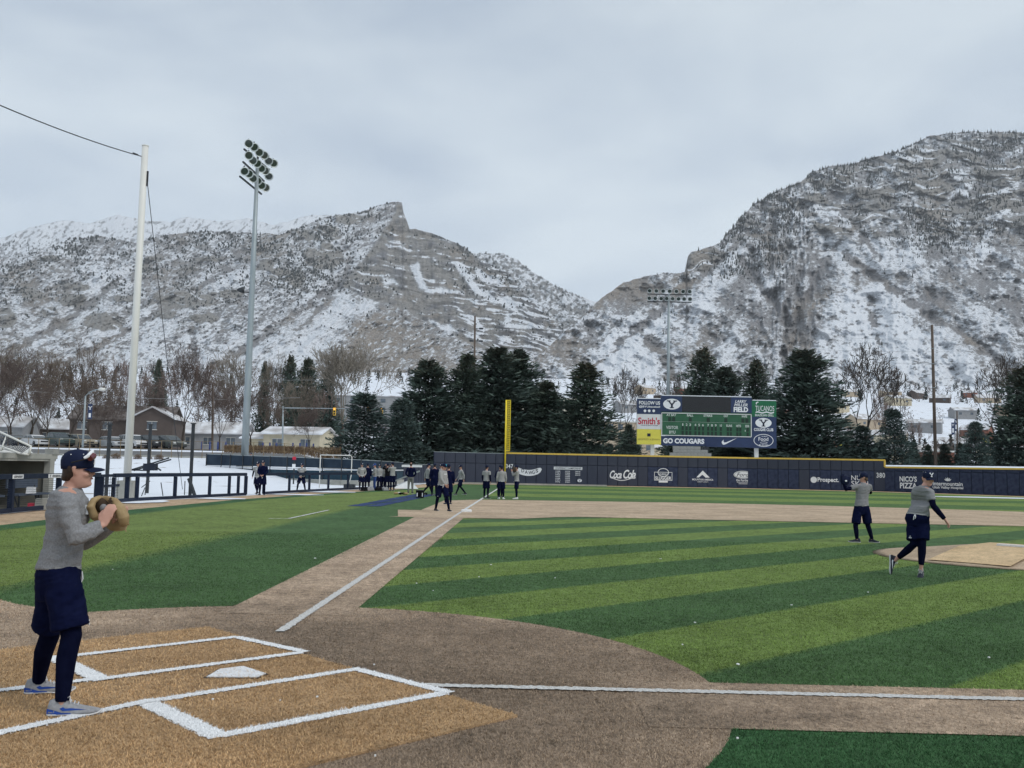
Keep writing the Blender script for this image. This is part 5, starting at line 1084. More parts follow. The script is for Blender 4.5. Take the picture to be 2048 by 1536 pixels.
for a in ((726, 788, 915, 112, 110, 3, 'short round spruce at the left end of the dark row behind the bullpen'), (853, 722, 925, 132, 116, 1, 'tall spruce above the gap between bullpen and grey corner wall'), (930, 712, 918, 104, 118, 0, 'spruce in front of the wooden power pole with insulators'),
          (800, 800, 925, 90, 108, 3, 'low bushy spruce between the short round one and the tall one'), (992, 698, 918, 150, 120, 1, 'tallest spruce just left of the yellow foul pole'), (1030, 704, 915, 130, 124, 4, 'wide spruce directly behind the yellow foul pole'), (1092, 765, 912, 110, 118, 0, 'spruce right of the foul pole below the pale distant building'),
          (1170, 727, 920, 132, 114, 2, 'loose limbed spruce with a bent brown top between foul pole and scoreboard'), (1258, 850, 905, 44, 135, 0, 'small dark spruce at the left edge of the scoreboard'),
          (1407, 698, 905, 96, 150, 2, 'tall spruce with a brown top behind the scoreboard screen'), (1452, 738, 905, 120, 146, 4, 'broad spruce behind the right half of the scoreboard'), (1512, 722, 905, 92, 148, 2, 'slim pointed spruce above the right edge of the scoreboard'), (1385, 775, 905, 90, 150, 0, 'lower spruce behind the scoreboard video screen'),
          (1612, 703, 920, 152, 121, 1, 'massive dark spruce just right of the scoreboard'), (2052, 735, 945, 120, 112, 2, 'dark spruce cut off by the right edge of the picture'), (1480, 880, 925, 110, 128, 0, 'dark low spruce filling the space under the scoreboard')): conifer(*a)
for a in ((1726, 853, 919, 58, 116, 3, 'small bluish spruce below the large bare tree'), (1789, 820, 922, 66, 114, 3, 'mid sized bluish spruce right of the bare tree'), (1952, 845, 931, 52, 110, 3, 'bluish spruce in the snow right of the brick building'), (2010, 862, 932, 58, 111, 3, 'bluish spruce beside the dark tree at the right edge'),
          (1693, 882, 909, 20, 122, 0, 'tiny dark conifer next to the yellow sign'), (1828, 880, 912, 24, 122, 4, 'tiny conifer in the snow left of the tall wooden pole'), (1857, 890, 915, 26, 120, 4, 'tiny bushy conifer touching the foot of the wooden pole'), (1889, 888, 915, 30, 121, 4, 'tiny conifer right of the wooden pole'), (1921, 886, 914, 24, 120, 4, 'tiny conifer in front of the brick wall end'), (1762, 884, 912, 22, 124, 4, 'tiny conifer between the two bluish spruces')): conifer(*a, group='young spruces on the snowy bank', name='young_spruce')
for a in ((315, 722, 800, 34, 260, 0, 'round dark conifer among the bare trees right of the white net pole'), (612, 720, 830, 64, 240, 0, 'dark conifer with dense top behind the cream house'), (578, 712, 815, 46, 250, 2, 'thin grey green conifer left of the dense dark one'), (652, 742, 850, 50, 235, 4, 'dark conifer hidden in the pale cottonwood'), (528, 724, 800, 30, 260, 2, 'yellowish conifer top behind the floodlight mast')): conifer(*a, group='conifers among the houses')
BR = [bare_mesh(11, .52, .5, .20, 6, 3), bare_mesh(12, .62, .35, .16, 6, 3, (.075, .060, .052), (.135, .105, .092)), bare_mesh(13, .45, .8, .22, 6, 3, (.12, .105, .085), (.21, .18, .145), weep=.2), bare_mesh(14, .46, 1.0, .17, 7, 2, (.05, .044, .04), (.085, .072, .064), .030, .0022), bare_mesh(15, .55, .7, .24, 6, 3, (.20, .175, .14), (.26, .23, .19), .024, .0018), bare_mesh(16, .56, .6, .14, 5, 3, (.10, .078, .068), (.19, .14, .12), .014, .0022)]
def bare(px, ytop, ybase, wpx, Y, v, label, group=None, name='bare_tree', rz=None):
    b = at(px, ybase, Y); z = ground_under(b[0], Y); H = at(px, ytop, Y)[2]-z; o = empty(name, (b[0], Y, z-.1), random.random()*6.28 if rz is None else rz, label, 'tree', group)
    me, tr = BR[v]
    if 'ext' not in me: co = np.empty(len(me.vertices)*3, np.float32); me.vertices.foreach_get('co', co); co = co.reshape(-1, 3); me['ext'] = float(np.percentile(np.hypot(co[:, 0], co[:, 1]), 96))
    s = (wpx/FPX*Y/2)/me['ext']; s = min(max(s, H*.5), H*1.7); H *= 1.07
    for nm, q in (('branches', me), ('trunk', tr)): c = link(nm, q, o); c.scale = (s, s, H)
    return o
G1 = 'bare trees along the road on the left'
LB = [(22, 700, 880, 140, 131, 1, 'dark bare tree above the dugout roof at the left edge'), (140, 686, 888, 170, 138, 0, 'large bare tree with thick split trunk behind the dark pickup'), (176, 705, 886, 130, 143, 0, 'large bare tree right beside the street lamp'),
      (200, 800, 884, 84, 128, 1, 'small bare tree in front of the silver sedan'), (363, 694, 897, 132, 131, 1, 'wide bare tree between the grey car and the last cage post'), (502, 768, 897, 120, 126, 1, 'dark reddish bare tree behind the floodlight mast'), (619, 812, 893, 66, 128, 1, 'small bare tree in the snow before the cream house')]
for a in LB: bare(*a, group=G1)
far_b = [(-20, 690, 860, 150, 170, 2), (60, 700, 860, 120, 190, 2), (95, 715, 860, 110, 180, 0), (235, 715, 860, 120, 200, 5), (283, 742, 850, 90, 230, 5), (335, 735, 850, 100, 240, 5), (400, 722, 850, 120, 220, 5), (430, 735, 860, 90, 190, 0), (470, 700, 850, 110, 230, 2), (545, 708, 840, 70, 250, 2), (590, 752, 850, 100, 210, 2), (20, 735, 860, 120, 175, 5), (205, 745, 860, 90, 185, 0), (640, 780, 860, 70, 210, 5), (305, 765, 870, 80, 165, 1), (440, 770, 875, 90, 160, 1), (80, 770, 880, 80, 160, 1), (-30, 770, 880, 100, 160, 1), (250, 770, 870, 70, 170, 1), (540, 775, 865, 70, 175, 0)]
words = ['tawny', 'pale', 'brown', 'reddish', 'thin reddish', 'rusty', 'broad rusty', 'grey', 'tall greyish', 'slender pale', 'greyish spreading', 'low rusty', 'dark branched', 'short reddish', 'dark low', 'dense low', 'dark twiggy', 'dark edge', 'small dark', 'low grey']
place = ['above the left edge of the dugout', 'left of the split trunk tree', 'above the dark pickup', 'behind the white net pole', 'right of the white net pole', 'left of the wide tree by the cage posts', 'between cage post and floodlight mast', 'left of the floodlight mast', 'right behind the floodlight mast', 'left of the grey green conifer', 'above the cream house roof', 'behind the dugout screen', 'right of the street lamp', 'at the right end of the cream house', 'above the black car', 'above the grey car', 'behind the street banner', 'cut by the left picture edge', 'by the brown house gable', 'over the cream house garage']
for a, w, p in zip(far_b, words, place): bare(*a, '%s bare tree %s' % (w, p), group='bare trees around the houses')
bare(680, 676, 858, 170, 215, 4, 'big pale cottonwood with light bark left of the dark spruces'); bare(1238, 742, 905, 120, 150, 3, 'leafless tree between the loose spruce and the scoreboard'); bare(1712, 700, 885, 215, 142, 3, 'large vase shaped bare tree right of the massive spruce')
bare(1986, 720, 905, 205, 146, 3, 'large bare tree near the right edge of the picture'); bare(1356, 742, 800, 30, 190, 3, 'thin leafless tree beside the distant floodlight mast')
for i, (a, l) in enumerate((((1692, 845, 895, 60, 175, 5), 'low reddish bare tree behind the yellow sign'), ((1760, 790, 870, 80, 230, 5), 'reddish bare tree above the mid sized bluish spruce'), ((1930, 850, 905, 70, 170, 5), 'rusty bare shrub tree beside the street banners'), ((1560, 760, 860, 70, 200, 3), 'grey bare tree peeping out left of the massive spruce'), ((1665, 775, 870, 70, 210, 3), 'grey bare tree peeping out right of the massive spruce'), ((1830, 838, 890, 60, 190, 5), 'low reddish tree left of the tall wooden pole'), ((2030, 800, 890, 80, 200, 5), 'brown bare tree behind the right edge spruces'))): bare(*a, l, group='small bare trees on the right')
# bushes by the road, hedge strip
M_brush = attr_mat('dry_brush')
def bush_mesh(seed, col, n=900, fl=.6):
    g = np.random.default_rng(seed); d = g.normal(0, 1, (n, 3)); d[:, 2] = np.abs(d[:, 2]); d /= np.linalg.norm(d, axis=1)[:, None]; r = g.random(n)[:, None]**.4; C = d*r*np.array([1, 1, fl*1.6]); A = d*.10+g.normal(0, .05, (n, 3)); B = np.cross(A, g.normal(0, 1, (n, 3))); B /= np.linalg.norm(B, axis=1)[:, None]; B *= .022
    return quads_to_mesh('bush', C, A, B, np.array(col)*g.uniform(.5, 1.5, (n, 1)), M_brush)
BU = [bush_mesh(1, (.14, .09, .06)), bush_mesh(2, (.17, .12, .085))]
for i, (px, y, w, l) in enumerate(((211, 916, 14, 'dry brown bush left of the net pole behind the first cage post'), (231, 917, 22, 'wide dry brown bush just left of the white net pole'), (275, 918, 18, 'dry brown bush just right of the white net pole'), (299, 915, 12, 'small dry bush behind the second cage post'), (318, 913, 20, 'dry brown bush right of the second cage post'), (1020-20, 905, 2, None))):
    if not l: continue
    Y = 96; p = at(px, y+6, Y); o = link('bush', BU[i % 2], None, (p[0], Y, ground_under(p[0], Y))); s = w/FPX*Y/2; o.scale = (s, s, s*1.1); tag(o, l, 'bush', 'dry bushes by the road')
g = np.random.default_rng(5); n = 5000; pxs = g.uniform(448, 682, n); Y = g.uniform(106, 108, n); X = np.array([at(a, 900, y)[0] for a, y in zip(pxs, Y)]); zt_ = at(560, 893, 107)[2]; Z = land_z(X, Y)+g.random(n)*(zt_-land_z(X, Y))
C = np.stack([X, Y, Z], 1); A = np.stack([g.normal(0, .05, n), g.normal(0, .05, n), g.uniform(.12, .25, n)], 1); B = np.stack([g.uniform(.015, .03, n), g.normal(0, .01, n), np.zeros(n)], 1)
tag(link('hedge', quads_to_mesh('hedge', C, A, B, np.array((.17, .115, .07))*g.uniform(.5, 1.4, (n, 1)), M_brush)), kind='stuff')

# -- road with kerbs on the bank
M_asph = simple('wet_asphalt', (.10, .10, .10), .7, .2, .8, col2=(.17, .165, .16))
Yr = [99, 103.5]; m = MB(); xs = np.linspace(-90, 10, 40)
vs = [(x, y, ground_under(x, y)+.10) for y in np.linspace(98.5, 105, 6) for x in xs]; n_ = len(xs); m.add(vs, [(r*n_+i, r*n_+i+1, (r+1)*n_+i+1, (r+1)*n_+i) for r in range(5) for i in range(n_-1)]); tag(m.obj('road', M_asph), kind='structure')
m = MB(); 
for i in range(n_-1): m.bar((xs[i], 98.4, ground_under(xs[i], 98.4)+.06), (xs[i+1], 98.4, ground_under(xs[i+1], 98.4)+.06), .25, .22)
tag(m.obj('road_kerb', M_concrete), kind='structure')
vs = [(x, y, ground_under(x, y)+.10) for y in np.linspace(112, 128, 8) for x in np.linspace(-80, -24, 20)]; m = MB(); m.add(vs, [(r*20+i, r*20+i+1, (r+1)*20+i+1, (r+1)*20+i) for r in range(7) for i in range(19)]); tag(m.obj('parking_strip', simple('slushy_asphalt', (.22, .22, .22), .8, .3, .5, col2=(.55, .56, .58))), kind='structure')

# -- parked cars
M_tyre = simple('tyre', (.015, .015, .016), .8, .1, 9); M_rim = simple('wheel_rim', (.35, .36, .37), .4, .1, 9, metal=.5); M_glass = simple('car_glass', (.035, .045, .05), .12, .2, 3, spec=.7); M_lamp = simple('headlight', (.6, .6, .58), .2, .1, 9, spec=.7); M_trim = simple('car_trim', (.02, .02, .022), .5, .1, 9)
def car(kind, paint, loc, rz, label):
    o = empty('parked_car' if kind != 'pickup' else 'pickup_truck', loc, rz, label, 'car' if kind != 'pickup' else 'pickup', 'cars parked along the road'); L_, Wd = {'sedan': (4.6, 1.8), 'suv': (4.6, 1.9), 'wagon': (4.8, 1.85), 'pickup': (5.6, 2.0)}[kind]
    low = {'sedan': [(-.5, .45), (-.49, .78), (-.44, .93), (-.28, .97), (.18, .92), (.40, .80), (.49, .68), (.5, .42)], 'suv': [(-.5, .5), (-.5, .9), (-.47, 1.05), (-.3, 1.08), (.22, 1.05), (.42, .98), (.495, .82), (.5, .48)], 'wagon': [(-.5, .5), (-.5, .9), (-.48, 1.0), (-.3, 1.02), (.20, 1.0), (.42, .97), (.495, .88), (.5, .5)], 'pickup': [(-.5, .55), (-.5, 1.12), (-.49, 1.18), (-.12, 1.18), (.20, 1.16), (.44, 1.10), (.495, .98), (.5, .52)]}[kind]
    cab = {'sedan': [(-.38, .95), (-.24, 1.38), (-.02, 1.44), (.08, 1.40), (.27, .93)], 'suv': [(-.48, 1.05), (-.43, 1.62), (-.1, 1.70), (.08, 1.66), (.27, 1.04)], 'wagon': [(-.485, 1.0), (-.44, 1.58), (-.1, 1.64), (.09, 1.60), (.25, 1.0)], 'pickup': [(-.13, 1.16), (-.11, 1.72), (.02, 1.80), (.10, 1.76), (.24, 1.14)]}[kind]
    m = MB(); rings = []
    for t, ins, up in ((-1, .0, .05), (-.96, .02, .0), (-.90, 0, 0), (.90, 0, 0), (.96, .02, 0), (1, .0, .05)):
        yy = t*Wd/2; ring = [(x*L_*(1-.02*(abs(t) > .95)), yy, (z-(.04 if abs(t) > .95 and z > .7 else 0))) for x, z in low]+[(.5*L_*.97, yy, .28), (-.5*L_*.97, yy, .28)]; rings.append(ring)
    m.loft(rings); m.obj('body', paint, o, False)
    m = MB(); rings = [[(x*L_, t*Wd/2*(.93-.16*((z-cab[0][1])/.65)), z) for x, z in cab] for t in (-1, -.5, .5, 1)]; m.loft(rings); m.obj('cabin', paint, o)
    zb, ztp = cab[0][1]+.05, max(z for _, z in cab)-.09; m = MB()
    for s_ in (-1, 1):
        xs_ = lambda z, side: np.interp(z, [cab[0][1], cab[1][1]], [cab[0][0], cab[1][0]]) if side < 0 else np.interp(-z, [-cab[-2][1], -cab[-1][1]], [cab[-2][0], cab[-1][0]])
        yv = lambda z: s_*(Wd/2*(.93-.16*((z-cab[0][1])/.65))+.012); xm = (cab[1][0]+cab[-2][0])/2-.01
        for xa, xb, side in ((None, xm-.008, -1), (xm+.008, None, 1)):
            q = [((xs_(zb, -1)+.012) if xa is None else xa, zb), ((xs_(zb, 1)-.012) if xb is None else xb, zb), ((xs_(ztp, 1)-.012) if xb is None else xb, ztp), ((xs_(ztp, -1)+.012) if xa is None else xa, ztp)]
            m.add([(x*L_, yv(z), z) for x, z in q], [(0, 1, 2, 3) if s_ < 0 else (3, 2, 1, 0)])
    m.obj('side_window', M_glass, o); m = MB()
    for (x0, z0), (x1, z1), nx_ in ((cab[-1], cab[-2], 1), (cab[0], cab[1], -1)):
        w0, w1 = Wd*.43, Wd*.37; m.add([(x0*L_+.02*nx_, -w0, z0+.05), (x0*L_+.02*nx_, w0, z0+.05), (x1*L_+.03*nx_, w1, z1-.03), (x1*L_+.03*nx_, -w1, z1-.03)], [(0, 1, 2, 3)])
    m.obj('windscreen', M_glass, o)
    if 'wheel' not in _fonts:
        m = MB(); m.lathe((0, 0, 0), [(.18, -.10), (.33, -.10), (.34, -.06), (.34, .06), (.33, .10), (.18, .10)], 18, 'y'); a_ = m.mesh('wheel', True, M_tyre); m = MB(); m.lathe((0, 0, 0), [(.02, -.085), (.2, -.105), (.21, .105), (.02, .085)], 14, 'y'); _fonts['wheel'] = (a_, m.mesh('rim', False, M_rim))
    for x in (-.31, .32):
        for s_ in (-1, 1): w = link('wheel', _fonts['wheel'][0], o, (x*L_, s_*(Wd/2-.09), .34)); link('rim', _fonts['wheel'][1], w); 
        if kind == 'pickup': pass
    for s_ in (-1, 1):
        m = MB(); m.box((.485*L_, s_*Wd*.38, low[-2][1]-.06), (.12, .34, .15)); m.obj('headlight', M_lamp, o)
    m = MB(); m.box((.49*L_, 0, .62), (.10, .9, .16)); m.obj('grille', M_trim, o); m = MB(); m.box((.49*L_, 0, .40), (.14, Wd*.96, .16)); m.box((-.49*L_, 0, .42), (.12, Wd*.96, .16)); m.obj('bumper', paint if kind == 'sedan' else M_trim, o)
    if kind == 'pickup': m = MB(); m.box((-.31*L_, 0, 1.13), (.34*L_, Wd*.8, .10)); m.obj('bed_floor', M_trim, o)
    return o
def paint(n, c): return simple(n, c, .3, .06, 2, spec=.5)
for px, k, c, l in ((70, 'sedan', (.55, .55, .55), 'white sedan at the left end of the parked row'), (112, 'pickup', (.045, .07, .065), 'dark green pickup truck parked beside the white sedan'), (160, 'wagon', (.30, .26, .19), 'tan boxy wagon parked next to the dark pickup'), (222, 'sedan', (.36, .37, .38), 'silver sedan behind the first cage post'), (266, 'suv', (.60, .60, .60), 'white suv half hidden by the white net pole'), (303, 'suv', (.025, .027, .03), 'black suv behind the second cage post'), (338, 'suv', (.10, .11, .10), 'grey green suv at the right end of the parked row')):
    Y = 116; p = at(px, 900, Y); car(k, paint(l.split()[0]+'_car_paint', c), (p[0], Y, ground_under(p[0], Y)+.10), math.radians(-38), l)
car('sedan', paint('dark_sedan_paint', (.05, .05, .05)), (at(28, 905, 118)[0], 118, ground_under(-60, 118)+.1), math.radians(-38), 'dark sedan partly hidden at the far left behind the dugout')
car('wagon', paint('far_car_paint', (.08, .09, .09)), (at(1248, 872, 185)[0], 185, ground_under(40, 185)+.1), math.radians(160), 'distant dark car parked by the beige building left of the scoreboard')

# -- poles, lamps, traffic lights
def pole_at(px, yt, yb, Y, r, name, label, cat, mat=M_wood, lean=0):
    b = at(px, yb, Y); z = ground_under(b[0], Y); t = at(px+lean, yt, Y); o = empty(name, (b[0], Y, z), 0, label, cat); m = MB(); H = t[2]-z; dx = t[0]-b[0]; m.tube([(0, 0, -.3), (dx*.5, 0, H*.5), (dx, 0, H)], [r, r*.9, r*.72], 10); m.obj('shaft', mat, o, True); return o, H, dx
o, H, dx = pole_at(1871, 650, 912, 112, .20, 'utility_pole', 'tall dark wooden utility pole standing on the snowy bank at right', 'utility pole', lean=-7)
m = MB()
for z in (.55, .72, .83): m.tube([(dx*z, -.0, H*z), (dx*z, 0, H*z+.06)], .21, 8)
m.obj('steel_band', M_galv, o)
o, H, dx = pole_at(951, 632, 745, 200, .26, 'utility_pole', 'wooden power pole with insulators rising above the spruces', 'utility pole', lean=-1)
for y, s_ in ((657, 1), (682, -1), (682, 1), (705, -1), (705, 1)): z = at(951, y, 200)[2]-o.location.z; m = MB(); m.tube([(0, -.1, z), (s_*.55, -.1, z)], .05, 5); m.lathe((s_*1.0, -.1, z), [(.12, -.45), (.2, -.3), (.2, .3), (.12, .45)], 8, 'x'); m.obj('insulator', M_darksteel, o)
pole_at(426, 765, 875, 135, .17, 'utility_pole', 'dark wooden pole left of the floodlight mast', 'utility pole'); pole_at(1914, 822, 895, 150, .13, 'utility_pole', 'short wooden pole near the banners on the right', 'utility pole')
o, H, dx = pole_at(165, 792, 902, 112, .13, 'street_lamp', 'curved street lamp with navy banner among bare trees', 'street lamp', M_galv, lean=6)
m = MB(); hz2 = at(205, 779, 112)-np.array([at(165, 902, 112)[0], 112, o.location.z]); a_ = np.array([dx, 0, H]); m.tube([a_, a_+(hz2-a_)*np.array([.25, 1, .6]), a_+(hz2-a_)*np.array([.6, 1, .95]), hz2], .06, 6); m.obj('arm', M_galv, o, True); m = MB(); m.lathe(tuple(hz2), [(.10, -.5), (.22, -.1), (.18, .3)], 8, 'x'); m.obj('lamp_head', M_paintw, o, True)
zb_ = at(174, 838, 112)[2]-o.location.z; zt2 = at(174, 808, 112)[2]-o.location.z; m = MB(); m.box((.62, 0, (zb_+zt2)/2), (.50, .04, zt2-zb_)); m.obj('banner', M_board_navy, o); F = Face((.37, -.03, 0), (1, 0, 0), .01); m = MB(); y_mark(F, m, .25, zt2-.45, .4, .0); F.rect(m, .12, zb_+.2, .38, zb_+.7, .0); m.obj('banner_print', M_white, o)
for px, l in ((1906, 'navy street banner with white Y on the left of a pair'), (1912.5, 'navy street banner with white Y on the right of a pair')):
    Y = 150; b = at(px, 870, Y); z = ground_under(b[0], Y); zt3 = at(px, 838 if px > 1910 else 845, Y)[2]-z; o = empty('street_banner', (b[0], Y, z), 0, l, 'banner', 'street banners'); m = MB(); m.tube([(.32, .1, 0), (.32, .1, zt3+.3)], .06, 6); m.obj('pole', M_galv, o); m = MB(); m.box((0, 0, zt3-.95), (.46, .05, 1.9)); m.obj('cloth', M_board_navy, o); F = Face((-.22, -.04, 0), (1, 0, 0), .01); m = MB(); y_mark(F, m, .22, zt3-.4, .36); F.rect(m, .1, zt3-1.6, .34, zt3-.9); m.obj('banner_print', M_white, o)
M_sigy = simple('signal_yellow', (.62, .38, .04), .5, .1, 4); M_amber = simple('signal_glow', (.9, .35, .05), .4, .1, 4, emit=((1, .45, .1), 1.2))
def signal(px, y, Y, label):
    p = at(px, y, Y); o = empty('traffic_light', tuple(p), 0, label, 'traffic light', 'traffic lights'); m = MB(); m.box((0, 0, 0), (.42, .35, 1.25)); m.obj('housing', M_sigy, o)
    for i, z in enumerate((.38, 0, -.38)): m = MB(); m.lathe((0, -.22, z), [(.14, 0), (.15, .05)], 10, 'y'); m.obj('lens', M_amber if i == 0 else M_trim, o)
    return p
ps = [signal(669, 823, 150, 'yellow traffic light hanging from a mast arm beside the cream house'), signal(763.5, 824, 152, 'yellow traffic light seen against the dark spruces'), signal(737, 817, 165, 'small far traffic light between the two nearer signals')]
so, H, dx = pole_at(566, 812, 888, 151, .14, 'signal_mast', 'grey traffic signal mast with a long horizontal arm over the street', 'signal mast', M_galv); m = MB(); m.tube([(0, 0, H-.3), (at(700, 813, 151)[0]-so.location.x, -.5, H-.25)], [.10, .06], 6); m.obj('mast_arm', M_galv, so)
# power lines crossing in front of the slopes
for i, (a, b, l) in enumerate((((-40, 727, 180), (640, 760, 180), 'thin power line crossing the bare trees on the left'), ((-40, 772, 150), (600, 795, 150), 'lower power line in front of the brown house'), ((1500, 668, 300), (2120, 676, 300), 'thin upper power line in front of the right mountain'), ((1500, 694, 300), (2120, 700, 300), 'thin middle power line in front of the right mountain'), ((1500, 716, 300), (2120, 724, 300), 'thin lower power line in front of the right mountain'))): m = MB(); wire(m, at(*a), at(*b), 1.0, .022 if i < 2 else .03, 12); tag(m.obj('power_line', simple('aluminium_wire', (.3, .3, .3), .5) if i == 0 else bpy.data.materials['aluminium_wire']), l, 'power line', 'power lines')
# blue bollards and wire fence beyond the road
M_bol = simple('blue_bollard', (.03, .05, .17), .5, .1, 5); m = MB(); m.tube([(0, 0, 0), (0, 0, 1.05)], .10, 8); m.lathe((0, 0, 1.05), [(.10, 0), (.07, .06), (.01, .09)], 8); bol = m.mesh('bollard', True, M_bol)
for i, px in enumerate((404, 420, 436, 452, 497, 526, 540, 553, 586, 600, 613, 627, 672)):
    Y = 112; p = at(px, 885, Y); o = link('bollard', bol, None, (p[0], Y, ground_under(p[0], Y))); tag(o, '%s blue bollard %s the floodlight mast on the snowy verge' % (('fourth', 'third', 'second', 'nearest', 'nearest', 'second', 'third', 'fourth', 'fifth', 'sixth', 'seventh', 'eighth', 'ninth')[i], 'left of' if i < 4 else 'right of'), 'bollard', 'blue bollards beyond the road')
fo = empty('wire_fence', (-30, 98, 0), 0, 'rusty chain link fence on thin posts along the road', 'fence'); xa = at(-10, 890, 97.5)[0]; xb = at(690, 890, 97.5)[0]; n = 34; pm = MB(); pm.tube([(0, 0, 0), (0, 0, 1.75)], .035, 5); pmm = pm.mesh('post', False, simple('rusty_post', (.22, .16, .09), .8, .2, 5))
for i in range(n+1): x = xa+(xb-xa)*i/n; link('post', pmm, fo, (x+30, 0, ground_under(x, 98)))
m = MB()
for i in range(n):
    x0, x1 = xa+(xb-xa)*i/n, xa+(xb-xa)*(i+1)/n
    for h in (.9, 1.72): m.bar((x0+30, 0, ground_under(x0, 98)+h), (x1+30, 0, ground_under(x1, 98)+h), .03)
m.obj('rail', bpy.data.materials['rusty_post'], fo)
# yellow signs on the right bank
for px, y, w, h, Y, l in ((1681, 889, 9, 15, 130, 'yellow playground slide behind the tiny dark conifer'), (1970, 879, 8, 9, 125, 'yellow square sign tilted above the bluish spruces'), (1977, 885, 9, 5, 124, 'white rectangular sign under the tilted yellow one')):
    p = at(px, y, Y); z = ground_under(p[0], Y); o = empty('yellow_sign' if 'yellow' in l else 'white_sign', (p[0], Y, z), 0, l, 'sign'); m = MB(); m.tube([(0, .05, 0), (0, .05, p[2]-z)], .05, 6); m.obj('post', M_galv, o); m = MB(); m.box((0, 0, p[2]-z), (w/FPX*Y, .06, h/FPX*Y)); m.obj('plate', M_yel_sign if 'yellow' in l else M_white, o)

# -- houses
M_roofsnow = simple('roof_with_snow', (.30, .27, .25), .9, .3, .35, col2=(.80, .82, .85), detail=6); M_roofbrown = simple('brown_shingle', (.08, .065, .058), .9, .3, 1.5, col2=(.20, .18, .17)); M_win = simple('house_window', (.10, .12, .14), .2, .3, 1, spec=.6); M_frame = simple('window_frame', (.55, .53, .48), .6)
def house(px, yb, Y, w, d, h, roof_h, rz, wall_m, roof_m, label, name='house', wins=3, gable_front=False, storeys=1, group=None, detail=True):
    b = at(px, yb, Y); z = ground_under(b[0], Y); o = empty(name, (b[0], Y, z), rz, label, 'house' if name == 'house' else 'building', group)
    m = MB(); m.box((0, 0, h/2-.5), (w, d, h+1)); 
    if gable_front: m.add([(-w/2, -d/2, h), (w/2, -d/2, h), (0, -d/2, h+roof_h), (-w/2, d/2, h), (w/2, d/2, h), (0, d/2, h+roof_h)], [(0, 1, 2), (4, 3, 5)])
    elif roof_h: m.add([(-w/2, -d/2, h), (-w/2, d/2, h), (-w/2, 0, h+roof_h), (w/2, -d/2, h), (w/2, d/2, h), (w/2, 0, h+roof_h)], [(1, 0, 2), (3, 4, 5)])
    m.obj('wall', wall_m, o); e = .5; m = MB()
    if gable_front:
        for s_ in (-1, 1): m.add([(s_*(w/2+e), -d/2-e, h-e*roof_h/(w/2)), (s_*(w/2+e), d/2+e, h-e*roof_h/(w/2)), (0, d/2+e, h+roof_h+.02), (0, -d/2-e, h+roof_h+.02), (s_*(w/2+e), -d/2-e, h-e*roof_h/(w/2)+.22), (s_*(w/2+e), d/2+e, h-e*roof_h/(w/2)+.22), (0, d/2+e, h+roof_h+.24), (0, -d/2-e, h+roof_h+.24)], [(0, 1, 2, 3), (7, 6, 5, 4), (0, 3, 7, 4), (1, 0, 4, 5), (2, 1, 5, 6)])
    elif roof_h:
        for s_ in (-1, 1): m.add([(-w/2-e, s_*(d/2+e), h-e*roof_h/(d/2)), (w/2+e, s_*(d/2+e), h-e*roof_h/(d/2)), (w/2+e, 0, h+roof_h+.02), (-w/2-e, 0, h+roof_h+.02), (-w/2-e, s_*(d/2+e), h-e*roof_h/(d/2)+.22), (w/2+e, s_*(d/2+e), h-e*roof_h/(d/2)+.22), (w/2+e, 0, h+roof_h+.24), (-w/2-e, 0, h+roof_h+.24)], [(0, 1, 2, 3), (7, 6, 5, 4), (0, 3, 7, 4), (1, 0, 4, 5), (2, 1, 5, 6)])
    else: m.box((0, 0, h+.12), (w+.5, d+.5, .28))
    m.obj('roof', roof_m, o)
    for st in range(storeys):
        zc = h*(st+.55)/storeys; wh = min(1.3, h/storeys*.5)
        for i in range(wins):
            x = -w/2+w*(i+.5)/wins; ww = min(1.6, w/wins*.5); m = MB(); m.box((x, -d/2-.02, zc), (ww, .08, wh)); f = m.obj('window', M_win, o)
            if detail: m = MB(); m.box((x, -d/2-.05, zc-wh/2-.06), (ww+.2, .14, .12)); m.box((x, -d/2-.05, zc+wh/2+.05), (ww+.2, .12, .10)); m.box((x, -d/2-.05, zc), (.06, .12, wh)); m.obj('frame', M_frame, f)
    return o
W_ = lambda n, c: simple(n, c, .9, .08, 1.2)
wb_, wc, wg, wt2, wbr = W_('brown_siding', (.095, .075, .066)), W_('cream_wall', (.50, .44, .32)), W_('grey_wall', (.28, .28, .28)), W_('beige_wall', (.42, .34, .25)), simple('red_brick', (.20, .085, .06), .9, .2, 3, col2=(.27, .12, .085))
house(255, 850, 172, 17, 9, 5.6, 2.4, .1, wb_, M_roofbrown, 'brown two storey house with snowy eaves behind the net pole', wins=4, storeys=2)
house(318, 850, 168, 7, 9, 5.8, 1.8, .1, wb_, M_roofsnow, 'brown gabled house wing with a pale window right of the net pole', wins=1, gable_front=True, storeys=2)
house(600, 868, 158, 9.5, 8, 3.4, 1.1, -.12, wc, M_roofsnow, 'cream stucco house with low snowy gable before the dark spruces', wins=2, gable_front=False); house(545, 868, 160, 7, 8, 2.6, .9, -.12, wc, M_roofsnow, 'cream garage wing with dark open carport left of the cream house', wins=1)
house(-20, 850, 190, 16, 9, 4, 2, .1, wg, M_roofsnow, 'grey house at the left edge behind the dark bare trees'); house(430, 860, 185, 13, 8, 3.5, 2, .0, wg, M_roofsnow, 'low grey house with snowy roof behind the dark wooden pole'); house(115, 858, 200, 14, 9, 3.6, 2, .0, wb_, M_roofsnow, 'low brown house behind the split trunk tree')
house(1108, 790, 420, 40, 20, 16, 0, 0, W_('pale_panel', (.50, .47, .38)), simple('flat_roof', (.62, .62, .58), .9), 'large pale flat roofed hall seen above the spruces', 'hall_building', wins=8, storeys=1, detail=False)
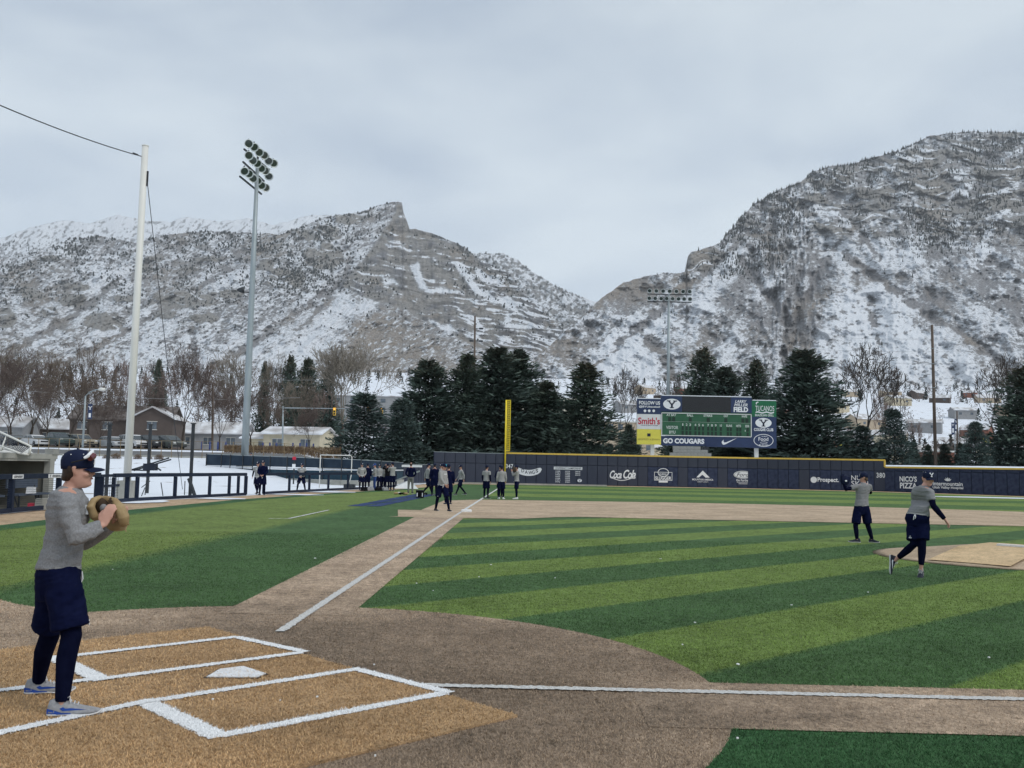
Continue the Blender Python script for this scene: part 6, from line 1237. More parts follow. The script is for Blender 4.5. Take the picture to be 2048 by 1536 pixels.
house(1238, 872, 250, 15, 12, 10.5, 0, .15, wt2, bpy.data.materials['flat_roof'], 'beige multi storey building between loose spruce and scoreboard', 'apartment_building', wins=6, storeys=4, detail=False)
house(1871, 893, 165, 6.2, 7, 2.9, 0, 0, wbr, bpy.data.materials['flat_roof'], 'low red brick building with white roof edge behind the wooden pole', 'brick_building', wins=0); house(1836, 893, 168, 4.4, 6, 2.2, 0, 0, wt2, bpy.data.materials['flat_roof'], 'pale annex left of the red brick building', 'annex_building', wins=2, detail=False)
house(740, 838, 330, 26, 12, 13, 0, 0, wg, M_roofsnow, 'grey stepped apartment block left of the tall spruce', 'apartment_block', wins=5, storeys=4, detail=False)
rg = np.random.default_rng(9); cols_ = [wg, wt2, wc, wb_, wbr]; cn = ['grey', 'beige', 'cream', 'brown', 'brick']
spots = [(1300, 905, 260), (1545, 800, 520), (1590, 790, 700), (1668, 800, 560), (1690, 830, 380), (1730, 812, 480), (1768, 822, 420), (1795, 800, 620), (1812, 838, 330), (1848, 812, 470), (1880, 796, 680), (1905, 826, 380), (1925, 806, 540), (1952, 818, 440), (1975, 795, 700), (2000, 830, 350), (2022, 806, 560), (2045, 822, 420), (1740, 842, 310), (1780, 786, 820), (1835, 788, 780), (1940, 786, 850), (1640, 785, 820), (1700, 786, 800), (1255, 800, 540), (1290, 786, 760), (1330, 800, 600), (1370, 790, 760)]
adv = ['low', 'wide', 'small', 'long']; ref = ['the floodlight mast', 'the massive spruce', 'the vase shaped bare tree', 'the wooden pole', 'the street banners', 'the right bare tree']
for i, (px, y, Y) in enumerate(spots):
    k = int(rg.integers(0, 5)); w = float(rg.uniform(11, 19)); near_ = min(((1336, 0), (1612, 1), (1712, 2), (1868, 3), (1910, 4), (1986, 5)), key=lambda q: abs(q[0]-px)); side = 'left of' if px < near_[0] else 'right of'
    house(px, y, Y, w, 9, float(rg.uniform(3, 5)), float(rg.uniform(1.6, 2.6)), float(rg.normal(0, .5)), cols_[k], M_roofsnow, '%s %s house with snowy roof, %s %s, %s' % (adv[i % 4], cn[k], side, ref[near_[1]], 'low' if Y < 400 else ('high upslope' if Y > 650 else 'midway upslope')), wins=2, detail=False, group='houses on the lower slope')
# dark tree clumps between the far houses: one mass of twigs and needles
g = np.random.default_rng(21); n = 900; Y = g.uniform(270, 1500, n); px = g.uniform(-40, 2080, n); X = (px-1024)/FPX*Y; Z = land_z(X, Y); Hh = g.uniform(3.5, 9, n)*np.where(Y > 700, 1.15, 1); con = g.random(n) < .45; k = 90
bi = np.repeat(np.arange(n), k); h = g.random(n*k); wd = np.where(con[bi], .30*(1-h), .52*np.sqrt(np.clip(1-(2*h-1.05)**2, 0, 1))); a = g.uniform(0, 6.283, n*k); r = g.random(n*k)**.5*wd*g.uniform(.75, 1.1, n*k)
C = np.stack([X[bi]+np.cos(a)*r*Hh[bi], Y[bi]+np.sin(a)*r*Hh[bi], Z[bi]+h*Hh[bi]], 1); A = g.normal(0, .055, (n*k, 3)); A[:, 2] += .05*(~con[bi]); A *= Hh[bi][:, None]; B = np.cross(A, g.normal(0, 1, (n*k, 3))); B /= np.linalg.norm(B, axis=1)[:, None]; B *= (Hh[bi]*np.where(con[bi], .045, .022))[:, None]
cc_ = np.where(con[bi][:, None], np.array([[.035, .045, .040]]), np.array([[.15, .125, .115]]))*g.uniform(.6, 1.4, (n*k, 1)); tag(link('far_woods', quads_to_mesh('far_woods', C, A, B, cc_, M_needle)), kind='stuff')

# rings of bark mulch showing through the snow round the young spruces
m = MB()
for o in [q for q in COL.objects if q.get('category') == 'tree' and q.name.startswith(('young_spruce', 'spruce_tree'))]:
    x, y, z = o.location; r = 1.9 if o.name.startswith('young') else 3.6; n = 16; k = [r*random.uniform(.7, 1.25) for _ in range(n)]; m.add([(x+k[i]*1.2*math.cos(i*2*math.pi/n), y+k[i]*math.sin(i*2*math.pi/n), float(land_z(x+k[i]*1.2*math.cos(i*2*math.pi/n), y+k[i]*math.sin(i*2*math.pi/n)))+.07) for i in range(n)]+[(x, y, float(land_z(x, y))+.16)], [(i, (i+1) % n, n) for i in range(n)])
tag(m.obj('mulch', simple('bark_mulch', (.055, .036, .024), .95, .4, 3, col2=(.12, .085, .06))), kind='stuff')
# ============================================================ people
M_skin_ = simple('skin', (.50, .27, .20), .55, .10, 12, col2=(.56, .32, .245), spec=.35); M_heather = simple('heather_grey_cotton', (.20, .20, .205), .9, .1, 90, col2=(.275, .275, .28), bump=.15, detail=2, spec=.1)
M_shirt2 = simple('light_grey_cotton', (.29, .29, .28), .9, .1, 60, col2=(.36, .36, .35), bump=.1, spec=.1); M_navyc = simple('navy_shorts_cloth', (.004, .006, .026), .9, .25, 9, col2=(.007, .010, .036), bump=.15, spec=.03); M_tights = simple('navy_leggings', (.003, .004, .016), .9, .2, 14, col2=(.005, .007, .024), spec=.03); M_black = simple('black_cloth', (.006, .006, .008), .8, .2, 9, spec=.1)
M_hair = simple('brown_hair', (.020, .011, .007), .6, .3, 60, col2=(.045, .025, .016)); M_hair2 = simple('light_brown_hair', (.09, .055, .03), .6, .3, 60); M_capn = simple('navy_cap', (.006, .010, .032), .75, .2, 12, col2=(.010, .016, .045), spec=.15); M_shoeg = simple('grey_shoe_mesh', (.25, .25, .26), .7, .12, 50, col2=(.33, .33, .34)); M_shoew = simple('white_shoe', (.62, .62, .62), .6, .05, 20); M_shoek = simple('black_shoe', (.012, .016, .028), .6, .2, 20); M_blue = simple('shoe_blue', (.02, .07, .33), .5, .1, 12)
M_lip = simple('lip_pink', (.36, .15, .13), .5, .1, 20); M_eye = simple('eye_dark', (.03, .02, .018), .3, .1, 10); M_teal_l = simple('teal_logo', (.05, .45, .60), .6, .1, 9); M_royal = simple('royal_blue_cloth', (.02, .06, .22), .7, .1, 9); M_greyp = simple('grey_trousers', (.17, .17, .165), .9, .1, 20)
def shell(name, mb, mat, parent, vox=.012, it=6, smooth=True, fold=0, seed=0):
    """union of the closed shapes in mb as one continuous surface"""
    o = link(name, mb.mesh(name, True, mat), None); r = o.modifiers.new('r', 'REMESH'); r.mode = 'VOXEL'; r.voxel_size = vox; r.use_smooth_shade = smooth
    if it: s = o.modifiers.new('s', 'SMOOTH'); s.factor = .5; s.iterations = it
    dg = bpy.context.evaluated_depsgraph_get(); me = bpy.data.meshes.new_from_object(o.evaluated_get(dg)); me.name = name; old = o.data; bpy.data.objects.remove(o); bpy.data.meshes.remove(old)
    if not me.materials: me.materials.append(mat)
    if fold:      # creases in the cloth
        n = len(me.vertices); co = np.empty(n*3, np.float32); no = np.empty(n*3, np.float32); me.vertices.foreach_get('co', co); me.vertices.foreach_get('normal', no); co = co.reshape(-1, 3); no = no.reshape(-1, 3)
        h = co[:, 0]+co[:, 1]*.8; a = ridged(h*5+co[:, 2]*4+seed, co[:, 2]*13-h*5, 3, 300+seed, .5); b_ = fbm(h*9+seed, co[:, 2]*7, 2, 310+seed); me.vertices.foreach_set('co', (co+no*((a-.25)*fold+b_*fold*.8)[:, None]).ravel()); me.update()
    return link(name, me, parent)
def lerp(a, b, t): return a+(b-a)*t
def unit(v): v = np.array(v, float); return v/(np.linalg.norm(v)+1e-9)
def body_rings(m, secs, n=16):
    """stack of ellipses: (centre, side vector*half width, front vector*half depth)"""
    m.loft([[c+s*math.cos(2*math.pi*k/n)+f*math.sin(2*math.pi*k/n) for k in range(n)] for c, s, f in secs])
def head_mesh(m, c, fd, up, S, detail):
    """head with brow, nose, lips, chin and ears; c = centre, fd = where it looks"""
    sd = np.cross(fd, up); sd = unit(sd); fd = unit(np.cross(up, sd)); h = .118*S
    prof = [(-1.04, .012, .052, .030), (-.98, .020, .068, .036), (-.86, .030, .082, .046), (-.66, .052, .083, .058), (-.45, .072, .082, .066), (-.2, .082, .083, .071), (.05, .092, .081, .074), (.22, .097, .086, .076), (.45, .099, .088, .077), (.68, .090, .078, .068), (.86, .070, .058, .050), (.98, .036, .030, .026)]
    rings = []; n = 20
    for z, bk, fr, hw in prof:
        ring = []
        for k in range(n):
            a = 2*math.pi*k/n; cx, sy = math.cos(a), math.sin(a); f = (fr if sy > 0 else bk)*S*(abs(sy)**.9)*(1 if sy > 0 else -1); ring.append(c+up*z*h+sd*cx*hw*S+fd*f)
        rings.append(ring)
    m.loft(rings)
    P = lambda x, y, z: c+sd*x*S+fd*y*S+up*z*S
    m.tube([P(0, .080, .022), P(0, .100, -.012), P(0, .104, -.022), P(0, .080, -.030)], [.009*S, .012*S, .014*S, .010*S], 8); m.tube([P(-.03, .074, .034), P(0, .086, .034), P(.03, .074, .034)], .010*S, 7)
    m.tube([P(-.022, .074, -.052), P(0, .087, -.050), P(.022, .074, -.052)], .0085*S, 7); m.tube([P(-.02, .072, -.064), P(0, .084, -.064), P(.02, .072, -.064)], .0085*S, 7); m.blob(P(0, .068, -.094), (.024*S, .024*S, .020*S))
    for s_ in (-1, 1):
        m.tube([P(s_*.074, -.014, -.030), P(s_*.083, -.022, -.005), P(s_*.084, -.026, .020), P(s_*.078, -.012, .026)], [.008*S, .011*S, .012*S, .008*S], 7)
        m.blob(P(s_*.048, .050, -.028), (.026*S, .026*S, .022*S))
def fingers(m, w, d, side, palm_n, S, curl=.5, vr=.0085):
    """palm and five fingers from the wrist w along d; palm_n = palm normal, side = thumb side"""
    d, side, pn = unit(d), unit(side), unit(palm_n); pc = w+d*.05*S
    body_rings(m, [(w-d*.01, side*.026*S, pn*.020*S), (w+d*.02*S, side*.034*S, pn*.017*S), (w+d*.07*S, side*.042*S, pn*.015*S), (w+d*.095*S, side*.040*S, pn*.011*S)], 12)
    for i, (off, L) in enumerate(((.030, .070), (.010, .078), (-.010, .073), (-.030, .058))):
        p = w+d*.088*S+side*off*S; pts = [p-d*.02]; dd = d.copy()
        for j in range(3): p = p+dd*L*S/3*(1.15, 1.0, .85)[j]; pts.append(p); dd = unit(dd+pn*curl*(.9, 1.0, .8)[j])
        m.tube(pts, [.0098*S, .0096*S, .0088*S, .0072*S], 8)
    p = w+side*.028*S+d*.02*S; t1 = p+side*.030*S+d*.030*S+pn*.012*S; t2 = t1+d*.032*S+side*.004*S+pn*.010*S*(1+curl); m.tube([p, t1, t2], [.014*S, .0115*S, .009*S], 8)
def shoe(parent, an, toe_dir, S, mats, detail, roll=(0, 0, 1)):
    """an = ankle, sole sits .085 S below it"""
    d = unit(toe_dir); up = unit(np.array(roll, float)); sd = unit(np.cross(d, up)); up = np.cross(sd, d); b = an-up*.088*S; L = (.33 if detail else .30)*S; upper, sole = mats
    def sec(t, w, z0, z1): c = b+d*(-.085*S+L*t); return [c+sd*w*S*x+up*z*S for x, z in ((-1, z0), (-1.04, z0+.012), (-.96, (z0+z1)/2), (-.55, z1), (0, z1+.006), (.55, z1), (.96, (z0+z1)/2), (1.04, z0+.012), (1, z0))]
    m = MB(); m.loft([sec(*q) for q in ((0, .022, .016, .060), (.03, .033, .014, .092), (.14, .037, .012, .106), (.30, .037, .010, .098), (.45, .040, .012, .076), (.62, .047, .012, .058), (.80, .045, .014, .046), (.94, .030, .018, .036), (1.0, .012, .022, .030))]); o = m.obj('shoe', upper, parent, True)
    m = MB(); m.loft([sec(*q) for q in ((-.01, .024, .004, .022), (.04, .037, 0, .026), (.30, .040, .004, .022), (.5, .043, .004, .018), (.66, .050, 0, .020), (.85, .047, .002, .020), (.97, .032, .010, .026), (1.02, .014, .018, .030))]); m.obj('sole', sole, o, True)
    if detail:
        m = MB(); P = lambda t, x, z: b+d*(-.085*S+L*t)+sd*x*S+up*z*S
        for t in (.36, .43, .50, .57): zz = np.interp(t, [.3, .45, .62], [.106, .086, .068]); m.tube([P(t, -.026, zz-.006), P(t, 0, zz+.008), P(t, .026, zz-.006)], .0038*S, 5)
        m.tube([P(.36, -.02, .112), P(.30, -.03, .135), P(.36, -.036, .10), P(.40, -.030, .075)], .0034*S, 5); m.tube([P(.36, .02, .112), P(.42, .032, .128), P(.44, .035, .09)], .0034*S, 5); m.obj('lace', M_shoew, o)
        for s_ in (-1, 1):
            m = MB(); pts = [(.34, .050), (.40, .034), (.50, .036), (.86, .042), (.55, .052), (.45, .050), (.41, .060)]; wv = lambda t: np.interp(t, [0, .14, .45, .62, .8, 1], [.03, .0378, .0415, .0475, .0465, .02])+.001; vs = [P(t-.1, s_*wv(t-.1), z) for t, z in pts]; m.add(vs, [tuple(range(7)) if s_ > 0 else tuple(reversed(range(7)))]); m.obj('side_mark', detail, o)
            m = MB(); vs = [P(t, s_*(wv(t)+.0015), z) for t, z in ((-.0, .018), (.0, .050), (.10, .044), (.28, .024), (.46, .020), (.46, .014), (.2, .012))]; m.add(vs, [tuple(range(7)) if s_ > 0 else tuple(reversed(range(7)))]); m.obj('heel_patch', M_blue if detail is M_blue else M_shoek, o)
def cap(parent, c, fd, up, S, mat, detail=0, logo=M_white, back=False):
    sd = unit(np.cross(fd, up)); fd = unit(np.cross(up, sd)); c = c+up*.040*S-fd*.004*S; m = MB(); rings = []; n = 20
    for z, r in ((-.028, 1.0), (.0, 1.03), (.03, 1.03), (.055, .97), (.080, .80), (.098, .55), (.106, .22), (.108, .03)): rings.append([c+up*z*S+sd*math.cos(2*math.pi*k/n)*.083*S*r+fd*math.sin(2*math.pi*k/n)*.104*S*r for k in range(n)])
    m.loft(rings); o = m.obj('cap', mat, parent, True); m = MB(); ff = -fd if back else fd; top, bot = [], []; k_ = 9
    for j, (t, dr) in enumerate(((0, 0), (.35, .004), (.7, .008), (1, .020))):
        row = []
        for i in range(k_): a = math.radians(-68+136*i/(k_-1)); r = .096*S; inner = c+sd*math.sin(a)*.080*S+ff*math.cos(a)*.100*S; out = inner+ff*.078*S*math.cos(a*.92)**.55; p = inner+(out-inner)*t; row.append(p-up*(.018+dr+.018*abs(math.sin(a))**2)*S)
        top.append(row)
    vs = [p for r in top for p in r]+[p-up*.005*S for r in top for p in r]; N_ = 4*k_; fs = []
    for j in range(3):
        for i in range(k_-1): a = j*k_+i; fs += [(a, a+1, a+k_+1, a+k_), (N_+a+k_, N_+a+k_+1, N_+a+1, N_+a)]
    for i in range(k_-1): a = 3*k_+i; fs.append((a, a+1, N_+a+1, N_+a))
    m.add(vs, fs); m.obj('brim', mat, o, True)
    if detail:
        m = MB(); m.blob(c+up*.110*S, .008*S, 8, 4); m.obj('button', mat, o); m = MB()
        for a in (25, 75, 130, 180, 230, 285, 335): a = math.radians(a); z = .070; q = c+up*z*S+sd*math.cos(a)*.083*S*.90+fd*math.sin(a)*.104*S*.90; m.blob(q, .0042*S, 6, 4)
        m.obj('eyelet', logo, o)
    if logo: # stretch Y on the front panel
        m = MB(); q = c+ff*.108*S+up*.030*S
        for a, b in (((0, -.022), (0, .002)), ((0, .0), (-.024, .028)), ((0, .0), (.024, .028)), ((-.014, -.024), (.014, -.024)), ((-.034, .029), (-.012, .029)), ((.012, .029), (.034, .029))): m.bar(q+sd*a[0]*S+up*a[1]*S-ff*.4*max(0, a[1])*S, q+sd*b[0]*S+up*b[1]*S-ff*.4*max(0, b[1])*S, .012*S, .008*S, tuple(ff))
        m.obj('cap_logo', logo, o)
def person(J, label, S=1.0, vox=.022, top='long', top_m=M_shirt2, legs='shorts', hair=M_hair, cap_m=M_capn, cap_back=False, shoes=(M_shoek, M_shoew), fine=0, group=None, logo=M_white, arm_m=M_tights, skin_ankle=False, shoe_roll=None, shirt_print=True, wide=1.0, shoe_mark=None, leg_m=None, side_axis=None):
    O = np.array([J['pelvis'][0], J['pelvis'][1], min(J['anL'][2], J['anR'][2])-.088*S]); R = empty('person', tuple(O), 0, label, 'person', group); K = {k: np.array(v, float)-O for k, v in J.items() if k not in ('look', 'front', 'toeL', 'toeR', 'up', 'handL', 'handR')}
    fr = unit(J['front']); up = unit(K['neck']-K['pelvis']); sd = unit(K['shL']-K['shR']) ; hs = unit(K['hipL']-K['hipR']); look = unit(J['look']); hup = unit(J.get('up', (0, 0, 1))); fc = unit(np.cross(sd, up)); fc = fc if fc@fr > 0 else -fc; hf = unit(np.cross(hs, up)); hf = hf if hf@fr > 0 else -hf
    q = wide; it = 5 if fine else 3
    def torso(m, g, z0=0., z1=1.):
        secs = []
        for t, w, d, f0 in ((-.12, .125, .095, -.01), (-.02, .165, .118, -.008), (.10, .160, .112, .0), (.28, .140, .104, .006), (.5, .152, .110, .010), (.70, .172, .118, .006), (.84, .178, .105, -.004), (.94, .150, .082, -.012), (1.0, .075, .066, -.010), (1.06, .060, .062, .0)):
            if t < z0 or t > z1: continue
            c = lerp(K['pelvis'], K['neck'], t); s_ = unit(lerp(hs, sd, np.clip(t, 0, 1))); f = unit(lerp(hf, fc, np.clip(t, 0, 1))); secs.append((c+f*f0*S, s_*(w*q*S+g), f*(d*q*S+g)))
        body_rings(m, secs, 18)
    def leg(m, s, g, t1=1.0, r=(.092, .072, .055, .054, .036), kn=1.0):
        a, b, c = K['hip'+s], K['kn'+s], K['an'+s]; pts = [lerp(a, b, -.05), lerp(a, b, .5), b, lerp(b, c, .35)+(-hf)*.012*S, c]; n = 5 if t1 >= 1 else 2; m.tube(pts[:n], [x*q*S+g for x in r[:n]], 12)
    def arm(m, s, g, t0=0, t1=2.0, flare=1.0):
        a, b, c = K['sh'+s], K['el'+s], K['wr'+s]; P_ = lambda t: lerp(a, b, t) if t <= 1 else lerp(b, c, t-1); rr = lambda t: np.interp(t, [0, .3, .9, 1.1, 1.35, 2], [.056, .052, .041, .043, .042, .027])*q*S; ts = [t for t in (0, .25, .5, .8, 1., 1.2, 1.5, 1.8, 2.) if t0 < t < t1]; ts = [t0]+ts+[t1]; m.tube([P_(t) for t in ts], [rr(t)*flare+g for t in ts], 12)
    m = MB(); torso(m, -.012*S)
    m.tube([lerp(K['pelvis'], K['neck'], .9), K['neck'], K['head']-hup*.05*S-look*.01*S], [.070*S, .055*S, .052*S], 12)
    head_mesh(m, K['head'], look, hup, S, fine)
    for s in 'LR':
        leg(m, s, -.008*S); arm(m, s, -.006*S); d = unit(K['wr'+s]-K['el'+s]); hd = J.get('hand'+s)
        if hd is None: fingers(m, K['wr'+s], d, unit(np.cross(d, sd)+fr*.3), unit(-sd if s == 'L' else sd), S, .45)
        else: fingers(m, K['wr'+s], *[unit(x) for x in hd[:3]], S, hd[3])
        ru = unit((0, 0, 1) if not shoe_roll else shoe_roll[s]); m.tube([K['an'+s], K['an'+s]-ru*.035*S, K['an'+s]+unit(J['toe'+s])*.09*S-ru*.055*S], [.034*S, .034*S, .022*S], 8)
    shell('body', m, M_skin_, R, vox*.75 if fine else vox*.8, 2 if fine else 2)
    shirt_m = top_m; m = MB(); torso(m, .016*S, -.05 if legs != 'coat' else -.3, .96); c = lerp(K['pelvis'], K['neck'], .97); m.tube([lerp(K['pelvis'], K['neck'], .84), lerp(K['pelvis'], K['neck'], .94), K['neck']+up*.012*S], [.135*S, .098*S, .064*S], 14)
    for s in 'LR': m.blob(K['sh'+s]-up*.005, .064*S*q, 12, 8); arm(m, s, .012*S, 0, {'long': 1.93, 'short': .62, 'jacket': 1.93}[top], 1.0 if top != 'short' else 1.12)
    shell('shirt' if top != 'jacket' else 'jacket', m, shirt_m, R, vox*.8, it+3, fold=.012 if fine else .009, seed=int(abs(O[0]*7)) % 9)
    m = MB(); body_rings(m, [(lerp(K['pelvis'], K['neck'], t), hs*(w*q*S), hf*(d*q*S)) for t, w, d in ((-.06, .178, .130), (.0, .182, .134), (.03, .178, .130))], 18); 
    if top != 'jacket': m.obj('shirt_hem', M_shirt2 if top_m is not M_shirt2 else M_shoew, R, True)
    if top == 'short':
        for s in 'LR': m = MB(); arm(m, s, .004*S, .5, 1.95); m.obj('arm_sleeve', arm_m, R, True)
    if legs == 'shorts':
        m = MB(); body_rings(m, [(lerp(K['pelvis'], K['neck'], t), hs*(w*q*S), hf*(d*q*S)) for t, w, d in ((-.40, .12, .10), (-.22, .178, .128), (-.12, .188, .138), (.0, .180, .130), (.02, .165, .12))], 18)
        for s in 'LR': a, b = K['hip'+s], K['kn'+s]; m.tube([lerp(a, b, -.1), lerp(a, b, .35), lerp(a, b, .68), lerp(a, b, .86)], [.098*q*S, .112*q*S, .114*q*S, .114*q*S], 14)
        sh_ = shell('shorts', m, M_navyc, R, vox*.85, it, fold=.010, seed=4)
        m = MB(); a = lerp(K['hipR'], K['knR'], .80)+hf*.112*q*S+(-hs)*.02*S; m.bar(a-hs*.022*S, a+hs*.022*S, .006, .012*S); a = a+np.array([0, 0, .022*S]); m.bar(a-hs*.012*S, a+hs*.010*S+np.array([0, 0, .006]), .006, .008*S); m.obj('shorts_logo', M_white, R)
        for s in 'LR': m = MB(); leg(m, s, .004*S, r=(.090, .072, .056, .056, .038)); 
        m = MB()
        for s in 'LR':
            a, b, c = K['hip'+s], K['kn'+s], K['an'+s]; e_ = lerp(b, c, .80) if skin_ankle else c-unit(c-b)*.0; m.tube([lerp(a, b, .5), b, lerp(b, c, .35)-hf*.012*S, e_], [.078*q*S, .064*q*S, .062*q*S, .043*q*S], 14)
        shell('leggings', m, M_tights, R, vox*.8, 3)
        m = MB(); w_ = lerp(K['pelvis'], K['neck'], -.03)+hf*.14*q*S; m.tube([w_, w_-up*.05+hf*.012, w_-up*.09], .007*S, 5); m.tube([w_+hs*.01, w_-up*.04+hs*.03+hf*.012, w_-up*.07+hs*.02], .007*S, 5); m.obj('drawstring', M_white, R)
    else:
        m = MB(); body_rings(m, [(lerp(K['pelvis'], K['neck'], t), hs*(w*q*S), hf*(d*q*S)) for t, w, d in ((-.22, .168, .118), (-.1, .176, .126), (.02, .168, .12))], 18)
        for s in 'LR': a, b, c = K['hip'+s], K['kn'+s], K['an'+s]; m.tube([a, lerp(a, b, .5), b, lerp(b, c, .5), c], [.100*q*S, .088*q*S, .070*q*S, .062*q*S, .055*q*S], 12)
        shell('trousers', m, leg_m or M_tights, R, vox, 2)
    for s in 'LR': shoe(R, K['an'+s], J['toe'+s], S, shoes, shoe_mark if fine else 0, (0, 0, 1) if not shoe_roll else shoe_roll[s])
    hd = K['head']; hsd = unit(np.cross(look, hup)); m = MB(); body_rings(m, [(hd+hup*z*S-look*b*S, hsd*w*S, look*d*S) for z, b, w, d in ((-.072, .070, .040, .030), (-.045, .050, .068, .056), (-.01, .030, .079, .070), (.03, .022, .083, .080), (.07, .012, .076, .078), (.10, .01, .050, .055))], 14); shell('hair', m, hair, R, max(.010, vox*.5), 1)
    if cap_m is not None: cap(R, hd, look, hup, S, cap_m, fine, logo, cap_back)
    if fine:
        for s_ in (-1, 1): m = MB(); m.blob(hd+look*.078*S+hsd*s_*.031*S+hup*.012*S, (.009*S, .008*S, .0045*S), 8, 5); m.obj('eye', M_eye, R)
        for s_ in (-1, 1): m = MB(); m.bar(hd+look*.086*S+hsd*s_*.018*S+hup*.030*S, hd+look*.078*S+hsd*s_*.046*S+hup*.030*S, .006*S, .006*S); m.obj('eyebrow', M_hair, R)
        m = MB(); m.tube([hd+look*.078*S-hsd*.022*S-hup*.057*S, hd+look*.092*S-hup*.056*S, hd+look*.078*S+hsd*.022*S-hup*.057*S], [.003*S, .006*S, .003*S], 6); m.obj('lips', M_lip, R)
    if shirt_print and top != 'jacket': m = MB(); a = lerp(K['pelvis'], K['neck'], .76)+fc*(.138*q*S); m.bar(a-sd*.075*S, a+sd*.075*S, .006, .028*S); m.obj('chest_print', M_white, R)
    return R, O

# -- the catcher in the foreground, seen from his right side
def Q(px, py, Y): return at(px, py, Y)
Yc = 6.73
J = dict(head=Q(156, 941, Yc), neck=Q(140, 977, Yc), pelvis=Q(118, 1137, Yc), shR=Q(135, 1003, Yc-.19), shL=Q(138, 1003, Yc+.19), elR=Q(149, 1078, Yc-.24), wrR=Q(205, 1050, Yc-.12), elL=Q(165, 1088, Yc+.20), wrL=Q(226, 1050, Yc+.05),
         hipR=Q(124, 1150, Yc-.09), hipL=Q(113, 1150, Yc+.10), knR=Q(143, 1272, Yc-.10), anR=Q(124, 1405, Yc-.13), knL=Q(99, 1272, Yc+.26), anL=Q(77, 1364, Yc+.46), look=(.92, .38, .02), front=(.92, .38, 0), toeR=(1, .22, 0), toeL=(1, .30, 0), up=(-.04, 0, 1),
         handR=((.28, .30, .95), (-.85, 0, .3), (.55, .7, .1), .75), handL=((.6, .1, .7), (0, -1, 0), (-.6, 0, .6), .5))
for k in ('anR', 'anL'): J[k][2] = .088*1.0+.03
catcher, CO = person(J, 'player in long sleeved grey shirt, navy shorts and cap holding a tan mitt', 1.02, .011, 'long', M_heather, fine=1, shoes=(M_shoeg, M_shoew), logo=M_white, shoe_mark=M_blue, shirt_print=False, wide=1.05)
# sunglasses on the cap
m = MB(); c_ = Q(172, 922, Yc-.09)-CO; m.tube([Q(143, 925, Yc-.10)-CO, Q(160, 921, Yc-.115)-CO, Q(172, 918, Yc-.105)-CO], .004, 6); m.obj('glasses_arm', bpy.data.materials.get('dark_gap') or M_black, catcher); m = MB()
m.tube([Q(168, 916.5, Yc-.105)-CO, Q(176, 912, Yc-.09)-CO, Q(183, 905, Yc-.04)-CO, Q(185, 902.5, Yc)-CO, Q(184, 904, Yc+.05)-CO], [.010, .013, .014, .012, .010], 7); m.obj('sunglasses_frame', M_white, catcher); m = MB(); m.tube([Q(180, 917, Yc-.085)-CO, Q(186, 912, Yc-.04)-CO, Q(187, 910, Yc+.03)-CO], [.020, .024, .020], 8); m.obj('sunglasses_lens', simple('red_lens', (.10, .012, .015), .15, .2, 8, spec=.7), catcher)
m = MB(); a = Q(176, 1018, Yc-.02)-CO; m.bar(a+np.array([.0, -.03, .03]), a+np.array([.0, -.03, -.035]), .04, .02); m.obj('chest_print', M_white, catcher)
m = MB(); m.tube([Q(199, 1064, Yc+.10)-CO, Q(218, 1054, Yc+.07)-CO], [.048, .040], 12); m.obj('wrist_guard', M_black, catcher, True)
# mitt
M_mitt = simple('tan_leather', (.27, .18, .085), .65, .25, 14, col2=(.40, .29, .15), bump=.35, detail=6); M_pocket = simple('dark_leather_pocket_shade', (.060, .038, .022), .7, .3, 10)  # second brown: real dark leather, also the painted shade in the pocket
MO = Q(214, 1024, Yc); g_ = empty('catching_mitt', tuple(MO), 0, 'large tan leather catching mitt held up by the nearest player', 'baseball mitt'); m = MB(); T = lambda px, py, dy=0: Q(px, py, Yc+dy)-MO
m.tube([T(200, 1043, .03), T(188, 1032, -.03), T(181, 1014, -.05), T(187, 1001, -.02), T(200, 995, .04)], [.020, .030, .030, .024, .018], 12); m.tube([T(198, 996, .04), T(214, 997, .02), T(229, 1002, -.01), T(239, 1016, -.04), T(247, 1034, -.04), T(249, 1050, -.01)], [.016, .020, .026, .038, .042, .030], 12)
m.tube([T(248, 1052, .0), T(234, 1052, .04), T(216, 1050, .06), T(203, 1044, .05)], [.032, .040, .036, .024], 10); m.loft([[T(214+29*r*math.cos(a)+5*r*math.sin(a), 1025+28*r*math.sin(a), y) for a in np.linspace(0, 2*math.pi, 18, endpoint=False)] for y, r in ((.02, 1.0), (.06, 1.05), (.10, .8), (.13, .3))])
shell('leather_shell', m, M_mitt, g_, .007, 2); m = MB(); m.blob(T(208, 1011, .015), (.075, .022, .055), 14, 8); m.obj('pocket', M_pocket, g_, True); m = MB()  # pocket blob: shade in the top of the mitt, put in as dark colour
for a, b in (((219, 997), (224, 1003)), ((217, 1001), (223, 1007)), ((220, 1008), (225, 1010)), ((222, 995), (219, 1010))): m.tube([T(*a, -.055), T(*b, -.06)], .006, 5)
m.obj('lace', M_pocket, g_); m = MB()
for a, b in (((251, 1054), (252, 1064)), ((249, 1040), (257, 1037)), ((253, 1046), (259, 1050)), ((180, 1015), (176, 1021))): m.tube([T(*a, -.02), T(*b, -.03)], .0035, 4)
m.obj('lace_end', M_mitt, g_); m = MB(); m.blob((0, 0, 0), .037, 16, 12); bb = m.obj('baseball', M_shoeg, None, True, loc=tuple(Q(210, 1015, Yc+.02))); tag(bb, 'dull white baseball in the pocket of the large tan mitt', 'baseball')

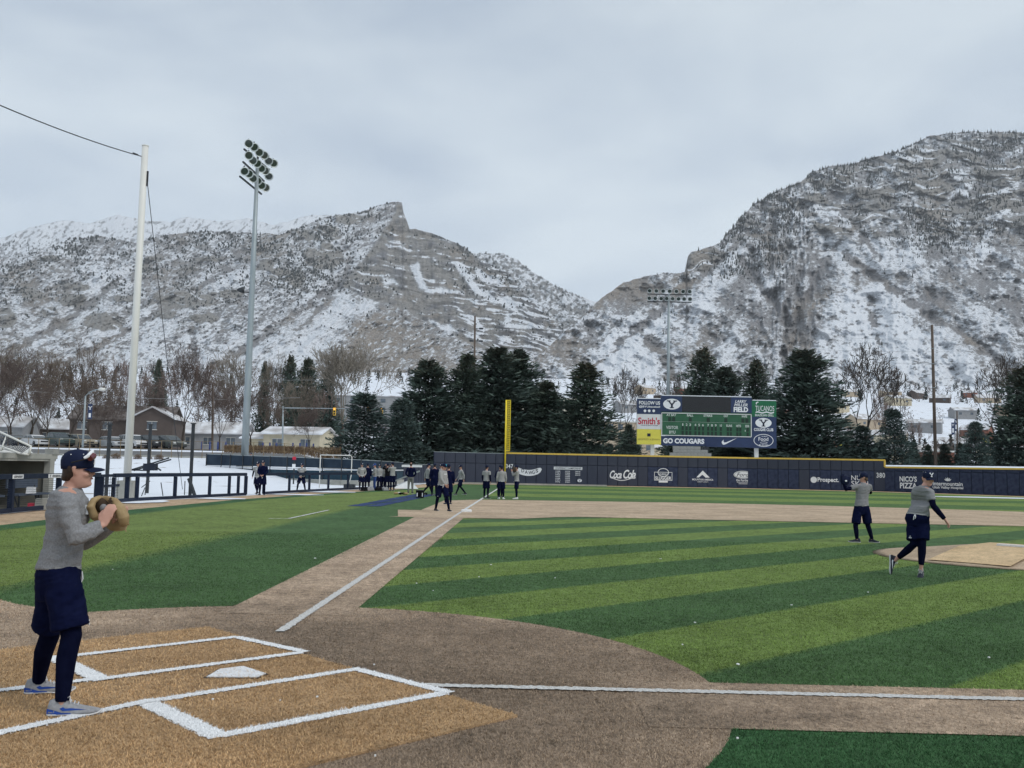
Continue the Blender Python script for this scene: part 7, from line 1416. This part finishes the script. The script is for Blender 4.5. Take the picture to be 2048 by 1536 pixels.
# -- right hand thrower in mid stride
Yp = 16.75; J = dict(head=Q(1856, 958, Yp), neck=Q(1849, 973, Yp), pelvis=Q(1836, 1030, Yp), shL=Q(1858, 983, Yp-.10), shR=Q(1838, 980, Yp+.18), elL=Q(1867, 1012, Yp-.22), wrL=Q(1890, 1039, Yp-.28), elR=Q(1828, 1005, Yp+.36), wrR=Q(1842, 1022, Yp+.40),
    hipL=Q(1845, 1038, Yp-.02), hipR=Q(1828, 1036, Yp+.08), knL=Q(1844, 1086, Yp-.10), anL=Q(1842, 1139, Yp-.05), knR=Q(1828, 1088, Yp-.02), anR=Q(1790, 1121, Yp+.30), look=(.12, -1, -.05), front=(.55, -.8, 0), toeL=(-.45, -.85, -.25), toeR=(-.12, -.25, -.96), up=(.05, -.05, 1), handL=((.5, 0, -.8), (0, -1, 0), (-.6, 0, -.4), 1.1))
J['anL'][2] = .115
pt, PO = person(J, 'thrower in grey tee striding in front of the mound, navy arm swung down', 1.06, .013, 'short', M_heather, fine=1, shoes=(M_shoek, M_shoew), hair=M_hair2, skin_ankle=True, shoe_roll=dict(L=(0, 0, 1), R=(.95, -.2, .2)), wide=1.03, shoe_mark=M_white, shirt_print=False)
# -- second thrower with the glove raised
Yt = 24.75; J = dict(head=Q(1727.5, 956, Yt), neck=Q(1727, 966, Yt), pelvis=Q(1723, 1011, Yt), shL=Q(1716, 972, Yt-.02), shR=Q(1738, 972, Yt-.03), elL=Q(1692, 979, Yt-.1), wrL=Q(1687, 965, Yt-.05), elR=Q(1741, 985, Yt+.25), wrR=Q(1724, 978, Yt+.42),
    hipL=Q(1716, 1017, Yt), hipR=Q(1731, 1017, Yt), knL=Q(1711, 1052, Yt-.05), anL=Q(1714, 1080, Yt-.05), knR=Q(1736, 1052, Yt+.02), anR=Q(1744, 1081, Yt+.05), look=(-.85, .5, 0), front=(-.45, .9, 0), toeL=(-1, .1, 0), toeR=(.5, -.7, 0))
for k in ('anL', 'anR'): J[k][2] = .092
person(J, 'thrower seen from behind with a navy glove raised, standing left of the strider', 1.0, .016, 'short', M_heather, shoes=(M_shoek, M_shoew), hair=M_hair2, shirt_print=False)
m = MB(); go = Q(1690, 961, Yt-.05); m.blob((0, 0, 0), (.13, .07, .13), 12, 8); m.tube([(-.09, -.02, .0), (-.10, -.04, .12), (-.05, -.05, .17)], [.04, .04, .03], 8); m.tube([(.09, -.02, 0), (.11, -.04, .09)], [.04, .03], 8); go_ = shell('fielding_glove', m, M_capn, None, .014, 2); go_.location = tuple(go); tag(go_, 'navy fielding glove raised by the thrower seen from behind', 'baseball glove')
m = MB(); F = Face((0, 0, 0), (1, 0, 0), .0); m.blob((0, -.075, -.01), (.03, .012, .022), 8, 5); mk_ = m.obj('glove_logo', M_white, go_)
# -- walker beside third base
Yw = 37.3; J = dict(head=Q(889, 934, Yw), neck=Q(886, 941, Yw), pelvis=Q(884.5, 970, Yw), shR=Q(881, 944, Yw-.1), shL=Q(890.5, 944, Yw+.1), elR=Q(882.5, 958, Yw-.2), wrR=Q(890, 969, Yw-.22), elL=Q(893, 957, Yw+.2), wrL=Q(895, 969, Yw+.1), hipR=Q(880.5, 974, Yw-.02), hipL=Q(889, 974, Yw+.02), knR=Q(875, 997, Yw), anR=Q(871.5, 1017, Yw+.1), knL=Q(894.5, 997, Yw-.1), anL=Q(898, 1018, Yw-.1), look=(.75, -.65, 0), front=(.7, -.7, 0), toeR=(.6, -.7, 0), toeL=(.6, -.8, 0))
for k in ('anL', 'anR'): J[k][2] = .092
person(J, 'player in light grey long sleeves walking beside third base, legs apart', 1.02, .017, 'long', M_shirt2, logo=M_teal_l, shoes=(M_shoek, M_shoew))
# -- everybody else: poses in body coordinates (x to his left, y forward, z up; metres at 1.83 m)
BASE = dict(head=(0, .03, 1.70), neck=(0, 0, 1.545), pelvis=(0, 0, .98), shL=(.19, 0, 1.47), shR=(-.19, 0, 1.47), elL=(.25, -.02, 1.18), elR=(-.25, -.02, 1.18), wrL=(.24, .06, .93), wrR=(-.24, .06, .93), hipL=(.09, 0, .93), hipR=(-.09, 0, .93), knL=(.11, .02, .50), knR=(-.11, .02, .50), anL=(.12, 0, .088), anR=(-.12, 0, .088))
POSE = {'stand': {}, 'pockets': dict(elL=(.29, -.06, 1.19), elR=(-.29, -.06, 1.19), wrL=(.19, .07, 1.0), wrR=(-.19, .07, 1.0)), 'walk': dict(knL=(.10, .16, .52), anL=(.10, .32, .10), knR=(-.10, -.02, .50), anR=(-.10, -.34, .13), elL=(.24, -.12, 1.20), wrL=(.23, -.12, .95), elR=(-.24, .04, 1.19), wrR=(-.22, .20, .98)),
        'hands_front': dict(elL=(.24, .06, 1.20), elR=(-.24, .06, 1.20), wrL=(.07, .26, 1.05), wrR=(-.07, .26, 1.05)), 'glove_up': dict(elL=(.20, .20, 1.28), elR=(-.20, .20, 1.28), wrL=(.05, .28, 1.50), wrR=(-.05, .26, 1.48)), 'wide': dict(knL=(.20, .06, .50), knR=(-.20, .06, .50), anL=(.27, 0, .088), anR=(-.27, 0, .088), elL=(.26, .05, 1.2), elR=(-.26, .05, 1.2), wrL=(.08, .24, 1.0), wrR=(-.08, .24, 1.0)),
        'bent': dict(head=(0, .28, 1.55), neck=(0, .17, 1.43), shL=(.19, .14, 1.37), shR=(-.19, .14, 1.37), elL=(.23, .26, 1.12), elR=(-.23, .26, 1.12), wrL=(.10, .42, 1.0), wrR=(-.10, .42, 1.0)), 'arms_up': dict(elL=(.30, .10, 1.45), elR=(-.30, .10, 1.45), wrL=(.14, .10, 1.68), wrR=(-.14, .10, 1.68))}
def crew(px, py, Y, hpx, face, pose, label, **kw):
    """px, py = where the feet stand in the photo; face = direction in degrees he faces (0 = to the right, 90 = away, 180 = left, 270 = to the camera)"""
    b = at(px, py, Y); z0 = max(0, kw.pop('z0', 0)); s = hpx/FPX*Y/1.84; s = min(max(s, .90), 1.10); a = math.radians(face); f = np.array([math.cos(a), math.sin(a), 0]); l = np.array([-f[1], f[0], 0]); q = dict(BASE); q.update(POSE[pose])
    J = {k: np.array([b[0], Y, z0])+(l*v[0]+f*v[1])*s+np.array([0, 0, v[2]*s]) for k, v in q.items()}; lk = math.radians(kw.pop('look', face)); J['look'] = (math.cos(lk), math.sin(lk), -.05); J['front'] = f; sp = math.radians(18)
    for s_, k in ((1, 'toeL'), (-1, 'toeR')): J[k] = np.array([math.cos(a+s_*sp), math.sin(a+s_*sp), 0])
    return person(J, label, s, kw.pop('vox', .026), **kw)
GL = 'players standing along the left field line'; GB = 'players gathered in front of the bullpen'
crew(896, 1004, 44.0, 80, 100, 'stand', 'player in dark navy jacket directly behind the grey walker at third base', top='jacket', top_m=M_navyc, group=GL)
crew(921, 988, 58.5, 60, 200, 'walk', 'grey shirted player walking alone between third base walker and the foul line group', group=GL)
crew(972, 994, 53.5, 66, 60, 'stand', 'player with back turned and one dark sleeve, left of the foul line group', group=GL, top='short'); crew(1002.5, 996, 53, 66, 90, 'stand', 'player with back turned in white shoes standing on the left field chalk line', group=GL, shoes=(M_shoew, M_shoew)); crew(999.5, 992, 56.5, 63, 300, 'pockets', 'dark clad player mostly hidden behind the one in white shoes', top='jacket', top_m=M_navyc, group=GL)
crew(1033, 995, 53.5, 67, 175, 'glove_up', 'player holding a brown glove to his face in front of the white sausage sign', group=GL, shoes=(M_shoew, M_shoew))
p_ = at(1029.2, 939.5, 53.2); m = MB(); m.blob((0, 0, 0), (.12, .09, .15), 10, 8); m.tube([(-.07, 0, .05), (-.08, -.02, .18)], [.04, .03], 7); o = shell('brown_glove', m, M_pocket, None, .018, 2); o.location = tuple(p_); tag(o, 'brown glove held up before the face near the sausage sign', 'baseball glove')
crew(820.5, 988, 60.0, 62, 95, 'pockets', 'man in navy hooded jacket and grey trousers seen from behind, hands in pockets', top='jacket', top_m=M_navyc, legs='trousers', leg_m=M_greyp, cap_m=None, group=GL)
crew(855, 990, 57.5, 63, 20, 'walk', 'light shirted player turned to the navy clad one left of third base', cap_back=True, group=GL); crew(868, 990, 56.8, 64, 95, 'stand', 'bulky navy clad player seen from behind left of third base', top='jacket', top_m=M_navyc, group=GL, wide=1.1); crew(881, 988, 60, 60, 250, 'stand', 'grey shirted player hidden behind the walker and the navy clad player', group=GL)
for a in ((722.5, 981, 64.5, 55, 290, 'pockets', 'first grey shirted player from the left in the bullpen group', {}), (734, 980, 65.5, 54, 100, 'stand', 'navy jacketed player with back turned in the bullpen group', dict(top='jacket', top_m=M_navyc)), (749, 978, 66, 53, 200, 'hands_front', 'player with bright blue cap and blue trousers in the bullpen group', dict(cap_m=M_royal, legs='trousers', leg_m=M_royal)),
          (766, 977, 67, 52, 330, 'bent', 'leaning grey shirted player left of the black shirted one', {}), (774, 977, 66.5, 54, 120, 'arms_up', 'black shirted player with raised elbows in the bullpen group', dict(top='jacket', top_m=M_black)), (784.5, 978, 65.5, 57, 130, 'glove_up', 'rightmost pale shirted player of the bullpen group with long sleeves', {}), (758, 976, 69, 50, 270, 'stand', 'half hidden player at the back of the bullpen group', {})): crew(*a[:7], group=GB, **a[7])
crew(602, 987, 58.5, 58, 268, 'wide', 'single player standing wide legged with clasped hands before the rail', top='short', group='players walking along the rail'); crew(513.5, 993, 52.5, 66, 265, 'walk', 'grey shirted player at the left of the walking pair by the floodlight mast', top='short', group='players walking along the rail'); crew(523.5, 995, 51.5, 70, 275, 'hands_front', 'player in open navy jacket at the right of the walking pair', top='jacket', top_m=M_navyc, group='players walking along the rail')
crew(499.5, 960, 93.0, 40, 270, 'stand', 'spectator in grey shirt and cap behind the bullpen fence', group='people inside the bullpen', z0=.75, vox=.04)
# -- things lying on the grass near third base
bk = empty('ball_bucket', (*at(839.5, 999, 52.0)[:2], 0.02), .1, 'black equipment crate with white print on the grass left of third base', 'crate'); m = MB(); m.box((0, 0, .19), (.42, .36, .38), 0, 1.04); m.obj('body', M_black, bk); m = MB(); m.box((0, 0, .40), (.46, .40, .05)); m.obj('lid', M_darksteel, bk); m = MB(); m.box((-.15, -.195, .17), (.05, .02, .2)); m.box((.13, -.195, .17), (.04, .02, .2)); m.obj('print', M_white, bk)
rg2 = np.random.default_rng(4)
for i, (px, py, c, w) in enumerate(((792, 991, M_mitt, 'tan'), (797, 992, M_white, 'white'), (802, 990, M_black, 'black'), (808, 991, M_pocket, 'brown'), (813, 992, M_mitt, 'light tan'), (846, 992, M_mitt, 'yellowish'), (851, 990, M_black, 'dark'))):
    Y = 57.5; p = at(px, py, Y); m = MB(); m.blob((0, 0, .06), (.14, .12, .07), 9, 6); m.tube([(-.08, -.03, .06), (-.15, -.10, .10)], [.04, .03], 6); m.tube([(0, -.06, .07), (.02, -.17, .09)], [.05, .03], 6); m.tube([(.08, -.03, .06), (.15, -.08, .08)], [.04, .03], 6); o = shell('fielding_glove', m, c, None, .022, 1); o.location = (p[0], Y+rg2.normal(0, .2), .02); o.rotation_euler = (0, 0, float(rg2.uniform(0, 6))); tag(o, '%s fielding glove lying on the grass %s' % (w, ('at the left end of the glove pile', 'second from the left in the glove pile', 'in the middle of the glove pile', 'beside the man in grey trousers', 'at the right end of the glove pile', 'just behind the black crate', 'right of the black crate')[i]), 'baseball glove', 'gloves lying on the grass')
for i, (px, py, Y, l) in enumerate(((728, 983, 63.5, 'dark bag under the first players of the bullpen group'), (741, 981, 64.5, 'pale bag lying before the bullpen group'), (757, 980, 64.8, 'black bag in the middle before the bullpen group'), (770, 979, 65.2, 'small grey bag at the right before the bullpen group'))):
    p = at(px, py, Y); m = MB(); m.box((0, 0, .12), (.5, .28, .22), .3*i, .8); m.tube([(-.2, 0, .22), (0, 0, .34), (.2, 0, .22)], .02, 5); o = shell('equipment_bag', m, (M_black, M_shoeg, M_black, M_shoeg)[i], None, .03, 1); o.location = (p[0], Y, .0); tag(o, l, 'bag', 'bags along the rail')
